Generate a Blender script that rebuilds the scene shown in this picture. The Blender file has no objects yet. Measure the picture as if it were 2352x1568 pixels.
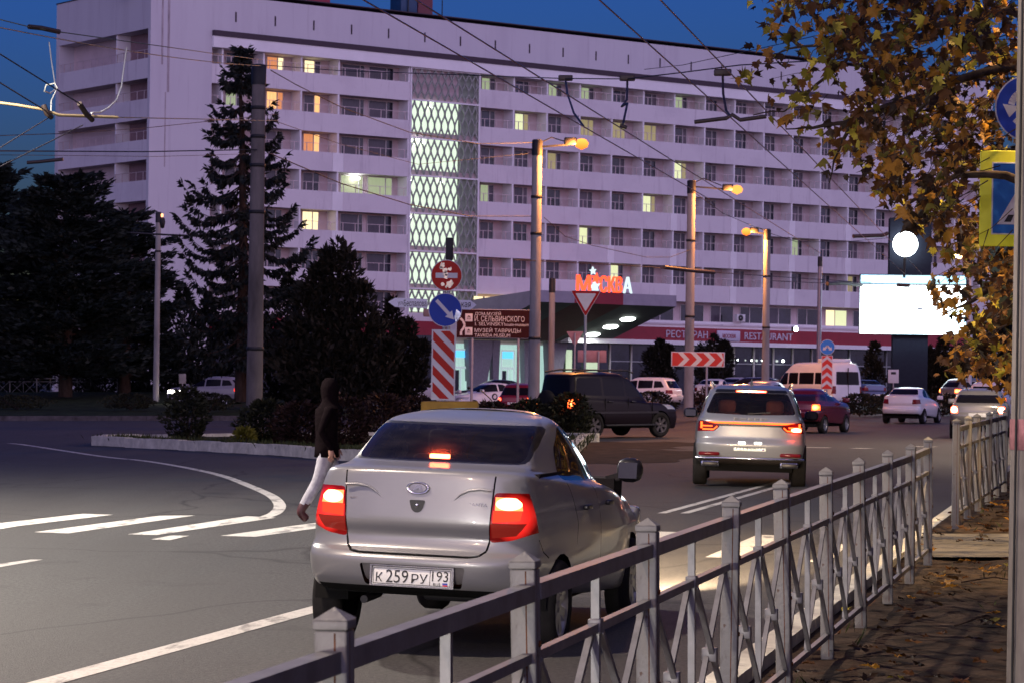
import bpy, bmesh, math, random
import numpy as np
from mathutils import Vector, Matrix
S = bpy.context.scene
COL = S.collection
R = math.radians
rnd = random.Random(11)

# ------------------------------------------------------------------ camera
F, CX, HZ, EYE = 6100.0, 1176.0, 873.0, 1.72      # focal length and principal column of a 2352 px wide view
cam = bpy.data.cameras.new('camera')
cam.lens = F / 2352 * 36.0
cam.sensor_width = 36.0
cam.shift_y = (HZ - 784.0) / 2352
cam.clip_start, cam.clip_end = 0.5, 3000
cam.dof.use_dof = True
cam.dof.focus_distance = 17.5
cam.dof.aperture_fstop = 16.0
camo = bpy.data.objects.new('camera', cam)
COL.objects.link(camo)
camo.location = (0, 0, EYE)
camo.rotation_euler = (R(90), 0, 0)
S.camera = camo

# ------------------------------------------------------------------ sky, afterglow, sun
SUN_EL, SUN_AZ = R(1.0), R(200)
w = bpy.data.worlds.new('World')
S.world = w
w.use_nodes = True
nt = w.node_tree
nt.nodes.clear()
def wn(t, **k):
    n = nt.nodes.new(t)
    for a, b in k.items():
        setattr(n, a, b)
    return n
sky = wn('ShaderNodeTexSky', sky_type='NISHITA', sun_disc=False)
sky.sun_elevation, sky.sun_rotation = SUN_EL, R(180)
sky.air_density, sky.dust_density, sky.ozone_density = 1.0, 0.6, 4.0
hue = wn('ShaderNodeMix', data_type='RGBA', blend_type='MULTIPLY')
hue.inputs[0].default_value = 1.0
hue.inputs[7].default_value = (0.32, 0.53, 1.2, 1)
geo = wn('ShaderNodeTexCoord')
sep = wn('ShaderNodeSeparateXYZ')
back = wn('ShaderNodeMapRange')                      # the pink dusk glow behind the photographer
back.inputs[1].default_value, back.inputs[2].default_value = -0.2, 0.6
glow = wn('ShaderNodeMix', data_type='RGBA', blend_type='MIX')
glow.inputs[7].default_value = (3.1, 2.55, 4.3, 1)
bg = wn('ShaderNodeBackground')
bg.inputs[1].default_value = 0.15
out = wn('ShaderNodeOutputWorld')
L = nt.links.new
L(sky.outputs[0], hue.inputs[6])
L(geo.outputs['Generated'], sep.inputs[0])
toward = wn('ShaderNodeVectorMath', operation='DOT_PRODUCT')
toward.inputs[1].default_value = (.50, -.86, 0)
L(geo.outputs['Generated'], toward.inputs[0])
L(toward.outputs['Value'], back.inputs[0])
low = wn('ShaderNodeMapRange')                       # it hangs low over the roofs
low.inputs[1].default_value, low.inputs[2].default_value = 1.0, 0.3
fac = wn('ShaderNodeMath', operation='MULTIPLY')
L(sep.outputs[2], low.inputs[0])
L(back.outputs[0], fac.inputs[0])
L(low.outputs[0], fac.inputs[1])
L(fac.outputs[0], glow.inputs[0])
L(hue.outputs[2], glow.inputs[6])
L(glow.outputs[2], bg.inputs[0])
L(bg.outputs[0], out.inputs[0])
sun = bpy.data.lights.new('sun', 'SUN')
sun.energy, sun.angle, sun.color = 0.02, R(20), (1.0, 0.72, 0.72)
suno = bpy.data.objects.new('sun', sun)
COL.objects.link(suno)
suno.rotation_euler = (R(90) - R(6), 0, R(-20))
S.view_settings.view_transform = 'Standard'
S.view_settings.look = 'None'
S.view_settings.gamma = 1
S.view_settings.exposure = 1.0
S.cycles.use_denoising = True
S.cycles.max_bounces = 6
S.cycles.diffuse_bounces = 2
S.cycles.glossy_bounces = 3
S.cycles.transparent_max_bounces = 12
S.cycles.sample_clamp_indirect = 4.0
S.cycles.caustics_reflective = False
S.cycles.caustics_refractive = False

def P(px, py, Y):
    return Vector(((px - CX) / F * Y, Y, EYE - (py - HZ) / F * Y))
def G(px, py, z=0.0):
    Y = (EYE - z) * F / (py - HZ)
    return Vector(((px - CX) / F * Y, Y, z))
def XZ(px, Y):
    return (px - CX) / F * Y

# ------------------------------------------------------------------ materials
MATS = {}
def mat(name, col=(.5, .5, .5), rough=.6, metal=0., var=.12, scale=6., bump=0., bscale=40., emit=None, es=0., spec=None, coat=0.,
        stretch=None, trans=0., alpha=None):
    if name in MATS:
        return MATS[name]
    m = bpy.data.materials.new(name)
    m.use_nodes = True
    t = m.node_tree
    b = t.nodes['Principled BSDF']
    b.inputs['Roughness'].default_value = rough
    b.inputs['Metallic'].default_value = metal
    if coat:
        b.inputs['Coat Weight'].default_value = coat
        b.inputs['Coat Roughness'].default_value = .06
    if spec is None and rough > .8:
        spec = .12
    if spec is not None:
        b.inputs['Specular IOR Level'].default_value = spec
    tc = t.nodes.new('ShaderNodeTexCoord')
    mp = t.nodes.new('ShaderNodeMapping')
    if stretch:
        mp.inputs['Scale'].default_value = stretch
    t.links.new(tc.outputs['Object'], mp.inputs['Vector'])
    if var > 0:
        n = t.nodes.new('ShaderNodeTexNoise')
        n.inputs['Scale'].default_value = scale
        n.inputs['Detail'].default_value = 6
        n.inputs['Roughness'].default_value = .65
        t.links.new(mp.outputs[0], n.inputs['Vector'])
        r = t.nodes.new('ShaderNodeValToRGB')
        lo = tuple(max(0, c * (1 - var * 1.6)) for c in col)
        hi = tuple(min(1, c * (1 + var)) for c in col)
        r.color_ramp.elements[0].position, r.color_ramp.elements[1].position = .3, .72
        r.color_ramp.elements[0].color = (*lo, 1)
        r.color_ramp.elements[1].color = (*hi, 1)
        t.links.new(n.outputs['Fac'], r.inputs[0])
        t.links.new(r.outputs[0], b.inputs['Base Color'])
    else:
        b.inputs['Base Color'].default_value = (*col, 1)
    if bump:
        n2 = t.nodes.new('ShaderNodeTexNoise')
        n2.inputs['Scale'].default_value = bscale
        n2.inputs['Detail'].default_value = 5
        t.links.new(mp.outputs[0], n2.inputs['Vector'])
        bp = t.nodes.new('ShaderNodeBump')
        bp.inputs['Strength'].default_value = bump
        bp.inputs['Distance'].default_value = .02
        t.links.new(n2.outputs['Fac'], bp.inputs['Height'])
        t.links.new(bp.outputs[0], b.inputs['Normal'])
    if emit:
        b.inputs['Emission Color'].default_value = (*emit, 1)
        b.inputs['Emission Strength'].default_value = es
    MATS[name] = m
    return m

def glass_mat(name, tint=(.5, .5, .55), tr=.75, rough=.03, haze=.06):
    if name in MATS:
        return MATS[name]
    m = bpy.data.materials.new(name)
    m.use_nodes = True
    t = m.node_tree
    t.nodes.clear()
    o = t.nodes.new('ShaderNodeOutputMaterial')
    tp = t.nodes.new('ShaderNodeBsdfTransparent')
    tp.inputs[0].default_value = (*tint, 1)
    gl = t.nodes.new('ShaderNodeBsdfGlossy')
    gl.inputs['Roughness'].default_value = rough
    df = t.nodes.new('ShaderNodeBsdfDiffuse')
    df.inputs[0].default_value = (.45, .42, .4, 1)
    tlu = t.nodes.new('ShaderNodeBsdfTranslucent')
    tlu.inputs[0].default_value = (.5, .48, .46, 1)
    md = t.nodes.new('ShaderNodeMixShader')
    md.inputs[0].default_value = .7
    t.links.new(df.outputs[0], md.inputs[1])
    t.links.new(tlu.outputs[0], md.inputs[2])
    fr = t.nodes.new('ShaderNodeFresnel')
    fr.inputs[0].default_value = 1.5
    m1 = t.nodes.new('ShaderNodeMixShader')
    m2 = t.nodes.new('ShaderNodeMixShader')
    no = t.nodes.new('ShaderNodeTexNoise')
    no.inputs['Scale'].default_value = 7
    ma = t.nodes.new('ShaderNodeMath')
    ma.operation = 'MULTIPLY'
    ma.inputs[1].default_value = haze * 2
    t.links.new(no.outputs['Fac'], ma.inputs[0])
    t.links.new(ma.outputs[0], m1.inputs[0])
    t.links.new(tp.outputs[0], m1.inputs[1])
    t.links.new(md.outputs[0], m1.inputs[2])
    t.links.new(fr.outputs[0], m2.inputs[0])
    t.links.new(m1.outputs[0], m2.inputs[1])
    t.links.new(gl.outputs[0], m2.inputs[2])
    t.links.new(m2.outputs[0], o.inputs[0])
    MATS[name] = m
    return m

def glow_mat(name, col, s, body=(.02, .02, .02), rough=.3):
    return mat(name, (0, 0, 0), rough, var=0, emit=col, es=s, spec=0)

def lamp_mat(name, core, rim, s_core, s_rim, mode='SPHERICAL'):
    """a lit lens, hottest in front of its bulb"""
    m = mat(name, (0, 0, 0), .3, var=0, spec=0, emit=rim, es=1)
    t = m.node_tree
    b = t.nodes['Principled BSDF']
    tc = t.nodes.new('ShaderNodeTexCoord')
    mp = t.nodes.new('ShaderNodeMapping')
    g = t.nodes.new('ShaderNodeTexGradient')
    g.gradient_type = mode
    if mode == 'SPHERICAL':
        mp.inputs['Location'].default_value = (-1.0, 0, -1.0)
        mp.inputs['Scale'].default_value = (2.0, 0, 2.0)
    else:
        mp.inputs['Rotation'].default_value = (0, R(90), 0)
    t.links.new(tc.outputs['Generated'], mp.inputs[0])
    t.links.new(mp.outputs[0], g.inputs[0])
    mx = t.nodes.new('ShaderNodeMix')
    mx.data_type = 'RGBA'
    mx.inputs[6].default_value = (*(c * s_rim for c in rim), 1)
    mx.inputs[7].default_value = (*(c * s_core for c in core), 1)
    t.links.new(g.outputs['Fac'], mx.inputs[0])
    t.links.new(mx.outputs[2], b.inputs['Emission Color'])
    b.inputs['Emission Strength'].default_value = 1
    return m

# ------------------------------------------------------------------ lettering (built-in font turned into meshes)
TEXTS = {}
def prep_texts(words):
    obs = []
    for s, ex in words:
        cu = bpy.data.curves.new('lettering', 'FONT')
        cu.body = s
        cu.size = 1
        cu.extrude = ex
        cu.resolution_u = 3
        o = bpy.data.objects.new('lettering', cu)
        COL.objects.link(o)
        obs.append((s, o, cu))
    dg = bpy.context.evaluated_depsgraph_get()
    for s, o, cu in obs:
        me = bpy.data.meshes.new_from_object(o.evaluated_get(dg))
        v = np.array([tuple(q.co) for q in me.vertices])
        f = [tuple(p.vertices) for p in me.polygons]
        lo, hi = v.min(0), v.max(0)
        v[:, 0] = (v[:, 0] - (lo[0] + hi[0]) / 2) / max(1e-6, hi[0] - lo[0])
        v[:, 1] = (v[:, 1] - (lo[1] + hi[1]) / 2) / max(1e-6, hi[1] - lo[1])
        v[:, 2] = (v[:, 2] - lo[2]) / max(1e-6, hi[2] - lo[2])
        TEXTS[s] = (v, f)
        bpy.data.meshes.remove(me)
        bpy.data.objects.remove(o)
        bpy.data.curves.remove(cu)

# ------------------------------------------------------------------ mesh collecting
class MB:
    def __init__(s):
        s.v, s.f, s.m, s.mats, s.sm = [], [], [], [], []
    def mi(s, m):
        if m not in s.mats:
            s.mats.append(m)
        return s.mats.index(m)
    def add(s, vs, fs, m, smooth=False):
        b, k = len(s.v), s.mi(m)
        s.v.extend(tuple(v) for v in vs)
        for f in fs:
            s.f.append(tuple(b + i for i in f))
            s.m.append(k)
            s.sm.append(smooth)
        return s
    def box(s, lo, hi, m, M=None):
        x0, y0, z0 = lo
        x1, y1, z1 = hi
        vs = [(x0, y0, z0), (x1, y0, z0), (x1, y1, z0), (x0, y1, z0), (x0, y0, z1), (x1, y0, z1), (x1, y1, z1), (x0, y1, z1)]
        if M is not None:
            vs = [M @ Vector(v) for v in vs]
        return s.add(vs, [(0, 3, 2, 1), (4, 5, 6, 7), (0, 1, 5, 4), (1, 2, 6, 5), (2, 3, 7, 6), (3, 0, 4, 7)], m)
    def bevbox(s, lo, hi, m, b=.01, M=None):
        lo, hi = Vector(lo), Vector(hi)
        bm = bmesh.new()
        bmesh.ops.create_cube(bm, size=1)
        for v in bm.verts:
            v.co = Vector((lo[i] + (v.co[i] + .5) * (hi[i] - lo[i]) for i in range(3)))
        bmesh.ops.bevel(bm, geom=bm.edges[:], offset=b, segments=2, affect='EDGES', profile=.5)
        return s.bm(bm, m, M, True)
    def bm(s, bm, m, M=None, smooth=False):
        bm.verts.index_update()
        vs = [(M @ v.co) if M is not None else v.co for v in bm.verts]
        s.add(vs, [[v.index for v in f.verts] for f in bm.faces], m, smooth)
        bm.free()
        return s
    def bar(s, a, b, w, h, m, up=(0, 0, 1)):
        a, b = Vector(a), Vector(b)
        d = (b - a).normalized()
        u = Vector(up)
        if abs(d.dot(u)) > .98:
            u = Vector((0, 1, 0))
        x = d.cross(u).normalized() * (w / 2)
        y = x.cross(d).normalized() * (h / 2)
        vs = [p + i * x + j * y for p in (a, b) for i, j in ((-1, -1), (1, -1), (1, 1), (-1, 1))]
        return s.add(vs, [(0, 1, 2, 3), (7, 6, 5, 4), (0, 4, 5, 1), (1, 5, 6, 2), (2, 6, 7, 3), (3, 7, 4, 0)], m)
    def tube(s, pts, r, m, n=8, cap=True, smooth=True):
        pts = [Vector(p) for p in pts]
        rr = r if isinstance(r, (list, tuple)) else [r] * len(pts)
        vs, fs = [], []
        ref = None
        for i, p in enumerate(pts):
            d = (pts[min(i + 1, len(pts) - 1)] - pts[max(i - 1, 0)])
            d = d.normalized() if d.length > 1e-9 else Vector((0, 0, 1))
            if ref is None:
                ref = Vector((1, 0, 0)) if abs(d.x) < .8 else Vector((0, 0, 1))
            x = (ref - d * ref.dot(d)).normalized()
            ref = x
            y = d.cross(x)
            for k in range(n):
                a = 2 * math.pi * k / n
                vs.append(p + (x * math.cos(a) + y * math.sin(a)) * rr[i])
        for i in range(len(pts) - 1):
            for k in range(n):
                fs.append((i * n + k, i * n + (k + 1) % n, (i + 1) * n + (k + 1) % n, (i + 1) * n + k))
        s.add(vs, fs, m, smooth)
        if cap:
            s.add(vs[:n], [tuple(range(n))[::-1]], m)
            s.add(vs[-n:], [tuple(range(n))], m)
        return s
    def lathe(s, prof, m, M=None, n=24, smooth=True):
        """prof: (radius, height) pairs turned round local z"""
        vs, fs = [], []
        for r, z in prof:
            for k in range(n):
                a = 2 * math.pi * k / n
                v = Vector((r * math.cos(a), r * math.sin(a), z))
                vs.append(M @ v if M is not None else v)
        for i in range(len(prof) - 1):
            for k in range(n):
                fs.append((i * n + k, i * n + (k + 1) % n, (i + 1) * n + (k + 1) % n, (i + 1) * n + k))
        return s.add(vs, fs, m, smooth)
    def prism(s, poly, d0, d1, m, M=None):
        """poly in local x,z; pushed along local y from d0 to d1"""
        n = len(poly)
        vs = [Vector((x, d0, z)) for x, z in poly] + [Vector((x, d1, z)) for x, z in poly]
        if M is not None:
            vs = [M @ v for v in vs]
        fs = [tuple(range(n)), tuple(range(2 * n - 1, n - 1, -1))] + [(i, i + n, (i + 1) % n + n, (i + 1) % n) for i in range(n)]
        return s.add(vs, fs, m)
    def text(s, word, cx, cz, w, h, y, d, m, M=None):
        """lettering upright in local x,z, front face towards -y"""
        v, f = TEXTS[word]
        vs = [Vector((cx + a * w, y - c * d, cz + b * h)) for a, b, c in v]
        if M is not None:
            vs = [M @ q for q in vs]
        return s.add(vs, f, m)
    def build(s, name, parent=None, flip=False):
        me = bpy.data.meshes.new(name)
        me.from_pydata(s.v, [], s.f)
        for m in s.mats:
            me.materials.append(m)
        me.polygons.foreach_set('material_index', s.m)
        me.polygons.foreach_set('use_smooth', s.sm)
        me.update()
        o = bpy.data.objects.new(name, me)
        COL.objects.link(o)
        if parent is not None:
            o.parent = parent
        return o

def tag(o, label, cat, group=None):
    o['label'], o['category'] = label, cat
    if group:
        o['group'] = group
    return o
def setting(o, kind='structure'):
    o['kind'] = kind
    return o
def thing(name, label, cat, loc=(0, 0, 0), rz=0., group=None, lean=0.):
    o = bpy.data.objects.new(name, None)
    o.empty_display_size = .3
    COL.objects.link(o)
    o.location = loc
    o.rotation_euler = (0, lean, rz)
    return tag(o, label, cat, group)
def dup(root, loc=None, rz=None, label=None):
    r = root.copy()
    COL.objects.link(r)
    if loc is not None:
        r.location = loc
    if rz is not None:
        r.rotation_euler[2] = rz
    if label:
        r['label'] = label
    for ch in list(root.children):
        c = ch.copy()
        COL.objects.link(c)
        c.parent = r
        for g in list(ch.children):
            d = g.copy()
            COL.objects.link(d)
            d.parent = c
    return r
def smooth_angle(o, deg=35):
    o.data.polygons.foreach_set('use_smooth', [True] * len(o.data.polygons))
    o.data.set_sharp_from_angle(angle=R(deg))
def sst(a, b, x):
    t = min(1, max(0, (x - a) / (b - a)))
    return t * t * (3 - 2 * t)
LEAN = R(.8)            # posts here stand a little off the road's normal

prep_texts([('К', .1), ('259', .1), ('РУ', .1), ('193', .1), ('RUS', .1), ('У', .1), ('114', .1), ('СА', .1), ('LADA', .1), ('GRANTA', .1), ('EXEED', .1),
            ('М', .1), ('О', .1), ('СКВ', .1), ('А', .1), ('РЕСТОРАН', .1), ('RESTAURANT', .1), ('МОСКВА', .1),
            ('ул.', .1), ('Беспалова', .1), ('кая', .1), ('ДОМ-МУЗЕЙ', .1), ('И. СЕЛЬВИНСКОГО', .1), ('I. SELVINSKY', .1), ('house-museum', .1),
            ('МУЗЕЙ ТАВРИДЫ', .1), ('TAVRIDA MUSEUM', .1), ('2.7', .1), ('4.3', .1)])

def layered(name, col, rough, layers, bump=.3, bscale=90, spec=.3):
    """base colour darkened or lightened by several noise layers: (kind, scale, stretch, low, high, amount, tint)"""
    m = mat(name, col, rough, var=0, spec=spec)
    t = m.node_tree
    b = t.nodes['Principled BSDF']
    tc = t.nodes.new('ShaderNodeTexCoord')
    rgb = t.nodes.new('ShaderNodeRGB')
    rgb.outputs[0].default_value = (*col, 1)
    cur = rgb.outputs[0]
    for kind, scale, rot, stretch, lo, hi, amount, tint in layers:
        mp = t.nodes.new('ShaderNodeMapping')
        mp.inputs['Rotation'].default_value = (0, 0, R(rot))
        mp.inputs['Scale'].default_value = stretch
        t.links.new(tc.outputs['Object'], mp.inputs[0])
        if kind == 'noise':
            n = t.nodes.new('ShaderNodeTexNoise')
            n.inputs['Detail'].default_value = 7
            n.inputs['Roughness'].default_value = .6
            o = n.outputs['Fac']
        else:
            n = t.nodes.new('ShaderNodeTexVoronoi')
            n.feature = 'DISTANCE_TO_EDGE'
            o = n.outputs['Distance']
        n.inputs['Scale'].default_value = scale
        if kind == 'crack':
            wob = t.nodes.new('ShaderNodeTexNoise')
            wob.inputs['Scale'].default_value = scale * 3
            vm = t.nodes.new('ShaderNodeVectorMath')
            vm.operation = 'MULTIPLY_ADD'
            vm.inputs[1].default_value = (.8, .8, .8)
            t.links.new(mp.outputs[0], wob.inputs['Vector'])
            t.links.new(wob.outputs['Color'], vm.inputs[0])
            t.links.new(mp.outputs[0], vm.inputs[2])
            t.links.new(vm.outputs[0], n.inputs['Vector'])
        else:
            t.links.new(mp.outputs[0], n.inputs['Vector'])
        r = t.nodes.new('ShaderNodeMapRange')
        r.inputs[1].default_value, r.inputs[2].default_value = lo, hi
        r.inputs[3].default_value, r.inputs[4].default_value = amount, 0
        t.links.new(o, r.inputs[0])
        mx = t.nodes.new('ShaderNodeMix')
        mx.data_type = 'RGBA'
        mx.inputs[7].default_value = (*tint, 1)
        t.links.new(r.outputs[0], mx.inputs[0])
        t.links.new(cur, mx.inputs[6])
        cur = mx.outputs[2]
    t.links.new(cur, b.inputs['Base Color'])
    n2 = t.nodes.new('ShaderNodeTexNoise')
    n2.inputs['Scale'].default_value = bscale
    n2.inputs['Detail'].default_value = 5
    t.links.new(tc.outputs['Object'], n2.inputs['Vector'])
    bp = t.nodes.new('ShaderNodeBump')
    bp.inputs['Strength'].default_value = bump
    bp.inputs['Distance'].default_value = .02
    t.links.new(n2.outputs['Fac'], bp.inputs['Height'])
    t.links.new(bp.outputs[0], b.inputs['Normal'])
    return m
# ------------------------------------------------------------------ ground, roads
def gz(x, y):
    return .55 * sst(112, 175, y) + .35 * sst(118, 165, y) * sst(-4, -16, x)
m_asph = layered('asphalt', (.088, .086, .083), .75, [
    ('noise', 30, 0, (1, 1, 1), .40, .60, .8, (.026, .026, .026)),            # aggregate
    ('noise', .16, -13.5, (1, .35, 1), .42, .60, .5, (.05, .048, .047)),          # old and new surfacing
    ('noise', 1.1, -13.5, (1, .10, 1), .36, .56, .45, (.045, .042, .040)),        # tyre tracks along the lanes
    ('noise', .9, 20, (1, 1, 1), .30, .40, .7, (.030, .029, .028)),              # stains
    ('crack', .22, 0, (1, .6, 1), .0, .009, .85, (.022, .021, .02))], .4, 70)
m_soil = mat('soil', (.052, .035, .024), .95, var=.6, scale=3.5, bump=1.0, bscale=22)
m_lawn = mat('lawn', (.03, .042, .016), .95, var=.6, scale=1.5, bump=.8, bscale=30)
m_conc = mat('concrete', (.34, .32, .30), .85, var=.25, scale=2.2, bump=.4, bscale=30)
m_path = mat('path concrete', (.12, .11, .10), .9, var=.25, scale=1.2, bump=.5, bscale=25)
m_paint = layered('road paint', (.56, .54, .50), .75, [
    ('noise', 5, -13.5, (1, .25, 1), .36, .46, .75, (.14, .135, .13)), ('noise', 26, 0, (1, 1, 1), .36, .5, .45, (.2, .19, .18))], .3, 60)
m_kerbw = mat('whitewashed kerb', (.62, .59, .5), .85, var=.22, scale=3, bump=.3, bscale=25)
m_white = mat('white paint', (.72, .72, .72), .5, var=.06)
m_black = mat('black plastic', (.012, .012, .013), .55, var=0)
m_steel = mat('galvanised steel', (.34, .35, .36), .45, .7, var=.15, scale=12)
m_dark = mat('dark iron', (.02, .02, .022), .6, .3, var=.1)

def sheet(name, xs, ys, fz, m):
    b = MB()
    vs = [(x, y, fz(x, y)) for y in ys for x in xs]
    n = len(xs)
    fs = [(j * n + i, j * n + i + 1, (j + 1) * n + i + 1, (j + 1) * n + i) for j in range(len(ys) - 1) for i in range(n - 1)]
    b.add(vs, fs, m, True)
    return setting(b.build(name))
xs = [-900, -300, -120, -60, -45, -35, -28, -22, -18, -14, -10, -7, -4, 0, 6, 12, 20, 30, 45, 60, 120, 300, 900]
ys = [-60, -10, 0, 15, 30, 50, 70, 90, 100, 108] + list(range(112, 182, 4)) + [190, 220, 260, 400, 900]
sheet('ground', xs, ys, lambda x, y: gz(x, y) - .03, m_asph)

# verge on the right: fence line X = .0545 + .233 (Y - 7.92)
fx = lambda Y: .0545 + .233 * (Y - 7.92)
vy = [2, 5, 8, 11, 14, 17, 19, 21, 23, 24.6, 25.6, 26.8, 28, 31, 35, 40, 50, 65]
def strip(name, ylist, o0, o1, z, m, n=10, jit=0.):
    b = MB()
    vs = []
    for y in ylist:
        for i in range(n + 1):
            t = i / n
            zz = (z(y) if callable(z) else z) + (rnd.uniform(-jit, jit) if 0 < i < n else 0)
            vs.append((fx(y) + o0 + (o1 - o0) * t, y, zz))
    fs = [(j * (n + 1) + i, j * (n + 1) + i + 1, (j + 1) * (n + 1) + i + 1, (j + 1) * (n + 1) + i) for j in range(len(ylist) - 1) for i in range(n)]
    b.add(vs, fs, m, True)
    return setting(b.build(name))
vz = lambda y: .075 + .1 * sst(22, 28, y)
yl = [2 + .35 * i for i in range(180)]
strip('verge', yl, -.29, 12, vz, m_soil, 46, .018)
strip('path', [23.95, 24.4, 25.2, 26.0, 26.55], -.28, 8, lambda y: vz(y) + .03, m_path, 4)
# kerb stones along the carriageway, whitewashed
b = MB()
y = 3.0
k = 0
while y < 64:
    d = Vector((.227, .974, 0))
    a = Vector((fx(y) - .385, y, .07))
    c = a + d * .985
    b.bar(a, c, .17, .15, m_kerbw if y < 40 else m_conc)
    y += .974
    k += 1
setting(b.build('kerb'))

# the planted island on the left and the lawn behind the far carriageway
def slab(name, pts, z0, z1, m, inset=None):
    b = MB()
    n = len(pts)
    b.add([(p[0], p[1], z1) for p in pts], [tuple(range(n))], m)
    b.add([(p[0], p[1], z0) for p in pts] + [(p[0], p[1], z1) for p in pts], [(i, (i + 1) % n, (i + 1) % n + n, i + n) for i in range(n)], m)
    return setting(b.build(name))
isl = [G(220, 1020), G(420, 1030), G(620, 1041), G(800, 1054), G(980, 1066), G(1150, 1072), G(1290, 1062), G(1345, 1012)]
isl = [(p.x, p.y) for p in isl] + [(2.4, 75.5), (1.0, 77), (-2, 77.5), (-7, 76.5), (-11.3, 73.5)]
slab('island', isl, -.03, .13, m_lawn)
b = MB()
for i in range(len(isl)):
    a, c = Vector((*isl[i], 0)), Vector((*isl[(i + 1) % len(isl)], 0))
    n = max(1, int((c - a).length / 1.0))
    for j in range(n):
        p, q = a.lerp(c, j / n), a.lerp(c, (j + .985) / n)
        hz = rnd.uniform(-.012, .012)
        b.bar(p + Vector((0, 0, .095 + hz)), q + Vector((0, 0, .095 + hz)), .24, .25, m_kerbw)
setting(b.build('island_kerb'))
# far kerb and lawn
lawn = [(-120, 113.5), (-40, 114.2), (-19, 115), (-9.5, 115.4), (-5, 113.5), (-1.5, 117), (-.6, 128), (-2, 160), (-30, 172), (-120, 172)]
b = MB()
for i in range(len(lawn) - 5):
    a, c = Vector((*lawn[i], .06)), Vector((*lawn[i + 1], .06))
    n = max(1, int((c - a).length / 1.0))
    for j in range(n):
        b.bar(a.lerp(c, j / n), a.lerp(c, (j + .985) / n), .2, .26, mat('dark kerb stone', (.09, .085, .09), .9, var=.3, scale=3))
setting(b.build('far_kerb'))
def inpoly(x, y, poly):
    c = False
    n = len(poly)
    for i in range(n):
        (x0, y0), (x1, y1) = poly[i], poly[i - 1]
        if (y0 > y) != (y1 > y) and x < (x1 - x0) * (y - y0) / (y1 - y0 + 1e-12) + x0:
            c = not c
    return c
b = MB()
gx = list(range(-120, 1, 2))
gy = [113.4 + 1.8 * i for i in range(33)]
for i in range(len(gx) - 1):
    for j in range(len(gy) - 1):
        if inpoly(gx[i] + 1, gy[j] + .9, lawn):
            b.add([(x, y, gz(x, y) + .12) for x, y in ((gx[i], gy[j]), (gx[i + 1], gy[j]), (gx[i + 1], gy[j + 1]), (gx[i], gy[j + 1]))], [(0, 1, 2, 3)], m_lawn, True)
setting(b.build('lawn'))

# painted markings
z1 = .004 - .03
def z7(x, y):
    return (x * .33333, 1045.8 + y * .33333)
def zq(x, y):                                   # the enlarged lower right of the photograph
    return ((2424 + x * .6429) * .5976, (1750 + y * .6429) * .5976)
def mark(name, quad, z=z1, m=None):
    b = MB()
    ps = [G(*q, z) for q in quad]
    b.add(ps, [tuple(range(len(ps)))], m or m_paint)
    return setting(b.build(name))
for q in ([(-260, 500), (-60, 470), (570, 398), (780, 405), (160, 478), (-60, 513)], [(235, 525), (1100, 412), (1345, 410), (470, 533)],
          [(880, 540), (1700, 415), (1905, 425), (1080, 545)], [(1520, 550), (2140, 465), (2480, 425), (2680, 430), (1760, 557)],
          [(1040, 575), (1180, 548), (1305, 550), (1170, 580)], [(-200, 770), (210, 714), (300, 714), (0, 766), (-200, 795)]):
    mark('road_marking', [z7(*p) for p in q])
for q in ([(60, 610), (-20, 560), (170, 452), (420, 458), (250, 545)], [(445, 605), (760, 470), (945, 478), (700, 612)], [(1060, 632), (1230, 525), (1300, 530), (1180, 640)]):
    mark('road_marking', [zq(*p) for p in q])
def line(name, pts, wd, z=z1):
    b = MB()
    vs = []
    for i, p in enumerate(pts):
        d = (pts[min(i + 1, len(pts) - 1)] - pts[max(0, i - 1)]).normalized()
        n = Vector((-d.y, d.x, 0)) * wd / 2
        vs += [p - n, p + n]
    b.add(vs, [(2 * i, 2 * i + 1, 2 * i + 3, 2 * i + 2) for i in range(len(pts) - 1)], m_paint)
    return setting(b.build(name))
ed = Vector((-1.49, 20.4, z1))
dr = Vector((.2335, .972, 0))
line('lane_line', [ed - dr * 14, ed, ed + dr * 9.5], .2)
for o in (-.15, .15):
    q = ed + dr * 15.0 + Vector((.11 + o, 0, 0))
    line('lane_line', [q, q + dr * 12], .12)
cv = [(560, 996), (690, 1046.5), (1000, 1057.5), (1300, 1074), (1540, 1092.5), (1740, 1117.5), (1870, 1137.5), (1922, 1154), (1925, 1166), (1890, 1178), (1820, 1187)]
pts = [(20, 1017), (60, 1021)] + [(x * .3333, y) for x, y in cv[1:]]
pp = [G(*p, z1) for p in pts]
fine = []
for i in range(len(pp) - 1):
    a, c, d, e = pp[max(0, i - 1)], pp[i], pp[i + 1], pp[min(len(pp) - 1, i + 2)]
    for t in np.linspace(0, 1, 6)[:-1]:
        fine.append(c * 1 + (d - a) * .5 * t + (a * 2 - c * 5 + d * 4 - e) * .5 * t * t + (c * 3 - a - d * 3 + e) * .5 * t ** 3)
fine.append(pp[-1])
line('curved_line', fine, .17)
for (x0, x1, yy) in ((1840, 1905, 1026), (1960, 2000, 1028), (2095, 2150, 1024)):
    a, c = G(x0, yy, z1), G(x1, yy + 1, z1)
    line('lane_line', [a, c], .35)
# bare soil washed onto the carriageway behind the car
mt = mat('silt', (.05, .032, .022), .95, var=.5, scale=2)

for k, (px, py, w_) in enumerate(((1400, 1022, 2.6), (1430, 1040, 2.2), (1375, 1052, 1.6))):
    c = G(px, py, z1)
    setting(MB().add([c + Vector((w_ * (1 + .3 * math.sin(3 * a + k) + .18 * math.sin(7 * a)) * math.cos(a), w_ * 2.2 * (1 + .3 * math.cos(2 * a + k) + .12 * math.sin(9 * a)) * math.sin(a), .001 * k)) for a in np.linspace(0, 2 * math.pi, 41)[:-1]], [tuple(range(40))], mt).build('dirt_patch'))

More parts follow.
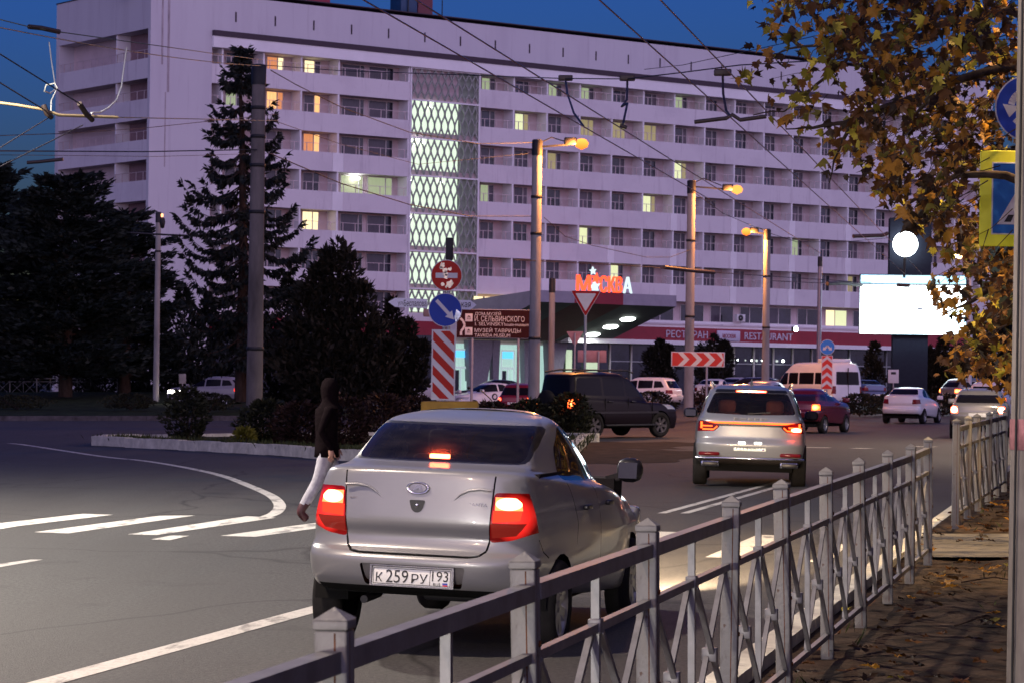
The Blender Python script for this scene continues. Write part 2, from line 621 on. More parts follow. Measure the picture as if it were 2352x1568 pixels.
# ------------------------------------------------------------------ the hotel
m_wall = layered('hotel render', (.62, .60, .64), .9, [
    ('noise', .5, 0, (1, 1, .12), .34, .5, .22, (.42, .38, .44)), ('noise', 2.2, 0, (1, 1, .06), .30, .42, .3, (.36, .31, .36)), ('noise', .12, 0, (1, 1, 1), .4, .6, .2, (.5, .47, .55))], .25, 5, .1)
m_band = layered('hotel parapet render', (.72, .68, .71), .9, [
    ('noise', .35, 0, (1, 1, 1), .36, .52, .25, (.5, .45, .50)), ('noise', 1.9, 0, (1, 1, .10), .30, .44, .4, (.38, .32, .37)), ('noise', 6, 0, (1, 1, .5), .3, .42, .25, (.42, .38, .4))], .35, 9, .1)
m_part = mat('hotel white paint', (.86, .84, .86), .85, var=.05, scale=.5)
m_log = mat('loggia paint', (.66, .53, .55), .9, var=.08, scale=.8)
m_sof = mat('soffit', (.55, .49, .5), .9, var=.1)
m_ledge = mat('roof edge tin', (.05, .03, .045), .6, .2, var=.1)
m_rail = mat('railing paint', (.62, .5, .5), .5, .2, var=.1)
m_frame = mat('window frame paint', (.62, .58, .58), .6, var=.05)
m_pane = mat('dark window pane', (.022, .022, .04), .12, var=.5, scale=.7)
m_pane2 = mat('curtained window pane', (.075, .06, .085), .25, var=.25, scale=9, stretch=(3, 3, .15))
m_red = mat('red cladding', (.30, .012, .03), .5, var=.1, scale=1)
m_stain = mat('rust stain', (.44, .38, .41), .9, var=.3, scale=2, stretch=(4, 4, .4))
m_pane3 = mat('pane with drawn net curtain', (.15, .115, .15), .3, var=.3, scale=11, stretch=(3, 3, .12))
m_pane4 = mat('bluish window pane', (.018, .022, .06), .12, var=.4, scale=.8)
def lit(name, col, s):
    m = mat(name, (.2, .17, .12), .6, var=0)
    t = m.node_tree
    b = t.nodes['Principled BSDF']
    wv = t.nodes.new('ShaderNodeTexWave')
    wv.inputs['Scale'].default_value = 2.4
    wv.inputs['Distortion'].default_value = 1.5
    tc = t.nodes.new('ShaderNodeTexCoord')
    mp = t.nodes.new('ShaderNodeMapping')
    mp.inputs['Scale'].default_value = (1, 1, .12)
    t.links.new(tc.outputs['Object'], mp.inputs[0])
    t.links.new(mp.outputs[0], wv.inputs[0])
    rp = t.nodes.new('ShaderNodeValToRGB')
    rp.color_ramp.elements[0].color = (*(c * .55 for c in col), 1)
    rp.color_ramp.elements[1].color = (*col, 1)
    t.links.new(wv.outputs['Fac'], rp.inputs[0])
    t.links.new(rp.outputs[0], b.inputs['Emission Color'])
    b.inputs['Emission Strength'].default_value = s * 1.0
    return m
l_cream = lit('cream lit curtain', (1, .78, .42), .95)
l_orange = lit('orange lit curtain', (.8, .28, .10), .55)
l_amber = lit('amber lit curtain', (1, .5, .18), .8)
l_green = lit('greenish lit curtain', (.42, .52, .30), .45)
l_pale = lit('pale lit curtain', (.75, .8, .45), .7)
l_dim = lit('dim lit curtain', (.36, .30, .14), .5)
l_stair = lit('stairwell light', (.66, .82, .64), .8)
l_cyan = lit('lobby light', (.48, .78, .72), .5)
l_white = glow_mat('white lamp', (.9, 1, .95), 9)

hotel = thing('hotel', 'long white nine storey hotel with loggias and a red restaurant front', 'hotel')
M0 = Matrix.Translation((0, 0, EYE)) @ Matrix.Rotation(.014, 4, 'Y') @ Matrix.Translation((0, 0, -EYE)) @ Matrix.Translation((-22.7, 197.5, 0)) @ Matrix.Rotation(math.atan2(.6, .8), 4, 'Z')
hotel.matrix_world = M0
UE = 84.0                                          # far end of the street front
BT = lambda k: 24.95 - 2.985 * k                   # parapet top and foot, storey by storey from above
BB = lambda k: 23.5 - 2.985 * k
LD = 1.35                                          # loggia depth
b = MB()
b.box((0, LD, 0), (UE, 14.6, 30.0), m_log)                             # body behind the loggias
b.box((0, -.02, 27.4), (UE, LD, 30.1), m_wall)                          # roof parapet
b.box((-5.2, -.12, 0), (-.003, .249, 30.35), m_wall)                    # stair end block, proud of the front
b.box((-3.85, .25, 0), (-.003, 14.8, 30.35), m_wall)
b.build('wall', hotel)
b = MB()
b.box((-5.26, -.2, 30.351), (UE, 14.85, 30.42), m_ledge)
b.build('roof', hotel)
b = MB()
b.box((0, -.42, 26.98), (UE, .0, 27.398), m_ledge)
b.build('gutter_ledge', hotel)
b = MB()
b.box((0, -.35, 26.14), (UE, LD, 26.978), m_part)
b.build('cornice', hotel)
for i in range(24):
    u = 2 + i * 3.45
    MB().box((u, -.05, 28.2), (u + .12, -.021, 28.95), m_ledge).build('vent_slot', hotel)
b = MB()
for (u, wd, z0, z1_) in ((-4.3, .16, 24.5, 30.3), (-3.8, .2, 22.5, 30.3), (-3.95, .1, 17, 22.5)):
    b.box((u, -.13, z0), (u + wd, -.121, z1_), m_stain)
b.build('stain', hotel)

LINES = [1.0, 4.6, 7.95, 11.35, 18.0]
RL = [24.8 + 3.4 * k for k in range(18)]
for seg in ((0.0, 18.0), (24.7, UE)):
    for k in range(7):
        if k == 6 and seg[0] > 1:
            continue
        b = MB()
        b.box((seg[0] + .001, 0, BB(k)), (seg[1], .14, BT(k)), m_band)
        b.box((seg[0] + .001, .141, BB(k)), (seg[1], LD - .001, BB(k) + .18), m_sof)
        b.build('balcony_parapet', hotel)
        b = MB()                                    # a light rail on short stanchions
        b.box((seg[0], .05, BT(k) + .62), (seg[1], .09, BT(k) + .655), m_rail)
        u = seg[0] + .6
        while u < seg[1]:
            b.box((u, .05, BT(k)), (u + .05, .09, BT(k) + .62), m_rail)
            u += 1.13
        b.build('railing', hotel)
tops = [26.14] + [BB(k) for k in range(6)]
for u in LINES[:4] + [17.9] + [q for q in RL if q < UE]:
    MB().box((u - .07, .02, (BT(6) if u < 20 else BT(5)) - .6), (u + .07, LD - .002, 26.139), m_part).build('balcony_partition', hotel)
for k in (2, 3, 4, 5, 6):
    MB().box((10.85, -.06, BB(k)), (11.8, -.001, BT(k)), m_part).build('pilaster', hotel)
for i in range(2, 17, 2):
    for k in (4, 5) if i < 6 else (3, 4, 5):
        MB().box((RL[i] - .35, -.06, BB(k)), (RL[i] + .35, -.001, BT(k)), m_part).build('pilaster', hotel)

LIT = {('L', 0, 1): (l_orange, l_cream), ('L', 0, 2): (l_cream, m_pane2), ('L', 1, 1): (l_amber, l_orange), ('L', 1, 2): (m_pane2, l_amber), ('L', 2, 2): (l_orange, l_amber),
       ('L', 3, 3): (l_green, l_green), ('L', 4, 2): (l_cream, l_cream), ('L', 1, 0): (l_green, m_pane2),
       ('R', 0, 0): (l_green, m_pane2), ('R', 0, 2): (l_green, m_pane2), ('R', 0, 3): (l_green, m_pane2), ('R', 1, 1): (l_pale, l_dim), ('R', 1, 3): (l_dim, l_dim),
       ('R', 1, 4): (l_dim, l_dim), ('R', 1, 5): (l_dim, l_dim), ('R', 2, 6): (l_pale, l_dim), ('R', 3, 0): (l_green, m_pane2), ('R', 3, 5): (l_pale, l_dim),
       ('R', 4, 3): (l_pale, m_pane), ('R', 5, 4): (l_pale, m_pane), ('R', 4, 10): (l_green, m_pane), ('R', 5, 12): (l_dim, m_pane), ('R', 0, 6): (l_green, m_pane2), ('R', 2, 2): (l_dim, m_pane2)}
nwin = [0]
spare_f, spare_p = MB(), MB()
def window(u0, u1, zb, zt, split, ma, mb_):
    """a balcony window: wide pane and a narrow door pane in white frames"""
    far = nwin[0] >= 99
    nwin[0] += 1
    f = spare_f if far else MB()
    y = LD
    us = u0 + (u1 - u0) * split
    for (x0, x1, a, c) in ((u0, u1, zt - .06, zt), (u0, u0 + .05, zb, zt - .06), (us - .04, us + .05, zb, zt - .06), (u1 - .06, u1, zb, zt - .06), (u0 + .05, us - .04, zb, zb + .05), (us + .05, u1 - .06, zb, zb + .05)):
        f.box((x0, y - .07, a), (x1, y - .001, c), m_frame)
    p = spare_p if far else MB()
    p.box((u0 + .05, y - .04, zb + .05), (us - .04, y - .002, zt - .06), ma)
    p.box((us + .05, y - .04, zb + .05), (u1 - .06, y - .002, zt - .06), mb_)
    if not far:
        o = f.build('window', hotel)
        p.build('pane', o)
wr = random.Random(5)
for k in range(7):
    zt, zb = tops[k] - .06, BT(k) - .62
    for i in range(3):
        ma, mb_ = LIT.get(('L', k, i), (wr.choice((m_pane, m_pane2, m_pane2, m_pane3, m_pane4)), wr.choice((m_pane, m_pane, m_pane2))))
        window(LINES[i] + 1.02, LINES[i] + 2.55, zb, zt, .62, ma, mb_)
    ma, mb_ = LIT.get(('L', k, 3), (m_pane2, m_pane))
    window(12.45, 14.55, zb, zt, .8, ma, mb_)
    window(14.95, 17.3, zb, zt, .72, ma, mb_)
order = [(k, i) for k in range(6) for i in range(16)]
order.sort(key=lambda q: q[1] + (20 if (q[0] < 2 and q[1] > 9) else 0))
for k, i in order:
    zt, zb = tops[k] - .06, BT(k) - .62
    ma, mb_ = LIT.get(('R', k, i), (wr.choice((m_pane, m_pane, m_pane2, m_pane2, m_pane3, m_pane4)), wr.choice((m_pane, m_pane, m_pane2, m_pane3))))
    window(RL[i] + 1.05, RL[i] + 2.45, zb, zt, wr.choice((.6, .62, .66)), ma, mb_)
o = spare_f.build('window', hotel)
o['kind'] = 'stuff'
spare_p.build('pane', o)
# ceiling lamp in the lit double room
MB().lathe([(0, .28), (.28, .2), (.34, .1), (.2, 0), (0, -.03)], l_white, Matrix.Translation((13.6, .9, BB(2) - .45))).build('ceiling_lamp', hotel)

# ornamental concrete screen of the stairwell
m_lat = mat('lattice concrete', (.34, .36, .33), .85, var=.12, scale=2)
b = MB()
b.box((18.08, .35, 7.0), (22.9, .4, 23.7), l_stair)
b.build('stairwell_glazing', hotel)
b = MB()
b.box((22.901, .3, 7.0), (24.6, .4, 26.1), mat('stairwell wall', (.34, .40, .33), .9, var=.1))
b.box((18.08, .3, 23.75), (22.9, .4, 26.1), m_log)
for k in range(6):
    b.box((18.08, .2, BB(k) + .1), (24.6, .34, BB(k) + .62), m_log)
b.build('stairwell_wall', hotel)
NC = 10
cw = (24.6 - 18.08) / NC
for k in range(-1, 6):
    z0, z1_ = (BB(k) + .18 if k >= 0 else 23.72), (BB(k - 1) + .02 if k > 0 else (26.1 if k < 0 else 23.55))
    if k == 0:
        z0, z1_ = 20.75, 23.6
    if k == -1:
        z0, z1_ = 23.75, 26.1
    if k > 0:
        z0, z1_ = 20.75 - 2.96 * k, 23.6 - 2.96 * k
    b = MB()
    hh = (z1_ - z0)
    per = hh / 3.0 * 2
    for c in range(NC + 1):
        for sg in (-1, 1):
            pts = []
            for t in np.linspace(0, 1, 19):
                zz = z0 + hh * t
                ph = 2 * math.pi * (zz - z0) / per
                off = sg * cw * .5 * (.5 - .5 * math.cos(ph)) ** .8
                uu = 18.08 + c * cw + off
                pts.append((min(24.6, max(18.08, uu)), zz))
            for (ua, za), (ub, zb_) in zip(pts[:-1], pts[1:]):
                b.bar((ua, -.02, za), (ub, -.02, zb_), .10, .12, m_lat, (0, 1, 0))
    b.box((18.0, -.1, z1_ - .05), (24.68, .05, z1_ + .06), m_part)
    b.build('lattice_screen', hotel)
b = MB()
b.box((17.98, -.15, 5.8), (18.08, .34, 26.13), m_part)
b.box((24.6, -.15, 5.8), (24.7, .34, 26.13), m_part)
b.box((18.08, -.1, 5.6), (24.6, .3, 6.9), m_band)
b.build('stairwell_pier', hotel)
for (u, z) in ((18.3, 20.4), (18.6, 20.1), (18.9, 20.4), (18.3, 14.4), (21.2, 17.3), (19.4, 20.3), (20.0, 23.2), (18.3, 17.2)):
    MB().lathe([(0, .1), (.11, .05), (.11, -.03), (0, -.06)], l_white, Matrix.Translation((u, .12, z)), 8).build('stair_lamp', hotel)

# balconied left end: recessed galleries
b = MB()
rec = 1.5
def endbox(b, t0, t1, d0, d1, z0, z1_, m):          # t along the end face, d inwards
    b.box((-5.2 + d0, t0, z0), (-5.2 + d1, t1, z1_), m)
endbox(b, 14.3, 14.8, 0, 1.349, 0, 27.09, m_wall)
b.build('corner_pier', hotel)
for k in range(8):
    b = MB()
    endbox(b, .25, 14.29, 0, .12, BB(k) - .03, BT(k), m_band)
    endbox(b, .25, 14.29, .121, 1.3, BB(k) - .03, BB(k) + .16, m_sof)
    b.build('balcony_parapet', hotel)
    b = MB()
    for i in range(13):
        endbox(b, .8 + i * 1.06, .85 + i * 1.06, .04, .08, BT(k), BT(k) + .62, m_rail)
    endbox(b, .25, 14.29, .04, .08, BT(k) + .62, BT(k) + .655, m_rail)
    b.build('railing', hotel)
b = MB()
endbox(b, .25, 14.8, 0, 1.349, 27.1, 30.35, m_wall)
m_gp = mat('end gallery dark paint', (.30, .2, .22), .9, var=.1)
for k in range(8):
    z1_ = 27.09 if k == 0 else BB(k - 1) - .04
    endbox(b, 5.2, 5.35, .13, 1.28, BB(k) + .2, z1_, m_part)
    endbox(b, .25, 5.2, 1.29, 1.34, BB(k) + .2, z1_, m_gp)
    endbox(b, 5.35, 14.29, 1.29, 1.34, BB(k) + .2, z1_, m_log)
    endbox(b, .6, 1.4, 1.24, 1.285, BB(k) + .2, z1_ - .1, m_pane)
b.build('end_gallery', hotel)

# first floor under the last parapet, red restaurant front, glazing
b = MB()
b.box((33, .1, 6.35), (UE, LD, 6.95), m_part)
b.box((33, .0, 6.6), (UE, .099, 6.75), m_band)
b.build('sill_band', hotel)
b = MB()
b.box((0.2, -.7, 5.15), (21.4, -.001, 6.25), m_red)
b.box((0.2, -.5, .1), (21.4, -.003, 5.149), m_pane)
b.build('shop_front', hotel)
b = MB()
b.box((33.2, -1.0, 5.25), (UE, .3, 6.35), m_red)
b.build('restaurant_fascia', hotel)
b = MB()
b.box((33.2, -1.12, 4.9), (UE, .3, 5.249), m_part)
b.build('restaurant_cornice', hotel)
b = MB()
b.box((33, .75, 0), (UE, .85, 4.9), m_pane)
b.build('restaurant_glazing', hotel)
b = MB()
u = 39.0
while u < UE:
    b.box((u, .6, 0), (u + .1, .749, 4.89), m_frame if (u < 62) else m_steel)
    u += 2.3
b.box((39, .62, 3.4), (UE, .74, 3.48), m_steel)
b.build('mullion', hotel)
for i in range(15):
    u = 33.6 + i * 3.4
    if u + 2.9 > UE:
        break
    f, p = MB(), MB()
    for (x0, x1) in ((u, u + .06), (u + 1.1, u + 1.18), (u + 2.6, u + 2.66)):
        f.box((x0, LD - .07, 6.951), (x1, LD - .001, 8.4), m_frame)
    f.box((u + .06, LD - .07, 8.34), (u + 1.1, LD - .001, 8.4), m_frame)
    f.box((u + 1.18, LD - .07, 8.34), (u + 2.6, LD - .001, 8.4), m_frame)
    lm = l_pale if i == 9 else m_pane
    p.box((u + .06, LD - .04, 6.951), (u + 1.1, LD - .002, 8.36), l_cream if i == 9 else (m_pane2 if i % 2 else m_pane))
    p.box((u + 1.18, LD - .04, 6.951), (u + 2.6, LD - .002, 8.36), lm)
    o = f.build('first_floor_window', hotel)
    p.build('pane', o)
# curtained restaurant windows with pale light, hanging lamps
b = MB()
for (u0, u1) in ((34.3, 34.9), (36.3, 37.7)):
    b.box((u0, .5, .6), (u1, .6, 4.3), lit('pale net curtain', (.55, .72, .5), .55))
b.build('lit_curtain', hotel)
for i, u in enumerate((48.2, 49.7, 51.3, 53.0, 54.6, 55.9, 58.3, 66.4)):
    r = .12 if i in (0, 5, 6, 7) else .07
    MB().lathe([(0, r), (r * .7, r * .7), (r, 0), (r * .7, -r * .7), (0, -r)], l_white, Matrix.Translation((u, .35, 3.75)), 10).build('pendant_lamp', hotel)
sgn = MB()
m_let = mat('white sign lettering', (.62, .55, .66), .5, var=.05)
sgn.text('РЕСТОРАН', 46.0, 5.8, 4.6, .62, -1.0, .08, m_let)
sgn.build('restaurant_lettering', hotel)
sgn = MB()
sgn.text('RESTAURANT', 55.3, 5.8, 5.6, .62, -1.0, .08, m_let)
sgn.build('restaurant_lettering', hotel)
sgn = MB()
sgn.bevbox((49.3, -1.2, 5.3), (51.9, -1.003, 6.2), mat('sign box', (.6, .55, .68), .4, var=.05), .08)
sgn.text('МОСКВА', 50.6, 5.75, 1.5, .36, -1.2, .03, m_red)
sgn.build('sign_box', hotel)
# floodlight on the fascia
b = MB()
b.box((57.8, -1.5, 6.3), (58.3, -1.2, 6.7), m_dark)
b.lathe([(0, .02), (.2, .02), (.22, -.02), (0, -.03)], glow_mat('floodlight glass', (.8, .97, 1), 60), Matrix.Translation((58.05, -1.52, 6.5)) @ Matrix.Rotation(R(90), 4, 'X'), 14)
b.build('floodlight', hotel)
# air conditioners
for u in (39.9, 52.2):
    b = MB()
    b.bevbox((u, -.4, 7.0), (u + .95, .0, 7.65), m_white, .03)
    b.lathe([(.05, 0), (.25, 0), (.27, -.02), (.27, .02)], m_dark, Matrix.Translation((u + .4, -.41, 7.33)) @ Matrix.Rotation(R(90), 4, 'X'), 16)
    b.build('air_conditioner', hotel)

# entrance canopy: a wedge that rises away from the wall, grey with a red stripe
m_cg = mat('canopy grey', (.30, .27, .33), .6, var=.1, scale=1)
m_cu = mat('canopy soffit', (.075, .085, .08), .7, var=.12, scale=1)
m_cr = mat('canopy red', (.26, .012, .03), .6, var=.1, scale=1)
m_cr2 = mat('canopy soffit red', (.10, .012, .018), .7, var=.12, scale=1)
b = MB()
FR = -9.0
prof = [(0.0, 4.95), (FR, 7.78), (FR, 8.68), (0.0, 8.0)]
cuts = [23.8, 27.6, 32.5, 38.0]
for i in range(3):
    u0, u1 = cuts[i], cuts[i + 1]
    vs = [(u, y, z) for u in (u0, u1) for y, z in prof]
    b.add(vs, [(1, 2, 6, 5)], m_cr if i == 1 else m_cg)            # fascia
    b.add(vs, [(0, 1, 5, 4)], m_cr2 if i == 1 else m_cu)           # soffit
    b.add(vs, [(2, 3, 7, 6)], m_cg)
    if i == 0:
        b.add(vs, [(3, 2, 1, 0)], m_cg)
    if i == 2:
        b.add(vs, [(4, 5, 6, 7)], m_cg)
b.build('canopy', hotel)
sl = (7.78 - 4.95) / FR
for (y, u) in ((-1.9, 35.1), (-3.9, 35.4), (-5.8, 35.6)):
    Mx = Matrix.Translation((u, y, 4.95 + sl * y - .02)) @ Matrix.Rotation(math.atan(sl), 4, 'X') @ Matrix.Diagonal((1, .62, 1, 1))
    MB().lathe([(0, -.05), (.62, -.05), (.7, -.02), (.7, .0)], glow_mat('canopy lamp glass', (.92, 1, .93), 22), Mx, 20).build('canopy_lamp', hotel)
# letters standing on the canopy edge
neon = glow_mat('red neon', (1.0, .055, .02), 1.9)
neon2 = glow_mat('white neon', (.75, .95, 1), .6)
y0 = FR + .25
for wd, u, ww, zz, hh, m in (('М', 28.6, 1.35, 9.35, 1.3, neon), ('СКВ', 31.35, 2.2, 9.35, 1.3, neon), ('А', 33.05, .85, 9.35, 1.3, neon2)):
    b = MB()
    b.text(wd, u, zz, ww, hh, y0, .2, m)
    b.bar((u - ww * .3, y0 + .05, 8.6), (u - ww * .3, y0 + .05, zz - hh / 2), .05, .05, m_dark)
    b.bar((u + ww * .3, y0 + .05, 8.6), (u + ww * .3, y0 + .05, zz - hh / 2), .05, .05, m_dark)
    b.build('neon_letter', hotel)
def star(b, u, z, r, y, m, rot=0.):
    pl = []
    for i in range(10):
        a = math.pi / 2 + rot + i * math.pi / 5
        q = r if i % 2 == 0 else r * .45
        pl.append((u + q * math.cos(a), z + q * math.sin(a)))
    b.prism(pl, y, y - .12, m)
b = MB()
star(b, 29.75, 9.1, .6, y0, neon2, .2)
star(b, 29.75, 9.75, .45, y0 - .15, neon, -.2)
star(b, 29.55, 10.35, .35, y0, neon2, .1)
b.build('neon_star', hotel)
b = MB()
b.box((28.0, y0 - .05, 8.62), (33.4, y0 + .12, 8.74), m_dark)
b.build('sign_rail', hotel)

# entrance: lit lobby glazing between leaning piers
b = MB()
b.box((21.5, LD - .25, .0), (33.19, LD - .2, 4.6), l_cyan)
b.build('lobby_glazing', hotel)
m_pier = mat('lobby pier', (.22, .2, .25), .8, var=.1)
b = MB()
for u0, u1, u2, u3 in ((24.6, 25.9, 24.3, 26.9), (26.9, 27.3, 26.7, 27.5), (30.1, 31.1, 29.9, 31.5), (32.6, 33.4, 32.3, 34.4)):
    b.prism([(u0, 0), (u1, 0), (u3, 4.9), (u2, 4.9)], LD - .9, LD - .26, m_pier)
b.build('pier', hotel)
m_dw = mat('lobby lit frame paint', (.75, .8, .78), .4, var=.03, emit=(.5, .8, .72), es=.22)  # emission puts the lobby's glow into the frames
for u in (23.2, 26.0, 27.9):
    d = MB()
    for x0, x1, z0, z1_ in ((u, u + .16, 0, 4.2), (u + 1.3, u + 1.46, 0, 4.2), (u + .16, u + 1.3, 2.6, 2.8), (u + .16, u + 1.3, 4.05, 4.2), (u + .65, u + .8, 0, 2.6)):
        d.box((x0, LD - .42, z0), (x1, LD - .255, z1_), m_dw)
    d.box((u + .2, LD - .35, 3.5), (u + 1.28, LD - .27, 4.04), glow_mat('blue lobby sign', (.1, .45, .9), .9))
    d.box((u + .18, LD - .33, .2), (u + .63, LD - .3, 2.5), m_pane)
    d.build('entrance_door', hotel)
b = MB()
b.box((24.4, -.2, 7.05), (28.9, -.05, 8.35), l_cream)
for u in (25.2, 26.0, 26.9, 27.8):
    b.box((u, -.26, 7.05), (u + .12, -.201, 8.35), m_ledge)
b.build('lit_hall_window', hotel)

# things on the roof
b = MB()
b.box((6.5, 3, 30.43), (12.2, 7, 33.6), mat('roof cabin cladding', (.36, .28, .36), .7, var=.1, scale=2))
b.box((10.2, 2.9, 30.43), (12.3, 2.99, 33.6), mat('roof cabin red', (.3, .03, .06), .7, var=.1))
b.box((8.6, 2.92, 30.6), (9.3, 2.99, 31.3), m_ledge)
b.build('roof_cabin', hotel)
tank = thing('water_tank', 'dark blue and red water tank with pipe frame on the hotel roof', 'water tank')
tank.matrix_world = M0
b = MB()
b.bevbox((18.4, 2.0, 30.43), (20.0, 3.6, 31.9), mat('tank blue', (.01, .05, .13), .5, var=.1), .08)
b.build('body', tank)
b = MB()
b.box((20.003, 1.95, 30.43), (21.4, 3.6, 32.1), mat('tank red', (.14, .02, .035), .5, var=.1))
b.build('red_panel', tank)
b = MB()
for pts in ([(17.0, 3.4, 32.6), (22, 3.4, 32.6), (22, 3.4, 30.4)], [(17.0, 1.9, 33.0), (22.3, 1.9, 33.0), (22.3, 1.9, 30.4)], [(19, 1.9, 30.4), (19, 1.9, 33.3)]):
    b.tube(pts, .05, m_dark, 6)
b.build('pipe_frame', tank)
b = MB()
star(b, -5.9, 30.9, 1.5, 0, m_ledge)
Mst = M0 @ Matrix.Translation((-5.4, 3.0, 0)) @ Matrix.Rotation(R(-60), 4, 'Z') @ Matrix.Translation((5.9, 0, 0))
o = b.build('star_ornament', hotel)
o.matrix_local = Matrix.Translation((-5.8, 2.9, 0)) @ Matrix.Rotation(R(-70), 4, 'Z') @ Matrix.Translation((5.9, 0, 0))
# ------------------------------------------------------------------ vehicles
def pchip(xs, ys, xq):
    xs, ys = np.asarray(xs, float), np.asarray(ys, float)
    h = np.diff(xs)
    d = np.diff(ys, axis=0) / h[:, None]
    m = np.zeros_like(ys)
    m[0], m[-1] = d[0], d[-1]
    for i in range(1, len(xs) - 1):
        for c in range(ys.shape[1]):
            if d[i - 1, c] * d[i, c] > 0:
                w1, w2 = 2 * h[i] + h[i - 1], h[i] + 2 * h[i - 1]
                m[i, c] = (w1 + w2) / (w1 / d[i - 1, c] + w2 / d[i, c])
    out = []
    for x in xq:
        i = min(len(xs) - 2, max(0, int(np.searchsorted(xs, x, 'right') - 1)))
        t = (x - xs[i]) / h[i]
        out.append((2 * t ** 3 - 3 * t * t + 1) * ys[i] + (t ** 3 - 2 * t * t + t) * h[i] * m[i] + (-2 * t ** 3 + 3 * t * t) * ys[i + 1] + (t ** 3 - t * t) * h[i] * m[i + 1])
    return np.array(out)

def car_shell(rings, sub, nc=9, ns=16):
    """rings: (z rear, z front, y rear, y front, half width, rear corner, front corner, squareness, rear taper, front taper)"""
    rings = np.array(rings, float)
    k = np.arange(len(rings))
    q = pchip(k, rings, np.linspace(0, len(rings) - 1, (len(rings) - 1) * sub + 1))
    bm = bmesh.new()
    loops = []
    for zr, zf, yr, yf, w_, ar, af, n, kr, kf in q:
        half = []
        wr_, wf_ = w_ * (1 - kr), w_ * (1 - kf)
        for i in range(nc):
            a = math.pi / 2 * (i / (nc - 1))
            half.append((wr_ * math.sin(a) ** (2 / n), yr + ar * (1 - max(0, math.cos(a)) ** (2 / n))))
        y0, y1 = yr + ar, yf - af
        for i in range(1, ns):
            t = i / ns
            wv = w_ * (1 - kr * max(0, 1 - t / .45) ** 2 - kf * max(0, (t - .6) / .4) ** 2)
            half.append((wv, y0 + (y1 - y0) * t))
        for i in range(nc):
            a = math.pi / 2 * (1 - i / (nc - 1))
            half.append((wf_ * math.sin(a) ** (2 / n), yf - af * (1 - max(0, math.cos(a)) ** (2 / n))))
        row = []
        pts = half + [(-x, y) for x, y in half[-2:0:-1]]
        for x, y in pts:
            t = (y - yr) / (yf - yr)
            row.append(bm.verts.new((x, y, zr + (zf - zr) * t)))
        loops.append(row)
    m = len(loops[0])
    for a, c in zip(loops[:-1], loops[1:]):
        for i in range(m):
            bm.faces.new((a[i], a[(i + 1) % m], c[(i + 1) % m], c[i]))
    hn = (m + 2) // 2
    for row, fl in ((loops[0], True), (loops[-1], False)):
        for i in range(hn - 1):
            ids = [i, i + 1, (m - i - 1) % m, (m - i) % m]
            vs = []
            for j in ids:
                if row[j] not in vs:
                    vs.append(row[j])
            if len(vs) > 2:
                bm.faces.new(vs[::-1] if fl else vs)
    bmesh.ops.recalc_face_normals(bm, faces=bm.faces[:])
    return bm

def cut(bm, poly, ax, lim, push=0.):
    """cut the outline poly (convex, projected along axis ax) out of the shell; gives back those faces as a mesh"""
    ia, ib = (1, 2) if ax == 0 else (0, 2)
    if ax == 2:
        ia, ib = 0, 1
    ar = sum(poly[i][0] * poly[(i + 1) % len(poly)][1] - poly[(i + 1) % len(poly)][0] * poly[i][1] for i in range(len(poly)))
    if ar < 0:
        poly = poly[::-1]
    lo = [min(p[i] for p in poly) - 1e-4 for i in (0, 1)]
    hi = [max(p[i] for p in poly) + 1e-4 for i in (0, 1)]
    fs = []
    for f in bm.faces:
        if not lim(f.calc_center_median()):
            continue
        a = [v.co[ia] for v in f.verts]
        c = [v.co[ib] for v in f.verts]
        if max(a) < lo[0] or min(a) > hi[0] or max(c) < lo[1] or min(c) > hi[1]:
            continue
        fs.append(f)
    cur = set(fs)
    n = len(poly)
    for i in range(n):
        (ax_, ay), (bx, by) = poly[i], poly[(i + 1) % n]
        no = Vector((0, 0, 0))
        no[ia], no[ib] = by - ay, ax_ - bx
        if no.length < 1e-7:
            continue
        co = Vector((0, 0, 0))
        co[ia], co[ib] = ax_, ay
        live = [f for f in cur if f.is_valid]
        es = {e for f in live for e in f.edges}
        vs = {v for f in live for v in f.verts}
        r = bmesh.ops.bisect_plane(bm, geom=live + list(es) + list(vs), dist=1e-5, plane_co=co, plane_no=no)
        cur = {g for g in r['geom'] if isinstance(g, bmesh.types.BMFace)} | {f for f in live if f.is_valid}
        no.normalize()
        cur = {f for f in cur if (f.calc_center_median() - co).dot(no) < 1e-6}
    sel = []
    for f in cur:
        if not f.is_valid or not lim(f.calc_center_median()):
            continue
        c = f.calc_center_median()
        ok = True
        for i in range(n):
            (ax_, ay), (bx, by) = poly[i], poly[(i + 1) % n]
            if (bx - ax_) * (c[ib] - ay) - (by - ay) * (c[ia] - ax_) < -1e-6:
                ok = False
                break
        if ok:
            sel.append(f)
    ids, vs, out = {}, [], []
    for f in sel:
        fv = []
        for v in f.verts:
            if v not in ids:
                ids[v] = len(vs)
                vs.append(v.co.copy() + (v.normal * push if push else Vector((0, 0, 0))))
            fv.append(ids[v])
        out.append(fv)
    if sel:
        bmesh.ops.delete(bm, geom=sel, context='FACES')
    return vs, out

def rnd_poly(pts, r=.04, n=4):
    """round the corners of a convex outline"""
    out = []
    m = len(pts)
    for i in range(m):
        p, a, c = Vector(pts[i]), Vector(pts[i - 1]), Vector(pts[(i + 1) % m])
        d1, d2 = (a - p), (c - p)
        q = min(r, d1.length * .45, d2.length * .45)
        s, e = p + d1.normalized() * q, p + d2.normalized() * q
        for j in range(n):
            t = j / (n - 1)
            out.append(tuple((1 - t) ** 2 * s + 2 * t * (1 - t) * p + t * t * e))
    return out
def circle(cx, cy, r, n=22):
    return [(cx + r * math.cos(2 * math.pi * i / n), cy + r * math.sin(2 * math.pi * i / n)) for i in range(n)]

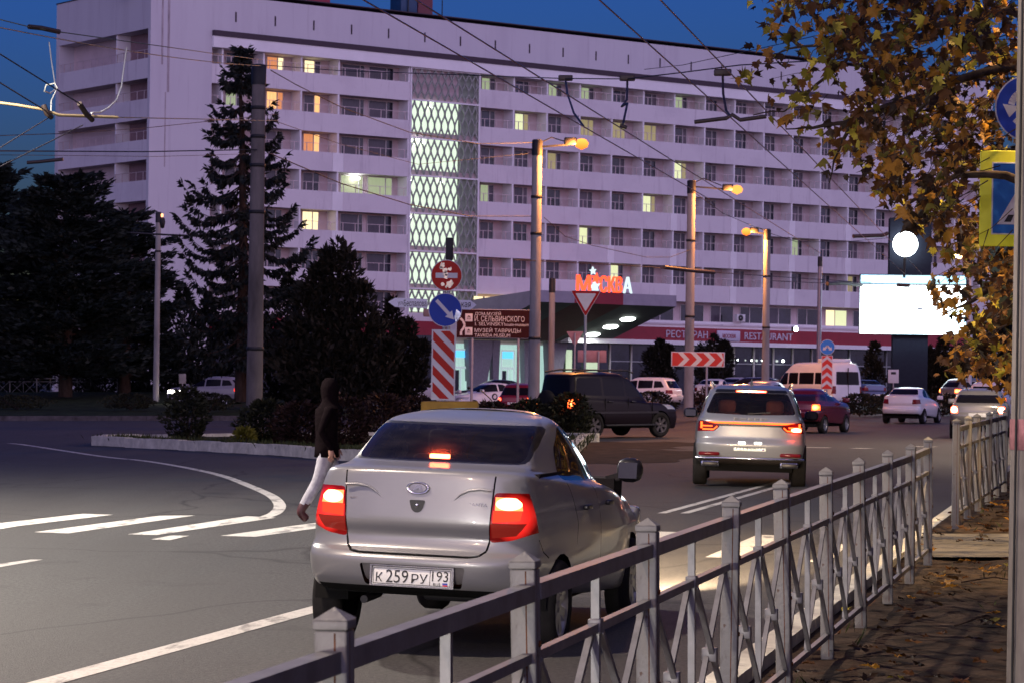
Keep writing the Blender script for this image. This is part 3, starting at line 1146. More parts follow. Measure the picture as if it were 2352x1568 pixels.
m_tyre = mat('tyre rubber', (.018, .017, .017), .85, var=.2, scale=9)
m_rim = mat('alloy', (.38, .38, .39), .35, .8, var=.08)
m_well = mat('wheel well', (.008, .008, .008), .95, var=0)
m_trim = mat('black trim', (.012, .011, .013), .4, var=0)
m_chrome = mat('chrome', (.7, .7, .72), .15, 1., var=0)
g_dark = mat('tinted car glass', (.008, .007, .010), .08, var=0, spec=.12)
g_side = glass_mat('car side glass', (.30, .28, .32), haze=.03)
g_rear = glass_mat('glow spreading rear glass', (.80, .76, .82), haze=.06)  # scatter added so the brake lamp's red glow spreads over the pane
g_clear = glass_mat('windscreen glass', (.9, .9, .9), haze=.02)
t_red = lamp_mat('red lamp plastic', (1, .025, .018), (1, .008, .004), 1.5, .02)
t_red.node_tree.nodes['Principled BSDF'].inputs['Base Color'].default_value = (.16, .003, .003, 1)
t_red.node_tree.nodes['Principled BSDF'].inputs['Specular IOR Level'].default_value = .4
t_red.node_tree.nodes['Principled BSDF'].inputs['Roughness'].default_value = .12
t_off = mat('unlit red lamp', (.14, .006, .008), .15, var=0, spec=.3)
t_lit = lamp_mat('brake lamp', (1, .42, .24), (1, .06, .02), 26, 6)
t_high = glow_mat('high brake lamp', (1, .10, .03), 24)
t_mid = glow_mat('tail lamp glow', (1, .035, .015), 1.3)
t_bar = glow_mat('light bar', (1, .075, .012), 3.2)
h_lit = glow_mat('headlamp', (1, .93, .8), 14)
h_off = mat('headlamp glass', (.35, .35, .36), .1, .3, var=0, coat=.6)
t_amb = glow_mat('amber lamp', (1, .28, .03), 9)
m_plate = mat('plate white', (.70, .70, .68), .4, var=.05)
m_ink = mat('plate ink', (.02, .02, .02), .6, var=0)
m_seat = mat('seat cloth', (.018, .016, .018), .9, var=.2, scale=20)
def paint(name, col, metal=.3, rough=.28, coat=.5, spec=None):
    return mat(name, col, rough, metal, var=.05, scale=1.2, coat=coat, spec=spec, bump=.03, bscale=2)

def wheel(car, x, y, r, wd, side, spokes=5, hub=.66, rimmat=None):
    Mx = Matrix.Translation((x, y, r)) @ Matrix.Rotation(R(90) * side, 4, 'Y')
    b = MB()
    h = wd / 2
    rr = r * hub
    b.lathe([(rr, -h), (r * .93, -h), (r, -h * .65), (r, h * .65), (r * .93, h), (rr, h * .92), (rr, h * .5)], m_tyre, Mx, 26)
    o = b.build('wheel', car)
    b = MB()
    rm = rimmat or m_rim
    b.lathe([(rr, h * .9), (rr * .93, h * .8), (rr * .9, h * .2)], rm, Mx, 24)
    b.lathe([(rr * .95, h * .15), (0, h * .1)], m_well, Mx, 20)
    b.lathe([(0, h * .72), (rr * .2, h * .7), (rr * .24, h * .3)], rm, Mx, 12)
    for k in range(spokes):
        a = 2 * math.pi * k / spokes + .3
        d = Vector((math.cos(a), math.sin(a), 0))
        n = Vector((-d.y, d.x, 0))
        p0, p1 = d * rr * .18, d * rr * .93
        vs = [p0 - n * rr * .14 + Vector((0, 0, h * .66)), p0 + n * rr * .14 + Vector((0, 0, h * .66)), p1 + n * rr * .2 + Vector((0, 0, h * .78)), p1 - n * rr * .2 + Vector((0, 0, h * .78))]
        vs += [v - Vector((0, 0, h * .3)) for v in vs]
        b.add([Mx @ v for v in vs], [(0, 1, 2, 3), (0, 4, 5, 1), (1, 5, 6, 2), (2, 6, 7, 3), (3, 7, 4, 0)], rm)
    b.build('rim', o)

def part(car, name, geo, m, smooth=True, parent=None):
    vs, fs = geo
    if not fs:
        return None
    o = MB().add(vs, fs, m, smooth).build(name, parent or car)
    return o

def plate(car, y, z, M=None, chars=None, w=.52, h=.112, lit=None):
    b = MB()
    Mx = (M or Matrix.Identity(4))
    b.bevbox((-w / 2, y - .012, z - h / 2), (w / 2, y, z + h / 2), lit or m_plate, .006, Mx)
    if chars:
        for wd, cx, cz, cw, ch in chars:
            b.text(wd, cx, z + cz, cw, ch, y - .012, .003, m_ink, Mx)
        for x in (-w / 2 + .008, w / 2 - .010, .118):
            b.box((x, y - .0135, z - h * .43), (x + .0035, y - .0122, z + h * .43), m_ink, Mx)
        for zz in (-h * .43, h * .43 - .0035):
            b.box((-w / 2 + .0116, y - .0135, z + zz), (w / 2 - .0102, y - .0122, z + zz + .0035), m_ink, Mx)
        b.box((.203, y - .014, z - h * .34), (.236, y - .0124, z - h * .24), mat('flag blue', (.02, .04, .35), .5, var=0), Mx)
        b.box((.203, y - .014, z - h * .42), (.236, y - .0124, z - h * .345), mat('flag red', (.5, .02, .03), .5, var=0), Mx)
    return b.build('licence_plate', car)

def mirror(car, x, y, z, side, m, wd=.24):
    b = MB()
    b.bevbox((min(x, x + wd * side), y - .07, z), (max(x, x + wd * side), y + .09, z + .17), m, .065)
    b.bar((x - .08 * side, y + .04, z + .01), (x + .06 * side, y + .02, z + .05), .05, .05, m_trim)
    o = b.build('mirror', car)
    MB().add([(x + (.03 + (wd - .06) * i) * side, y - .0725 - .03 * (1 - i) + .012 * j, z + .03 + .11 * j) for i, j in ((0, 0), (1, 0), (1, 1), (0, 1))], [(0, 1, 2, 3)], mat('mirror glass', (.03, .03, .035), .12, var=0, spec=.4)).build('mirror_glass', o)
    return o

def arches(bm, car, L, r, ys, w_):
    for y in ys:
        for sd in (1, -1):
            cut(bm, circle(y, r, r * 1.13), 0, lambda c, sd=sd: c.x * sd > w_ * .72)
            b = MB()
            n = 18
            vs = []
            for i in range(n + 1):
                a = .0 + math.pi * i / n
                for x in (w_ * .93, w_ * .66):
                    vs.append((x * sd, y + r * 1.14 * math.cos(a), r + r * 1.14 * math.sin(a)))
            b.add(vs, [(2 * i, 2 * i + 1, 2 * i + 3, 2 * i + 2) for i in range(n)], m_well, True)
            b.add([vs[2 * i + 1] for i in range(n + 1)], [tuple(range(n + 1))], m_well)
            b.build('wheel_arch', car)

def finish(bm, car, m, yoff, low=None):
    """the shell that is left becomes the body; low: (height, material) of an unpainted skirt"""
    me = bpy.data.meshes.new('body')
    bm.to_mesh(me)
    bm.free()
    me.materials.append(m)
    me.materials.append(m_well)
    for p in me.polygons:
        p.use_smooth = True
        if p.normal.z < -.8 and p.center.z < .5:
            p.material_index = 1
    o = bpy.data.objects.new('body', me)
    COL.objects.link(o)
    o.parent = car
    me.set_sharp_from_angle(angle=R(38))
    return o

SED = lambda L=4.26, w=.85, h=1.5: [
    # zr   zf    yr    yf     w     ar   af   n   kr   kf
    (.34, .22, .50, L - .5, w * .78, .30, .30, 3, .05, .1),
    (.395, .20, .12, L - .12, w * .93, .40, .55, 3.2, .08, .12),
    (.48, .36, .025, L - .02, w * .985, .42, .6, 3.3, .085, .14),
    (.585, .52, .0, L, w, .42, .6, 3.3, .085, .15),
    (.63, .60, .03, L - .02, w, .40, .6, 3.3, .085, .15),
    (.66, .64, .088, L - .04, w, .36, .6, 3.4, .09, .15),
    (.735, .67, .112, L - .05, w, .35, .6, 3.4, .095, .15),
    (.83, .70, .080, L - .07, w * .995, .34, .62, 3.4, .105, .16),
    (1.02, .78, .10, L - .13, w * .965, .33, .65, 3.4, .12, .18),
    (1.125, .84, .115, L - .24, w * .925, .32, .65, 3.2, .13, .18),
    (1.15, .88, .17, L - .42, w * .885, .31, .6, 3.0, .13, .16),
    (1.163, .93, .32, L - .85, w * .85, .30, .5, 2.8, .12, .12),
    (1.178, .985, .46, L - 1.28, w * .825, .27, .42, 2.8, .10, .10),
    (1.275, 1.17, .66, L - 1.60, w * .765, .26, .40, 2.8, .09, .10),
    (1.375, 1.345, .86, L - 1.98, w * .70, .26, .4, 2.8, .07, .09),
    (1.435, 1.425, 1.05, L - 2.18, w * .645, .28, .4, 2.7, .06, .08),
    (h - .03, h - .03, 1.34, L - 2.3, w * .53, .3, .35, 2.6, .04, .05),
    (h - .008, h - .008, 1.65, L - 2.4, w * .35, .22, .2, 2.5, 0, 0),
    (h, h, 1.95, L - 2.5, w * .12, .1, .1, 2.5, 0, 0)]
def SUV(L=4.7, w=.93, h=1.72, gl=.30, rk=.0, belt=1.05):
    """two-box shell: gl = how far the tailgate glass leans forward at its top"""
    return [
    (.34, .28, .50, L - .5, w * .78, .30, .30, 3, .03, .1),
    (.42, .25, .12, L - .12, w * .94, .36, .5, 3.2, .05, .10),
    (.56, .42, .03, L - .02, w * .985, .38, .55, 3.3, .055, .12),
    (.70, .62, .0, L, w, .38, .55, 3.3, .055, .12),
    (.76, .72, .03, L - .02, w, .36, .55, 3.3, .06, .12),
    (.82, .78, .07, L - .03, w, .33, .55, 3.4, .06, .12),
    (.96, .86, .075, L - .06, w * .99, .32, .58, 3.4, .065, .13),
    (belt, .94, .08, L - .15, w * .975, .31, .6, 3.4, .07, .14),
    (belt + .05, .99, .10, L - .32, w * .955, .30, .6, 3.3, .075, .14),
    (belt + .08, 1.04, .12, L - .80, w * .935, .30, .5, 3.2, .08, .12),
    (belt + .11, 1.09, .15, L - 1.25, w * .915, .29, .42, 3.2, .08, .1),
    (belt + .29, belt + .26, .15 + gl * .45, L - 1.58, w * .85, .28, .4, 3.2, .075, .1),
    (h - .19, h - .23, .15 + gl * .85, L - 1.95, w * .785, .28, .4, 3.2, .065, .09),
    (h - .10, h - .13, .15 + gl * 1.05, L - 2.15, w * .74, .28, .4, 3.0, .06, .08),
    (h - .045, h - .06, .3 + gl * 1.1, L - 2.3, w * .64, .3, .35, 2.8, .04, .05),
    (h - .012, h - .02, .6 + gl * 1.1, L - 2.45, w * .42, .25, .2, 2.6, 0, 0),
    (h, h - .004, .9 + gl * 1.1, L - 2.6, w * .15, .1, .1, 2.5, 0, 0)]

def person_seated(car, x, y, z, m, name='driver'):
    """head and shoulders above the seat back"""
    b = MB()
    b.lathe([(0, -.02), (.19, 0), (.21, .12), (.2, .3), (.13, .39), (.06, .42), (.055, .47)], m, Matrix.Translation((x, y, z)) @ Matrix.Diagonal((1.1, .62, 1, 1)), 16)
    b.lathe([(0, .44), (.06, .46), (.085, .54), (.092, .6), (.085, .66), (.05, .71), (0, .725)], m, Matrix.Translation((x, y + .03, z)) @ Matrix.Diagonal((1, 1.15, 1, 1)), 16)
    return b.build(name, car)

# ---- the silver saloon in the near lane
def rear_saloon():
    H14 = R(13.6)
    car = thing('silver_sedan', 'silver saloon braking in the near lane behind the railing, nearest car', 'car', (-.655, 16.72, -.03), -H14)
    L_, w_ = 4.26, .832
    pm = paint('silver paint', (.245, .245, .255), .3, .32, .4)
    bm = car_shell(SED(L_, w_, 1.495), 5, 10, 20)
    car.scale = (1, 1, 1.04)
    car.rotation_euler[1] = R(2.1)                  # it stands on the crossfall of the lane
    rear = lambda c: c.y < .9
    back = lambda c: c.y < 1.7 and c.z > 1.0
    # rear window: black band, then glass
    gw = rnd_poly([(-.588, 1.179), (.588, 1.179), (.552, 1.412), (-.552, 1.412)], .05)
    gi = rnd_poly([(-.562, 1.187), (.562, 1.187), (.53, 1.398), (-.53, 1.398)], .05)
    glass = cut(bm, gi, 1, back)
    band = cut(bm, gw, 1, back)
    part(car, 'rear_window', glass, g_rear)
    part(car, 'window_seal', band, m_trim)
    front = lambda c: c.y > 2.0 and c.z > .95
    part(car, 'windscreen', cut(bm, rnd_poly([(-.62, 1.02), (.62, 1.02), (.53, 1.40), (-.53, 1.40)], .05), 1, front), g_clear)
    # side windows, in side view (y, z)
    for sd in (1, -1):
        sl = lambda c, sd=sd: c.x * sd > .3
        for poly in (rnd_poly([(1.08, 1.075), (1.80, 1.05), (1.80, 1.405), (1.52, 1.40), (1.22, 1.27)], .05),
                     rnd_poly([(1.90, 1.045), (2.98, 1.005), (2.72, 1.20), (2.42, 1.375), (2.0, 1.41), (1.90, 1.405)], .04)):
            part(car, 'side_window', cut(bm, poly, 0, sl), g_side)
        part(car, 'window_pillar', cut(bm, [(1.80, 1.05), (1.90, 1.045), (1.90, 1.405), (1.80, 1.405)], 0, sl), m_trim)
    bmesh.ops.bisect_plane(bm, geom=bm.verts[:] + bm.edges[:] + bm.faces[:], dist=1e-5, plane_co=(0, .30, .9), plane_no=(0, 1, .25))
    # tail lamps: lit upper inner field, red lens, dark lower corner
    for sd in (1, -1):
        lit_p = [(sd * x, z) for x, z in ((.50, .915), (.664, .915), (.655, .962), (.622, .992), (.50, .995))]
        mid_p = [(sd * x, z) for x, z in ((.49, .84), (.652, .855), (.662, .912), (.49, .912))]
        low_p = [(sd * x, z) for x, z in ((.482, .745), (.63, .762), (.665, .80), (.69, .838), (.482, .838))]
        all_p = rnd_poly([(sd * x, z) for x, z in ((.468, .715), (.60, .732), (.80, .80), (.80, .985), (.70, 1.02), (.49, 1.022))], .03)
        lim = lambda c, sd=sd: c.y + .25 * c.z < .525 and c.x * sd > .3
        a = cut(bm, lit_p, 1, lim)
        c = cut(bm, mid_p, 1, lim)
        e = cut(bm, low_p, 1, lim)
        d = cut(bm, all_p, 1, lim)
        o = part(car, 'tail_light', d, t_red)
        part(car, 'brake_lamp', a, t_lit, parent=o)
        part(car, 'lamp_lens', c, t_mid, parent=o)
        part(car, 'reversing_lens', e, mat('lower lens', (.16, .02, .015), .12, var=0, spec=.25, emit=(1, .04, .015), es=.06), parent=o)
    # gaps round the boot lid
    gap = m_well
    def seam(pts, wd=.008, lim=None, ax=1):
        sm_ = MB()
        for (x0, z0), (x1, z1_) in zip(pts[:-1], pts[1:]):
            d = Vector((x1 - x0, z1_ - z0)).normalized()
            n = Vector((-d.y, d.x)) * wd / 2
            q = [(x0 + n.x, z0 + n.y), (x1 + n.x, z1_ + n.y), (x1 - n.x, z1_ - n.y), (x0 - n.x, z0 - n.y)]
            g = cut(bm, q, ax, lim, -.006)
            sm_.add(g[0], g[1], gap, True)
        seams.append(sm_)
    seams = []
    rl = lambda c: c.y < .30
    lid = [(-.49, 1.12), (-.468, .72), (-.455, .665), (-.42, .638), (-.36, .628), (.36, .628), (.42, .638), (.455, .665), (.468, .72), (.49, 1.12)]
    seam(lid[0:2], .010, rl)
    seam(lid[1:9], .013, rl)
    seam(lid[8:10], .010, rl)
    # door seams and handle recesses on the sides
    for sd in (1, -1):
        sl = lambda c, sd=sd: c.x * sd > .5
        seam([(1.86, 1.04), (1.86, .40)], .008, sl, 0)
        seam([(2.98, .95), (3.0, .62), (2.95, .40)], .008, sl, 0)
        seam([(1.10, 1.06), (1.20, .80), (1.16, .66)], .008, sl, 0)
        seam([(.33, .735), (.42, .655), (.52, .615)], .009, sl, 0)
    # number plate recess in the bumper
    rec = cut(bm, rnd_poly([(-.345, .565), (.345, .565), (.315, .432), (-.315, .432)], .02), 1, rl, -.035)
    part(car, 'plate_recess', rec, mat('plate recess', (.16, .15, .15), .5, .2, var=.05))
    arches(bm, car, L_, .295, (.80, 3.28), w_)
    body = finish(bm, car, pm, 0)
    for q in seams:
        q.build('panel_gap', car)
    plate(car, -.002, .492, Matrix.Translation((0, .032, .492)) @ Matrix.Rotation(R(-5), 4, 'X') @ Matrix.Translation((0, 0, -.492)), [('К', -.212, -.008, .042, .056), ('259', -.095, 0, .145, .078), ('РУ', .052, -.008, .105, .056), ('193', .186, .012, .105, .062), ('RUS', .166, -.037, .045, .018)])
    b = MB()
    for sd in (-1, 1):
        b.box((sd * .268 - .006, .012, .44), (sd * .268 + .006, .02, .552), m_chrome)
    b.box((-.274, .012, .432), (.274, .02, .44), m_chrome)
    b.box((-.274, .012, .553), (.274, .02, .56), m_chrome)
    b.build('plate_frame', car)
    # badge, lock, lettering
    b = MB()
    Mb = Matrix.Translation((0, .094, 1.03)) @ Matrix.Rotation(R(90), 4, 'X')
    b.lathe([(0, .004), (.062, .004), (.070, .010), (.078, .008), (.082, -.002)], m_chrome, Mb @ Matrix.Diagonal((.95, .48, 1, 1)), 30)
    b.lathe([(0, .007), (.060, .0065)], mat('badge field', (.25, .24, .28), .25, .6, var=0), Mb @ Matrix.Diagonal((.93, .46, 1, 1)), 30)
    b.prism([(-.03, 1.018), (-.004, 1.048), (.022, 1.046), (.03, 1.02), (.016, 1.018), (.006, 1.035), (-.012, 1.018)], .086, .080, m_chrome)
    b.build('badge', car)
    b = MB()
    b.prism(rnd_poly([(-.052, .958), (.052, .958), (.036, .90), (.014, .882), (-.014, .882), (-.036, .90)], .014), .094, .082, m_trim)
    b.lathe([(0, .012), (.012, .012), (.013, 0)], m_chrome, Matrix.Translation((0, .088, .925)) @ Matrix.Rotation(R(90), 4, 'X'), 12)
    b.build('boot_lock', car)
    b = MB()
    b.text('GRANTA', .378, .945, .15, .020, .108, .008, m_chrome)
    b.build('model_lettering', car)
    b = MB()
    b.text('LADA', -.41, .955, .075, .011, .112, .005, mat('dull lettering', (.2, .17, .17), .4, .5, var=0))
    b.build('maker_lettering', car)
    # pressed swage lines that run from the lamps into the boot lid
    for sd in (1, -1):
        b = MB()
        pts = [(sd * .48, .102, 1.035), (sd * .40, .100, 1.038), (sd * .33, .098, 1.028), (sd * .275, .098, 1.0), (sd * .24, .098, .965)]
        b.tube([Vector(p) for p in pts], [.008, .008, .0075, .006, .003], pm, 8)
        b.build('swage_line', car)
    b = MB()
    b.bevbox((-.45, .085, .628), (.45, .135, .642), pm, .005)
    b.build('boot_lip', car)
    # high brake lamp inside the rear window
    b = MB()
    b.bevbox((-.062, .57, 1.198), (.062, .63, 1.224), t_high, .005)
    b.box((-.08, .57, 1.182), (.08, .68, 1.197), m_trim)
    b.build('high_brake_lamp', car)
    # underside, exhaust, bumper foot
    b = MB()
    b.box((-.62, .25, .365), (.62, 4.0, .43), m_well)
    b.tube([(-.35, .16, .33), (-.35, .5, .34)], .025, m_dark, 10)
    b.bevbox((.0, .28, .335), (.42, .62, .40), m_dark, .03)
    b.build('underbody', car)
    for y in (.80, 3.28):
        for sd in (1, -1):
            wheel(car, sd * (w_ - .11), y, .295, .18, sd, 7)
    for sd in (1, -1):
        mirror(car, sd * .715, 2.92, 1.0, sd, m_trim if sd > 0 else pm, .19)
        b = MB()
        for y in (1.32, 2.05):
            b.bevbox((sd * .825 - .012, y, .88), (sd * .825 + .022, y + .16, .91), m_trim, .008)
        b.build('door_handle', car)
    # inside: shelf, seats, dash, two people
    b = MB()
    b.box((-.68, .55, 1.10), (.68, 1.3, 1.125), m_seat)
    b.bevbox((-.66, 1.25, .6), (.66, 1.42, 1.14), m_seat, .05)
    b.box((-.70, 2.9, .7), (.70, 3.2, 1.02), m_seat)
    for x in (-.36, .36):
        b.bevbox((x - .25, 2.02, .55), (x + .25, 2.17, 1.17), m_seat, .06)
        b.bevbox((x - .12, 2.02, 1.19), (x + .12, 2.12, 1.34), m_seat, .04)
        b.bar((x - .05, 2.07, 1.15), (x - .05, 2.07, 1.22), .015, .015, m_dark)
    b.box((-.72, 1.3, .3), (.72, 3.1, .42), m_seat)
    b.build('interior', car)
    sk = mat('dark clothing', (.02, .016, .018), .9, var=.1)
    person_seated(car, -.36, 2.22, .68, sk, 'driver')
    person_seated(car, .42, 2.22, .60, sk, 'passenger')
    # front
    for sd in (1, -1):
        b = MB()
        b.bevbox((sd * .56 - .15, L_ - .36, .62), (sd * .56 + .13, L_ - .19, .78), h_off, .04)
        b.build('headlight', car)
        hl = bpy.data.lights.new('headlamp_beam', 'SPOT')
        hl.energy, hl.color, hl.spot_size, hl.spot_blend, hl.shadow_soft_size = 6500, (1, .72, .44), R(34), 1.0, .06
        ho = bpy.data.objects.new('headlamp_beam', hl)
        COL.objects.link(ho)
        ho.parent = car
        ho.location = (sd * .6, L_ + .05, .66)
        ho.rotation_euler = (R(90 - 12.5), 0, R(1))
    b = MB()
    b.tube([(.0, 2.06, 1.505), (.0, 1.9, 1.56), (0, 1.62, 1.62)], .004, m_trim, 5)
    b.build('aerial', car)
    return car
rear_saloon()

# ---- the silver off-road estate ahead of it
def rear_suv():
    car = thing('silver_suv', 'silver SUV braking with a full width light bar, ahead of the nearest car', 'car', (3.85, 43.2, -.03), -R(5.2), None, R(1.6))
    L_, w_, h_ = 4.75, .935, 1.69
    pm = paint('pale silver paint', (.31, .315, .32), .25, .34)
    bm = car_shell(SUV(L_, w_, h_, .42, belt=1.08), 5, 10, 18)
    back = lambda c: c.y < 1.0 and c.z > 1.0
    low = lambda c: c.y < .5
    part(car, 'rear_window', cut(bm, rnd_poly([(-.74, 1.205), (0, 1.185), (.74, 1.205), (.60, 1.545), (-.60, 1.545)], .06), 1, back), g_rear)
    lamp_b = cut(bm, rnd_poly([(-.25, 1.556), (.25, 1.556), (.25, 1.585), (-.25, 1.585)], .008), 1, lambda c: c.y < 1.2 and c.z > 1.3)
    sp = cut(bm, rnd_poly([(-.60, 1.548), (.60, 1.548), (.57, 1.60), (-.57, 1.60)], .02), 1, lambda c: c.y < 1.2 and c.z > 1.3)
    part(car, 'spoiler_band', sp, m_trim)
    part(car, 'high_brake_lamp', lamp_b, t_lit)
    part(car, 'windscreen', cut(bm, rnd_poly([(-.7, 1.13), (.7, 1.13), (.58, 1.53), (-.58, 1.53)], .05), 1, lambda c: c.y > 2.2 and c.z > 1), g_dark)
    for sd in (1, -1):
        sl = lambda c, sd=sd: c.x * sd > .4
        for poly in ([(.55, 1.22), (1.15, 1.18), (1.15, 1.52), (.8, 1.50)], [(1.2, 1.18), (2.15, 1.16), (2.15, 1.54), (1.2, 1.53)], [(2.2, 1.16), (3.25, 1.12), (2.8, 1.42), (2.55, 1.52), (2.2, 1.54)]):
            part(car, 'side_window', cut(bm, rnd_poly(poly, .04), 0, sl), g_dark)
        # lamp clusters: glowing hook round a dark field
        f1 = cut(bm, [(sd * .62, .985), (sd * .80, .985), (sd * .80, 1.005), (sd * .62, 1.005)], 1, low)
        f2 = cut(bm, [(sd * .78, .955 if sd < 0 else .93), (sd * .815, .955 if sd < 0 else .93), (sd * .815, 1.06), (sd * .78, 1.06)], 1, low)
        f3 = cut(bm, [(sd * .56, .965), (sd * .63, .93), (sd * .79, .93), (sd * .79, .95), (sd * .635, .95), (sd * .57, .98)][:] if False else [(sd * .60, .93), (sd * .78, .93), (sd * .78, .952), (sd * .60, .952)], 1, low)
        f4 = cut(bm, [(sd * .535, .985), (sd * .60, .93), (sd * .60, .952), (sd * .545, 1.0)], 1, low)
        f5 = None
        o = part(car, 'tail_light', cut(bm, rnd_poly([(sd * .50, .985), (sd * .585, .915), (sd * .90, .90), (sd * .90, 1.06), (sd * .80, 1.085), (sd * .52, 1.03)], .02), 1, lambda c, sd=sd: c.y < .45 and c.x * sd > .4), t_off)
        g = MB()
        for q in (f1, f2, f3, f4):
            g.add(q[0], q[1], t_bar, True)
        g.build('light_strip', o)
    if True:
        b = MB()
        b.bevbox((.66, .03, .925), (.83, .20, .995), t_lit, .012)
        b.build('brake_lamp', car)
    bar = cut(bm, [(-.78, 1.04), (.78, 1.04), (.78, 1.07), (-.78, 1.07)], 1, low)
    part(car, 'light_bar', bar, t_bar)
    part(car, 'bar_housing', cut(bm, rnd_poly([(-.53, 1.0), (.53, 1.0), (.78, 1.04), (-.78, 1.04)], .01), 1, low), m_trim)
    part(car, 'bumper_cladding', cut(bm, rnd_poly([(-.80, .26), (.80, .26), (.86, .40), (.86, .47), (-.86, .47), (-.86, .40)], .03), 1, lambda c: c.y < .5), mat('grey cladding', (.045, .035, .03), .6, var=.15))
    arches(bm, car, L_, .36, (.92, 3.68), w_)
    finish(bm, car, pm, 0)
    b = MB()
    b.tube([(-.88, .14, .475), (-.6, .03, .48), (0, .0, .482), (.6, .03, .48), (.88, .14, .475)], .02, m_chrome, 8)
    b.build('bumper_strip', car)
    for sd in (1, -1):
        b = MB()
        b.bevbox((sd * .66 - .17, .025, .515), (sd * .66 + .17, .09, .575), t_off, .02)
        b.build('reflector', car)
        b = MB()
        b.bevbox((sd * .64 - .15, .02, .34), (sd * .64 + .15, .10, .43), m_chrome, .02)
        b.bevbox((sd * .64 - .125, .012, .355), (sd * .64 + .125, .03, .415), m_trim, .008)
        b.build('exhaust_tip', car)
        b = MB()
        b.tube([(sd * .66, .75, 1.63), (sd * .68, 1.3, 1.70), (sd * .68, 2.4, 1.70), (sd * .64, 2.9, 1.64)], .018, m_chrome, 8)
        b.build('roof_rail', car)
    pl = mat('lit plate', (.7, .7, .62), .4, var=.05, emit=(1, .95, .7), es=.45)
    plate(car, .02, .66, None, [('У', -.212, -.008, .042, .056), ('114', -.095, 0, .135, .076), ('СА', .052, -.008, .105, .056), ('193', .186, .012, .105, .062)], lit=pl)
    for x in (-.13, .13):
        b = MB()
        b.bevbox((x - .06, -.0, .712), (x + .06, .05, .75), glow_mat('plate lamp', (.95, 1, .8), 5), .012)
        b.build('plate_lamp', car)
    b = MB()
    for i, q in enumerate((-.24, -.12, 0, .12, .24)):
        pass
    b.text('EXEED', 0, 1.125, .55, .035, .085, .01, mat('dull chrome lettering', (.3, .3, .3), .45, .3, var=0))
    b.build('maker_lettering', car)
    b = MB()
    b.bar((-.05, .16, 1.205), (.32, .19, 1.235), .02, .02, m_trim)
    b.build('rear_wiper', car)
    b = MB()
    b.add([(-.03, .0 + 1.0, h_ - .01), (.03, 1.0, h_ - .01), (0, .92, h_ + .09), (0, 1.15, h_ - .01)], [(0, 1, 2), (1, 3, 2), (3, 0, 2)], pm)
    b.build('aerial_fin', car)
    b = MB()
    for x in (-.40, .40):
        b.bevbox((x - .26, 1.2, .6), (x + .26, 1.35, 1.2), mat('beige seat', (.16, .12, .09), .8, var=.1), .08)
        b.bevbox((x - .15, 1.18, 1.2), (x + .15, 1.3, 1.42), mat('beige seat', (.16, .12, .09), .8, var=.1), .06)
    b.box((-.75, .5, .5), (.75, 3.4, .6), m_seat)
    b.build('interior', car)
    b = MB()
    b.box((-.7, .3, .26), (.7, 4.3, .38), m_well)
    b.build('underbody', car)
    for y in (.92, 3.68):
        for sd in (1, -1):
            wheel(car, sd * (w_ - .12), y, .36, .23, sd, 5, .7)
    for sd in (1, -1):
        mirror(car, sd * .93, 3.2, 1.08, sd, m_trim)
    return car
rear_suv()

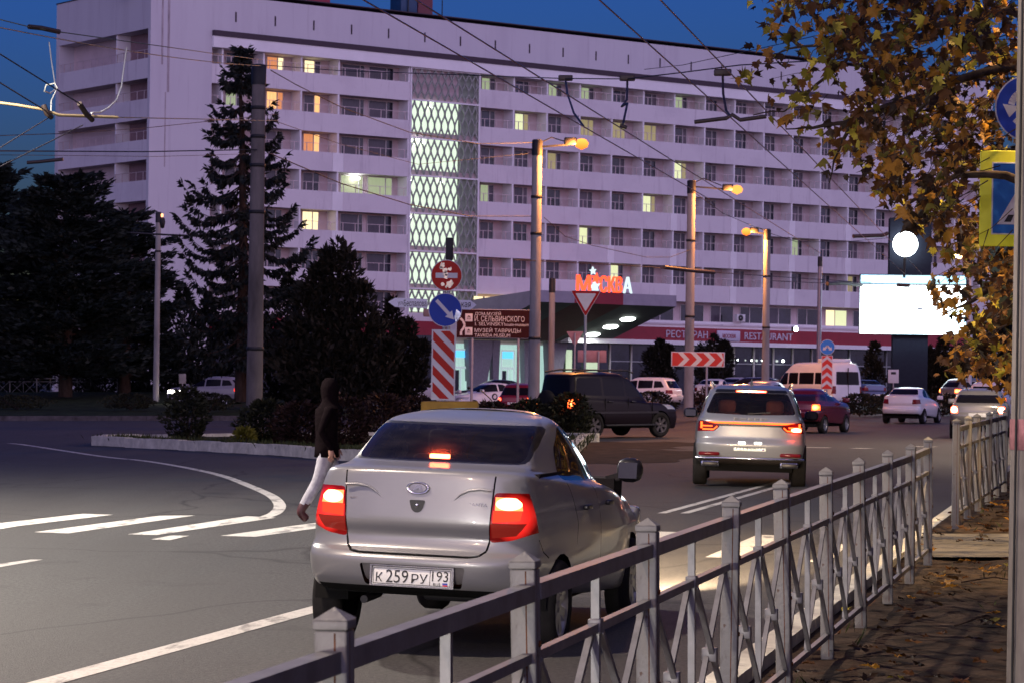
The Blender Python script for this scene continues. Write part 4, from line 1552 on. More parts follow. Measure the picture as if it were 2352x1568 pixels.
# ---- the other traffic and the parked cars, simpler
def vehicle(name, label, loc, heading, kind, pm, dims, tail=t_off, head=h_off, group=None, rimm=None, extra=None, glass=None, plate_on=True, wb=None):
    """heading: degrees to the right of the viewing direction"""
    L_, w_, h_ = dims
    car = thing(name, label, 'car' if 'bus' not in name else 'minibus', loc, -R(heading), group, LEAN)
    gl = glass or g_dark
    r = {'sedan': .30, 'hatch': .30, 'suv': .36, 'van': .34, 'jeep': .385}[kind]
    ya, yb = wb or (.85, L_ - .95)
    Mo = lambda pts: [(y, z) for y, z in pts]
    if kind == 'sedan':
        sh = SED(L_, w_, h_)
        sw = [[(1.12, 1.08), (1.80, 1.05), (1.80, 1.40), (1.52, 1.395), (1.22, 1.27)], [(1.88, 1.045), (L_ - 1.28, 1.005), (L_ - 1.54, 1.20), (L_ - 1.84, 1.37), (2.0, 1.405), (1.88, 1.40)]]
        rw = [(-.60, 1.185), (.60, 1.185), (.50, 1.40), (-.50, 1.40)]
        tl = [(.48, .80), (.78, .82), (.78, 1.0), (.50, 1.0)]
        bl = 1.0
    elif kind == 'jeep':
        sh = SUV(L_, w_, h_, .10, belt=1.15)
        sw = [[(.35, 1.30), (1.35, 1.28), (1.35, h_ - .17), (.45, h_ - .17)], [(1.43, 1.28), (2.3, 1.26), (2.3, h_ - .16), (1.43, h_ - .16)], [(2.38, 1.26), (3.35, 1.22), (2.95, 1.52), (2.62, h_ - .2), (2.38, h_ - .16)]]
        rw = [(-.62, 1.32), (.62, 1.32), (.56, h_ - .2), (-.56, h_ - .2)]
        tl = [(.66, .90), (.86, .90), (.86, 1.18), (.66, 1.18)]
    elif kind == 'van':
        sh = [(.34, .30, .4, L_ - .5, w_ * .8, .2, .3, 4, 0, .1), (.40, .3, .08, L_ - .1, w_ * .96, .2, .5, 4.5, .01, .1), (.6, .5, 0, L_, w_, .2, .55, 4.5, .01, .12), (1.0, .85, .01, L_ - .08, w_, .2, .6, 4.5, .01, .13),
              (1.25, 1.15, .02, L_ - .55, w_, .2, .5, 4.5, .01, .1), (1.35, 1.3, .03, L_ - .95, w_ * .985, .2, .4, 4.5, .01, .08), (1.9, 1.85, .07, L_ - 1.45, w_ * .95, .2, .4, 4.2, .01, .08),
              (h_ - .35, h_ - .45, .12, L_ - 1.7, w_ * .92, .22, .4, 4, .01, .08), (h_ - .1, h_ - .14, .22, L_ - 2.1, w_ * .84, .25, .4, 3.5, .01, .05), (h_ - .02, h_ - .03, .5, L_ - 2.4, w_ * .6, .3, .3, 3, 0, 0), (h_, h_, .9, L_ - 2.7, w_ * .2, .2, .2, 3, 0, 0)]
        sw = [[(.35, 1.35), (1.55, 1.35), (1.55, 1.95), (.35, 1.95)], [(1.65, 1.35), (2.85, 1.35), (2.85, 1.95), (1.65, 1.95)], [(2.95, 1.35), (3.75, 1.35), (3.75, 1.95), (2.95, 1.95)], [(3.85, 1.35), (4.75, 1.30), (4.45, 1.65), (4.2, 1.95), (3.85, 1.95)]]
        rw = [(-.78, 1.32), (.78, 1.32), (.74, 2.0), (-.74, 2.0)]
        tl = [(.80, .85), (.99, .85), (.97, 1.25), (.80, 1.25)]
    else:
        sh = SUV(L_, w_, h_, .32 if kind == 'suv' else .42, belt=1.02 if kind == 'suv' else .95)
        bb = 1.02 if kind == 'suv' else .95
        sw = [[(.52, bb + .16), (1.1, bb + .13), (1.1, h_ - .2), (.72, h_ - .22)], [(1.17, bb + .13), (2.0, bb + .11), (2.0, h_ - .17), (1.17, h_ - .18)], [(2.07, bb + .11), (L_ - 1.4, bb + .08), (L_ - 1.75, h_ - .36), (L_ - 2.05, h_ - .21), (2.07, h_ - .17)]]
        rw = [(-.66, bb + .13), (.66, bb + .13), (.58, h_ - .2), (-.58, h_ - .2)]
        tl = [(.58, bb - .18), (.90, bb - .16), (.90, bb + .03), (.60, bb + .03)]
    bm = car_shell(sh, 3, 7, 12)
    mz = .9
    part(car, 'rear_window', cut(bm, rnd_poly(rw, .05), 1, lambda c: c.y < L_ * .42 and c.z > mz), gl)
    wz = 1.0 if kind != 'van' else 1.3
    zt = (h_ - .12) if kind != 'van' else 2.0
    part(car, 'windscreen', cut(bm, rnd_poly([(-w_ * .74, wz + .06 if kind in ('sedan', 'van') else sw[-1][1][1] + .02), (w_ * .74, wz + .06 if kind in ('sedan', 'van') else sw[-1][1][1] + .02), (w_ * .62, zt), (-w_ * .62, zt)], .05), 1, lambda c: c.y > L_ * .5 and c.z > mz), gl)
    for sd in (1, -1):
        for poly in sw:
            part(car, 'side_window', cut(bm, rnd_poly(poly, .04), 0, lambda c, sd=sd: c.x * sd > .35), gl)
        o = part(car, 'tail_light', cut(bm, rnd_poly([(sd * x, z) for x, z in tl], .02), 1, lambda c, sd=sd: c.y < .42 and c.x * sd > .3), tail[0 if sd < 0 else 1] if isinstance(tail, tuple) else tail)
        hz = {'sedan': (.60, .76), 'hatch': (.68, .84), 'suv': (.76, .90), 'van': (.78, 1.02), 'jeep': (.84, 1.02)}[kind]
        part(car, 'headlight', cut(bm, rnd_poly([(sd * w_ * .50, hz[0]), (sd * w_ * 1.1, hz[0] + .03), (sd * w_ * 1.1, hz[1] + .03), (sd * w_ * .55, hz[1])], .02), 1, lambda c, sd=sd: c.y > L_ - .75 and c.x * sd > .2), head)
    arches(bm, car, L_, r, (ya, yb), w_)
    finish(bm, car, pm, 0)
    for y in (ya, yb):
        for sd in (1, -1):
            wheel(car, sd * (w_ - .11), y, r, .2, sd, 6, .64, rimm)
    b = MB()
    b.box((-w_ * .75, .25, r * .75), (w_ * .75, L_ - .3, r * 1.1), m_well)
    b.build('underbody', car)
    for sd in (1, -1):
        mz_ = {'sedan': .98, 'hatch': 1.02, 'suv': 1.08, 'van': 1.3, 'jeep': 1.25}[kind]
        b = MB()
        b.bevbox((min(sd * w_ * .97, sd * (w_ + .2)), L_ - (1.42 if kind != 'van' else 1.1), mz_), (max(sd * w_ * .97, sd * (w_ + .2)), L_ - (1.28 if kind != 'van' else .98), mz_ + .16), pm if kind != 'van' else m_trim, .03)
        b.build('mirror', car)
    if plate_on:
        pz = {'sedan': .56, 'hatch': .72, 'suv': .78, 'van': .62, 'jeep': .8}[kind]
        plate(car, -.004, pz)
    if extra:
        extra(car, L_, w_, h_)
    return car

p_white = paint('white car paint', (.68, .68, .70), .0, .3)
p_maroon = paint('maroon paint', (.13, .010, .022), .3, .25)
p_dark = paint('dark aubergine paint', (.006, .003, .005), .0, .4, .0, .2)
p_black = paint('black car paint', (.012, .011, .014), .2, .25)
p_grey = paint('grey car paint', (.22, .21, .20), .4, .3)
p_blue = paint('blue car paint', (.10, .12, .24), .3, .3)
p_red = paint('red car paint', (.20, .012, .02), .2, .3)
p_silver2 = paint('lilac silver paint', (.44, .42, .47), .4, .3)
t_dimr = lamp_mat('lit tail lamp', (1, .16, .08), (1, .03, .015), 5, 2)
t_or = lamp_mat('orange tail lamp', (1, .26, .06), (1, .07, .012), 8, 3)
gr = lambda x, y: gz(x, y) - .03
def at(px, Y):
    x = XZ(px, Y)
    return (x, Y, gr(x, Y))
def pl(px, gy):                                  # a point on the flat road seen at (px, gy)
    p = G(px, gy, -.03)
    return (p.x, p.y, -.03)

vehicle('maroon_hatchback', 'dark maroon hatchback turning right just beyond the silver SUV', at(1822, 87.5), 25, 'hatch', p_maroon, (4.1, .84, 1.5), tail=(t_or, t_or), glass=mat('maroon car glass', (.02, .012, .025), .05, var=0, spec=.6))
vehicle('white_sedan', 'white saloon with unlit lamps seen from behind on the roundabout', (XZ(2066, 107), 107, -.03), 22, 'sedan', p_white, (4.4, .86, 1.48), tail=(t_off, t_off))
vehicle('grey_estate', 'grey estate car with lit tail lamps behind the far railing', (XZ(2244, 79), 79, -.03), 13, 'hatch', p_grey, (4.4, .86, 1.52), tail=(t_lit, t_lit))
vehicle('white_suv', 'white SUV half hidden behind the grey estate car', at(2262, 112), 18, 'suv', p_white, (4.6, .9, 1.7), tail=(t_dimr, t_or))
def jeep_extra(car, L_, w_, h_):
    b = MB()
    b.lathe([(.0, .1), (.2, .1), (.34, .06), (.37, 0), (.35, -.08), (.2, -.1)], m_tyre, Matrix.Translation((-.05, -.10, 1.08)) @ Matrix.Rotation(R(90), 4, 'X'), 22)
    b.build('spare_wheel', car)
    b = MB()
    for sd in (1, -1):
        b.tube([(sd * .66, .4, h_ - .01), (sd * .68, 1.0, h_ + .06), (sd * .68, 2.5, h_ + .05), (sd * .66, 2.8, h_ - .03)], .025, m_dark, 8)
    b.build('roof_rail', car)
    b = MB()
    for sd in (1, -1):
        b.bevbox((sd * w_ - .08, 1.35, .36), (sd * w_ + .1, 3.45, .42), m_dark, .02)
    b.build('side_step', car)
    for y in (1.39, 2.34, 3.36):
        b = MB()
        for sd in (1, -1):
            b.box((sd * w_ * .985 - .02, y, .55), (sd * w_ * .985 + .006, y + .012, 1.2), m_well)
        b.build('door_gap', car)
    b = MB()
    b.box((w_ * .98, .6, .74), (w_ * .98 + .035, 3.6, .80), m_trim)
    b.build('side_moulding', car)
    for y in (1.5, 2.45):
        b = MB()
        b.bevbox((w_ * .97, y, 1.08), (w_ * .97 + .05, y + .2, 1.12), m_trim, .01)
        b.build('door_handle', car)
vehicle('dark_offroader', 'dark boxy off-road vehicle crossing in front of the hotel entrance', (XZ(1262, 79.5), 79.5, .0), 49, 'jeep', p_dark, (4.75, .96, 1.98), tail=(t_or, t_or), extra=jeep_extra, rimm=mat('dull rim', (.09, .08, .085), .5, .5, var=.1), wb=(.98, 3.74))
vehicle('red_hatchback', 'small dark red car with lit tail lamps behind the island shrubs', at(1178, 118), 16, 'hatch', p_red, (3.9, .84, 1.62), tail=(t_dimr, t_or))
def taxi_extra(car, L_, w_, h_):
    b = MB()
    b.lathe([(0, .012), (.17, .012), (.17, 0)], mat('door emblem ink', (.03, .03, .035), .6, var=0), Matrix.Translation((-w_ * .995, 2.2, .78)) @ Matrix.Rotation(R(-90), 4, 'Y'), 18)
    b.lathe([(0, .016), (.10, .016)], p_white, Matrix.Translation((-w_ * .995, 2.2, .78)) @ Matrix.Rotation(R(-90), 4, 'Y'), 18)
    b.build('door_emblem', car)
vehicle('white_taxi', 'white saloon with a round dark emblem on its door', at(1192, 134), -128, 'sedan', p_white, (4.4, .86, 1.5), extra=taxi_extra)
vehicle('white_headlit_sedan', 'white saloon with headlamps lit, half behind the red striped board', at(1040, 136), -74, 'sedan', p_white, (4.4, .86, 1.47), tail=(t_or, t_or), head=h_lit)
vehicle('black_sedan', 'black saloon parked behind the white car with the door emblem', at(1215, 146), -108, 'sedan', p_black, (4.5, .87, 1.5))
vehicle('white_minivan', 'white people carrier parked right of the dark off-road vehicle', at(1560, 138), -62, 'suv', p_white, (4.7, .92, 1.72))
vehicle('parked_white_car', 'white car parked between the two concrete poles, left of the other', at(1618, 150), 24, 'sedan', p_white, (4.3, .86, 1.5))
vehicle('parked_pale_car', 'pale saloon parked right beside the post of the arrow board', at(1664, 158), 30, 'sedan', p_silver2, (4.3, .86, 1.5), tail=(t_dimr, t_dimr))
vehicle('parked_lilac_car', 'pale car whose roof shows above the silver SUV', at(1735, 128), 25, 'suv', p_silver2, (4.4, .88, 1.66))
vehicle('parked_black_car', 'black car parked beside the white minibus', at(1800, 138), -60, 'suv', p_black, (4.5, .9, 1.72))
def bus_extra(car, L_, w_, h_):
    b = MB()
    b.bevbox((-.7, .6, h_ - .03), (.7, 1.7, h_ + .17), p_white, .06)
    b.build('roof_unit', car)
    b = MB()
    b.box((-.006, -.012, .55), (.006, .07, 2.2), m_trim)
    b.build('door_gap', car)
vehicle('white_minibus', 'white high roofed minibus parked in front of the restaurant', at(1948, 138), -33, 'van', p_white, (5.9, 1.0, 2.5), extra=bus_extra)
vehicle('blue_sedan', 'blue saloon parked just right of the white minibus', at(2014, 150), -20, 'sedan', p_blue, (4.3, .85, 1.45))
vehicle('dark_crossover', 'dark crossover with one lit tail lamp passing below the big screen', at(2172, 142), 60, 'suv', p_grey, (4.5, .88, 1.62), tail=(t_or, t_or))
vehicle('white_hatchback', 'white hatchback with headlamp lit under the dark spruce', at(566, 140), -76, 'hatch', paint('dimmed white paint', (.26, .23, .25), .0, .4), (4.3, .86, 1.6), head=h_lit, tail=(t_dimr, t_dimr))  # white darkened evenly so this car reads dim

# a car waiting behind the photographer, out of the frame; its dipped headlamps reach the signs ahead
hc = vehicle('grey_saloon', 'grey saloon with headlamps lit, waiting behind the photographer in the near lane', (-6.9, -9.0, -.03), 13.6, 'sedan', p_grey, (4.3, .86, 1.48), head=h_lit)
for sd in (-1, 1):
    sl = bpy.data.lights.new('headlamp_beam', 'SPOT')
    sl.energy, sl.color, sl.spot_size, sl.spot_blend, sl.shadow_soft_size = 1400, (1, .93, .84), R(38), .7, .06
    so = bpy.data.objects.new('headlamp_beam', sl)
    COL.objects.link(so)
    so.parent = hc
    so.location = (sd * .62, 4.4, .70)
    so.rotation_euler = (R(90 - .6), 0, 0)
# ------------------------------------------------------------------ railings
m_post = layered('railing post paint', (.20, .195, .19), .5, [
    ('noise', 7, 0, (1, 1, .3), .32, .46, .5, (.15, .13, .11)), ('noise', 16, 0, (1, 1, 1), .33, .38, .85, (.08, .035, .02)), ('noise', 45, 0, (1, 1, .4), .32, .42, .5, (.12, .11, .10))], .2, 40)
m_bar = mat('railing bar paint', (.20, .195, .205), .45, .1, var=.2, scale=9)
m_rust = mat('rust', (.12, .045, .02), .9, var=.4, scale=30)
def railing(name, label, pts, zf, hp, group):
    """pts: post positions (x, y); posts and the panels between them are parts"""
    root = thing(name, label, 'fence', (pts[0][0], pts[0][1], 0), 0, group)
    o0 = Vector((pts[0][0], pts[0][1], 0))
    d = (Vector((*pts[-1], 0)) - o0).normalized()
    ang = math.atan2(d.y, d.x)
    first = None
    for i, p in enumerate(pts):
        z = zf(p[1])
        if first is None:
            b = MB()
            b.bevbox((-.038, -.038, 0), (.038, .038, hp - .035), m_post, .006)
            b.bevbox((-.041, -.041, hp - .034), (.041, .041, hp - .012), m_post, .004)
            b.add([(-.041, -.041, hp - .0115), (.041, -.041, hp - .0115), (.041, .041, hp - .0115), (-.041, .041, hp - .0115), (0, 0, hp + .016)], [(0, 1, 4), (1, 2, 4), (2, 3, 4), (3, 0, 4)], m_post)
            b.box((-.0385, -.013, .02), (-.0378, -.009, hp - .04), m_rust)
            b.box((-.013, -.0385, .02), (-.009, -.0378, hp - .04), m_rust)
            for zz in (.18, .52, .86):
                b.lathe([(0, .006), (.009, .006), (.011, 0)], m_rust, Matrix.Translation((.01, -.0385, zz)) @ Matrix.Rotation(R(90), 4, 'X'), 8)
            first = b.build('post', root)
            o = first
        else:
            o = first.copy()
            COL.objects.link(o)
            o.parent = root
        o.location = Vector((p[0], p[1], z)) - o0
        o.rotation_euler = (R(rnd.uniform(-1, 1)), R(rnd.uniform(-.9, .9)), ang + R(rnd.uniform(-3, 3)))
    pan = None
    for i in range(len(pts) - 1):
        a, c = Vector((*pts[i], 0)), Vector((*pts[i + 1], 0))
        ln = (c - a).length
        za, zb_ = zf(a.y), zf(c.y)
        if pan is None:
            x0, x1 = .038, ln - .038
            xm = ln / 2
            zt, zm, zl = hp - .105, hp - .30, .14
            b = MB()
            b.bar((x0, 0, zt), (x1, 0, zt), .05, .05, m_bar)
            b.bar((x0, 0, zm), (x1, 0, zm), .03, .03, m_bar)
            b.bar((x0, 0, zl), (x1, 0, zl), .03, .03, m_bar)
            b.bar((xm, 0, zl), (xm, 0, zt - .02), .028, .028, m_bar, (0, 1, 0))
            for xa, xb in ((x0, xm), (xm, x1)):
                b.bar((xa + .02, .012, zl + .015), (xb - .02, .012, zm - .015), .022, .022, m_bar, (0, 1, 0))
                b.bar((xa + .02, -.012, zm - .015), (xb - .02, -.012, zl + .015), .022, .022, m_bar, (0, 1, 0))
                xc, zc = (xa + xb) / 2, (zl + zm) / 2
                b.bevbox((xc - .024, -.032, zc - .03), (xc + .024, .032, zc + .03), m_bar, .006)
            b.bevbox((xm - .03, -.022, zm - .02), (xm + .03, .022, zm + .03), m_bar, .005)
            pan = b.build('panel', root)
            o = pan
        else:
            o = pan.copy()
            COL.objects.link(o)
            o.parent = root
        dd = c - a
        dd.z = zb_ - za
        o.location = a - o0 + Vector((0, 0, za))
        o.rotation_euler = (0, -math.atan2(dd.z, ln), math.atan2(dd.y, dd.x))
        o.scale = (ln / (Vector((*pts[1], 0)) - Vector((*pts[0], 0))).length, 1, 1)
    return root
fp = []
for i in range(-1, 10):
    Y = 5.98 + 1.94 * i
    fp.append((fx(Y), Y))
railing('street_railing', 'long grey railing of crossed bars along the near kerb, in front of the silver car', fp, vz, 1.12, 'railings along the kerb')
fp2 = [(4.54 + .43 * i, 27.2 + 1.78 * i) for i in range(6)]
railing('street_railing', 'short farther railing beyond the paved gap, in front of the grey estate car', fp2, lambda y: vz(y) + .03, 1.12, 'railings along the kerb')
fp3 = [(XZ(-40 + 60 * i, 166), 166 + .35 * i) for i in range(6)]
railing('park_railing', 'pale railing of crossed bars under the big dark cedar', fp3, lambda y: .75, 1.2, 'railings round the park')
fp4 = [(XZ(620 + 64 * i, 150), 150 - .6 * i) for i in range(6)]
railing('park_railing', 'pale railing of crossed bars left of the white headlit saloon', fp4, lambda y: .62, 1.25, 'railings round the park')

# ------------------------------------------------------------------ poles and street lamps
m_pole = mat('concrete pole', (.33, .31, .29), .85, var=.22, scale=1.6, bump=.4, bscale=18, stretch=(1, 1, .25))
m_sod = lamp_mat('sodium lamp glass', (1, .27, .045), (1, .15, .016), 1.7, 1.1, 'LINEAR')
def lamp_light(name, loc, power, col, parent, rad=.12, cone=None):
    l = bpy.data.lights.new(name, 'SPOT' if cone else 'POINT')
    l.energy, l.color, l.shadow_soft_size = power, col, rad
    o = bpy.data.objects.new(name, l)
    COL.objects.link(o)
    o.parent = parent
    o.location = loc
    if cone:                                    # cut-off street lantern thrown over the carriageway
        l.spot_size, l.spot_blend = R(cone[2]), .45
        o.rotation_euler = (R(cone[1]), R(cone[0]), 0)
    return o
SOD = (1.0, .36, .08)
def pole(name, label, px, ytop, Y, r0, r1, zb=0., cat='pole', cap=True, lamp=None, bands=(), group='concrete line poles', m=None):
    H = EYE - (ytop - HZ) / F * Y - zb
    root = thing(name, label, cat, (XZ(px, Y), Y, zb), 0, group, LEAN)
    b = MB()
    b.tube([(0, 0, 0), (0, 0, H * .5), (0, 0, H)], [r0, (r0 + r1) / 2, r1], m or m_pole, 20)
    b.build('shaft', root)
    if cap:
        b = MB()
        b.lathe([(r1 * 1.12, H - .55), (r1 * 1.12, H - .02), (r1 * .8, H + .02), (0, H + .02)], m_dark, None, 16)
        b.build('cap', root)
    for z in bands:
        rz = r0 + (r1 - r0) * z / H
        b = MB()
        b.lathe([(rz + .001, z - .05), (rz + .022, z - .045), (rz + .022, z + .045), (rz + .001, z + .05)], m_dark, None, 16)
        b.build('clamp', root)
    if lamp:
        dx, dz, pw, lit = lamp
        b = MB()
        sg = 1 if dx > 0 else -1
        b.bar((0, 0, H - .25), (dx - sg * .35, 0, H - .25 + dz * .8), .06, .06, m_dark)
        b.tube([(sg * .2, 0, H - .05), (sg * .5, 0, H + .1), (dx * .7, 0, H - .12 + dz * .6)], .02, m_dark, 6)
        b.build('arm', root)
        b = MB()
        b.bevbox((min(dx - sg * .5, dx - sg * .05), -.13, H - .28 + dz), (max(dx - sg * .5, dx - sg * .05), .13, H - .02 + dz), m_dark, .04)
        o = b.build('lamp_head', root)
        b = MB()
        b.lathe([(0, .16), (.15, .12), (.25, .0), (.21, -.15), (0, -.25)], m_sod if lit else glow_mat('dim sodium lamp', (1, .30, .06), 1.2), Matrix.Translation((dx + sg * .12, 0, H - .2 + dz)), 14)
        g = b.build('lamp_glass', o)
        if pw:
            lamp_light('lamp_light', (dx + sg * .12, -.25, H - .5 + dz), pw, SOD, root)
    return root
pole('line_pole', 'weathered concrete pole with a black cap, standing in front of the spruce', 583, 150, 74, .235, .185, .1, m=mat('old dark concrete', (.17, .15, .14), .9, var=.35, scale=1.4, bump=.5, bscale=16, stretch=(1, 1, .25)), bands=(2.5, 6.3, 7.6, 8.4, 9.2))
pole('lamp_pole', 'concrete lamp pole with a bright orange lamp on its right, above the museum sign', 1225, 322, 94, .21, .17, .0, 'street lamp', lamp=(1.45, .12, 1600, True), bands=(3.2, 6.9, 8.2), group='street lamp poles')
pole('lamp_pole', 'concrete lamp pole with a dim lamp, behind the red arrow board', 1581, 415, 112, .21, .165, .2, 'street lamp', lamp=(1.8, -.12, 1000, False), bands=(4.2, 7.4), group='street lamp poles')
pole('lamp_pole', 'concrete lamp pole with a bright orange lamp on its left, before the restaurant', 1757, 527, 135, .2, .165, .4, 'street lamp', lamp=(-.95, .1, 1500, True), bands=(4, 6.6), group='street lamp poles')
pole('line_pole', 'slender bluish steel pole behind the roundabout arrow sign', 1879, 590, 150, .14, .12, .4, m=mat('blue grey steel', (.2, .2, .26), .5, .3, var=.1))
pole('line_pole', 'pale concrete pole with a small lantern between cedar and spruce', 358, 488, 142, .16, .14, .6, bands=(8.0,))
pole('line_pole', 'thin pole between the museum sign and the give way sign', 1264, 640, 104, .125, .115, .0)
pole('line_pole', 'white pole lit by the big screen, among the autumn leaves', 2226, 585, 142, .13, .11, .3, m=mat('pale steel', (.5, .52, .56), .5, .2, var=.1))
np_ = thing('line_pole', 'thick near concrete pole at the right edge with a faded pink band', 'pole', (2.605, 13.0, .1), 0, 'concrete line poles', LEAN)
b = MB()
b.tube([(0, 0, -.1), (0, 0, 4.5), (0, 0, 9.6)], [.185, .17, .15], mat('near pole concrete', (.24, .22, .21), .9, var=.4, scale=2.2, bump=.6, bscale=20, stretch=(1, 1, .2)), 32)
b.build('shaft', np_)
b = MB()
rz = .1825
b.lathe([(rz + .001, 1.28), (rz + .003, 1.285), (rz + .003, 1.425), (rz + .001, 1.43)], mat('faded pink paint', (.34, .16, .18), .9, var=.35, scale=8), None, 32)
b.build('paint_band', np_)
b = MB()
b.tube([(-.175, -.08, -.1), (-.172, -.085, 2.0), (-.168, -.08, 5)], .006, m_black, 6)
b.build('cable', np_)
# more lamps outside the frame; the verge and junction ones are added for brightness
def off_lamp(label, x, y, dx, dy, pw, col, cone=None):
    r = thing('lamp_pole', label, 'street lamp', (x, y, .0), 0, 'street lamp poles')
    b = MB()
    b.tube([(0, 0, -.1), (0, 0, 9.6)], [.185, .15], m_pole, 20)
    b.build('shaft', r)
    b = MB()
    b.tube([(0, 0, 9.3), (dx * .5, dy * .5, 9.65), (dx, dy, 9.7)], .035, m_dark, 8)
    b.build('arm', r)
    b = MB()
    b.bevbox((dx - .3, dy - .35, 9.6), (dx + .3, dy + .35, 9.75), m_dark, .05)
    o = b.build('lamp_head', r)
    b = MB()
    b.bevbox((dx - .22, dy - .28, 9.54), (dx + .22, dy + .28, 9.598), m_sod, .02)
    b.build('lamp_glass', o)
    lamp_light('lamp_light', (dx, dy, 9.4), pw, col, r, .25, cone)
off_lamp('concrete lamp pole beside the road behind the photographer', -2.9, -6.0, -3.0, 1.75, 1500, (1.0, .72, .48))
off_lamp('concrete lamp pole across the road, left of the crosswalk', -12.5, 33.0, 2.6, -.5, 7600, (1.0, .90, .76), (0, 0, 158))
off_lamp('concrete lamp pole across the road, nearest the photographer', -8.5, 12.5, 3.0, 1.5, 3000, (1.0, .80, .62), (-8, 0, 120))
off_lamp('unseen lamp pole added on the verge to brighten the autumn leaves', 8.6, 26.5, -1.8, -.5, 4200, (1.0, .66, .30), (-6, 0, 84))  # lamp added to warm the autumn leaves
off_lamp('unseen lamp pole added right of the junction to brighten the road', 18.5, 72.0, -2.6, -.6, 4300, (1.0, .78, .55), (10, 0, 150))  # lamp added to brighten the road around the SUV
fl = thing('street_lamp', 'distant twin orange lamp glowing through the autumn leaves', 'street lamp', (XZ(2192, 160), 160, .4), 0, None, LEAN)
b = MB()
b.tube([(.6, 0, 0), (.6, 0, 9.4), (0, 0, 9.2)], .08, m_dark, 8)
b.build('shaft', fl)
for x in (-.15, .2):
    b = MB()
    b.lathe([(0, .16), (.16, .08), (.18, -.06), (0, -.16)], glow_mat('amber lamp glass', (1, .55, .2), 12), Matrix.Translation((x, -.1, 8.95 - abs(x))), 12)
    b.build('lamp_glass', fl)
lamp_light('lamp_light', (0, -.6, 8.6), 900, SOD, fl)
b = MB()                                        # small lantern on the pole by the cedar
lan = thing('wall_lantern', 'small dim lantern hanging on the pale pole by the cedar', 'lantern', (XZ(373, 141), 141, 10.0))
b.lathe([(0, .35), (.12, .3), (.16, .1), (.1, -.2), (0, -.25)], m_dark, None, 10)
b.build('housing', lan)
MB().lathe([(0, .1), (.06, .06), (.06, -.06), (0, -.1)], glow_mat('dim orange bulb', (1, .35, .12), 2.5), Matrix.Translation((.0, -.12, .45)), 8).build('bulb', lan)

# ------------------------------------------------------------------ traffic signs
s_red = mat('sign red', (.42, .010, .008), .35, var=.06, scale=2, spec=.12)
s_blue = mat('sign blue', (.008, .04, .34), .35, var=.06, scale=2, spec=.12)
s_white = mat('sign white', (.62, .60, .62), .4, var=.06, scale=3, spec=.12)
s_brown = mat('sign brown', (.030, .0045, .005), .45, var=.08, spec=.12)
s_back = mat('sign back', (.36, .2, .22), .6, .3, var=.1)
s_yel = mat('fluorescent yellow', (.58, .56, .01), .45, var=.05, emit=(.6, .58, .02), es=.05)
m_sp = mat('sign post', (.36, .34, .36), .5, .4, var=.12)
def disc(b, cx, cz, r, y, m, n=40, M=None):
    b.prism([(cx + r * math.cos(2 * math.pi * i / n), cz + r * math.sin(2 * math.pi * i / n)) for i in range(n)], y, y + .004, m, M)
def arrow(b, cx, cz, ln, ang, y, m, w_=.09, hw=.2, hl=.2):
    d, n = Vector((math.cos(ang), math.sin(ang))), Vector((-math.sin(ang), math.cos(ang)))
    c = Vector((cx, cz))
    a, e, t = c - d * ln / 2, c + d * (ln / 2 - hl), c + d * ln / 2
    b.prism([tuple(q) for q in (a - n * w_ / 2, e - n * w_ / 2, e + n * w_ / 2, a + n * w_ / 2)], y, y + .003, m)
    b.prism([tuple(q) for q in (e - n * hw / 2, t, e + n * hw / 2)], y, y + .003, m)

# the assembly behind the silver car: no entry, keep right, striped board, yellow block
Y = 57.0
s = F / Y
sg = thing('traffic_sign_post', 'post with no entry sign, blue arrow disc and red striped board', 'traffic sign', (XZ(1016, Y), Y, .13), 0, None, LEAN)
zz = lambda py: EYE - (py - HZ) / s - .13
xx = lambda px: (px - 1016) / s
b = MB()
b.tube([(0, .06, .2), (0, .06, zz(600))], .04, m_sp, 12)
b.build('post', sg)
b = MB()
disc(b, xx(1020), zz(633), .338, -.02, s_white)
disc(b, xx(1020), zz(633), .322, -.026, s_red)
b.box((xx(1020) - .235, -.031, zz(633) - .055), (xx(1020) + .235, -.0265, zz(633) + .055), s_white)
pr = random.Random(3)
for (dx, dz, sz) in ((-.09, .22, .09), (-.04, .12, .07), (.07, .14, .06), (-.02, .03, .06), (-.02, -.04, .07), (.06, -.17, .10), (-.08, -.19, .05), (.0, -.24, .04), (-.12, .16, .05)):
    pts = [(xx(1020) + dx + sz * pr.uniform(.4, 1) * math.cos(a), zz(633) + dz + sz * pr.uniform(.4, 1.2) * math.sin(a)) for a in np.linspace(0, 2 * math.pi, 9)[:-1]]
    b.prism(pts, -.034, -.0315, mat('peeling foil', (.75, .62, .5), .25, .2, var=.3, scale=12))
b.build('no_entry_sign', sg)
b = MB()
disc(b, xx(1018), zz(712), .36, -.02, s_white)
disc(b, xx(1018), zz(712), .345, -.026, s_blue)
arrow(b, xx(1018), zz(712), .56, R(-47), -.031, s_white, .075, .2, .17)
pts = [(xx(1018) + .345 * math.cos(a), zz(712) + .345 * math.sin(a)) for a in np.linspace(R(-62), R(8), 12)] + [(xx(1018) + .22, zz(712) + .16), (xx(1018) + .18, zz(712) - .02), (xx(1018) + .2, zz(712) - .2)]
b.prism(pts[2:9] + [(xx(1018) + .24, zz(712) + .02), (xx(1018) + .2, zz(712) - .16)], -.034, -.0315, mat('worn sign foil', (.45, .5, .68), .2, .3, var=.4, scale=7))
b.build('keep_right_sign', sg)
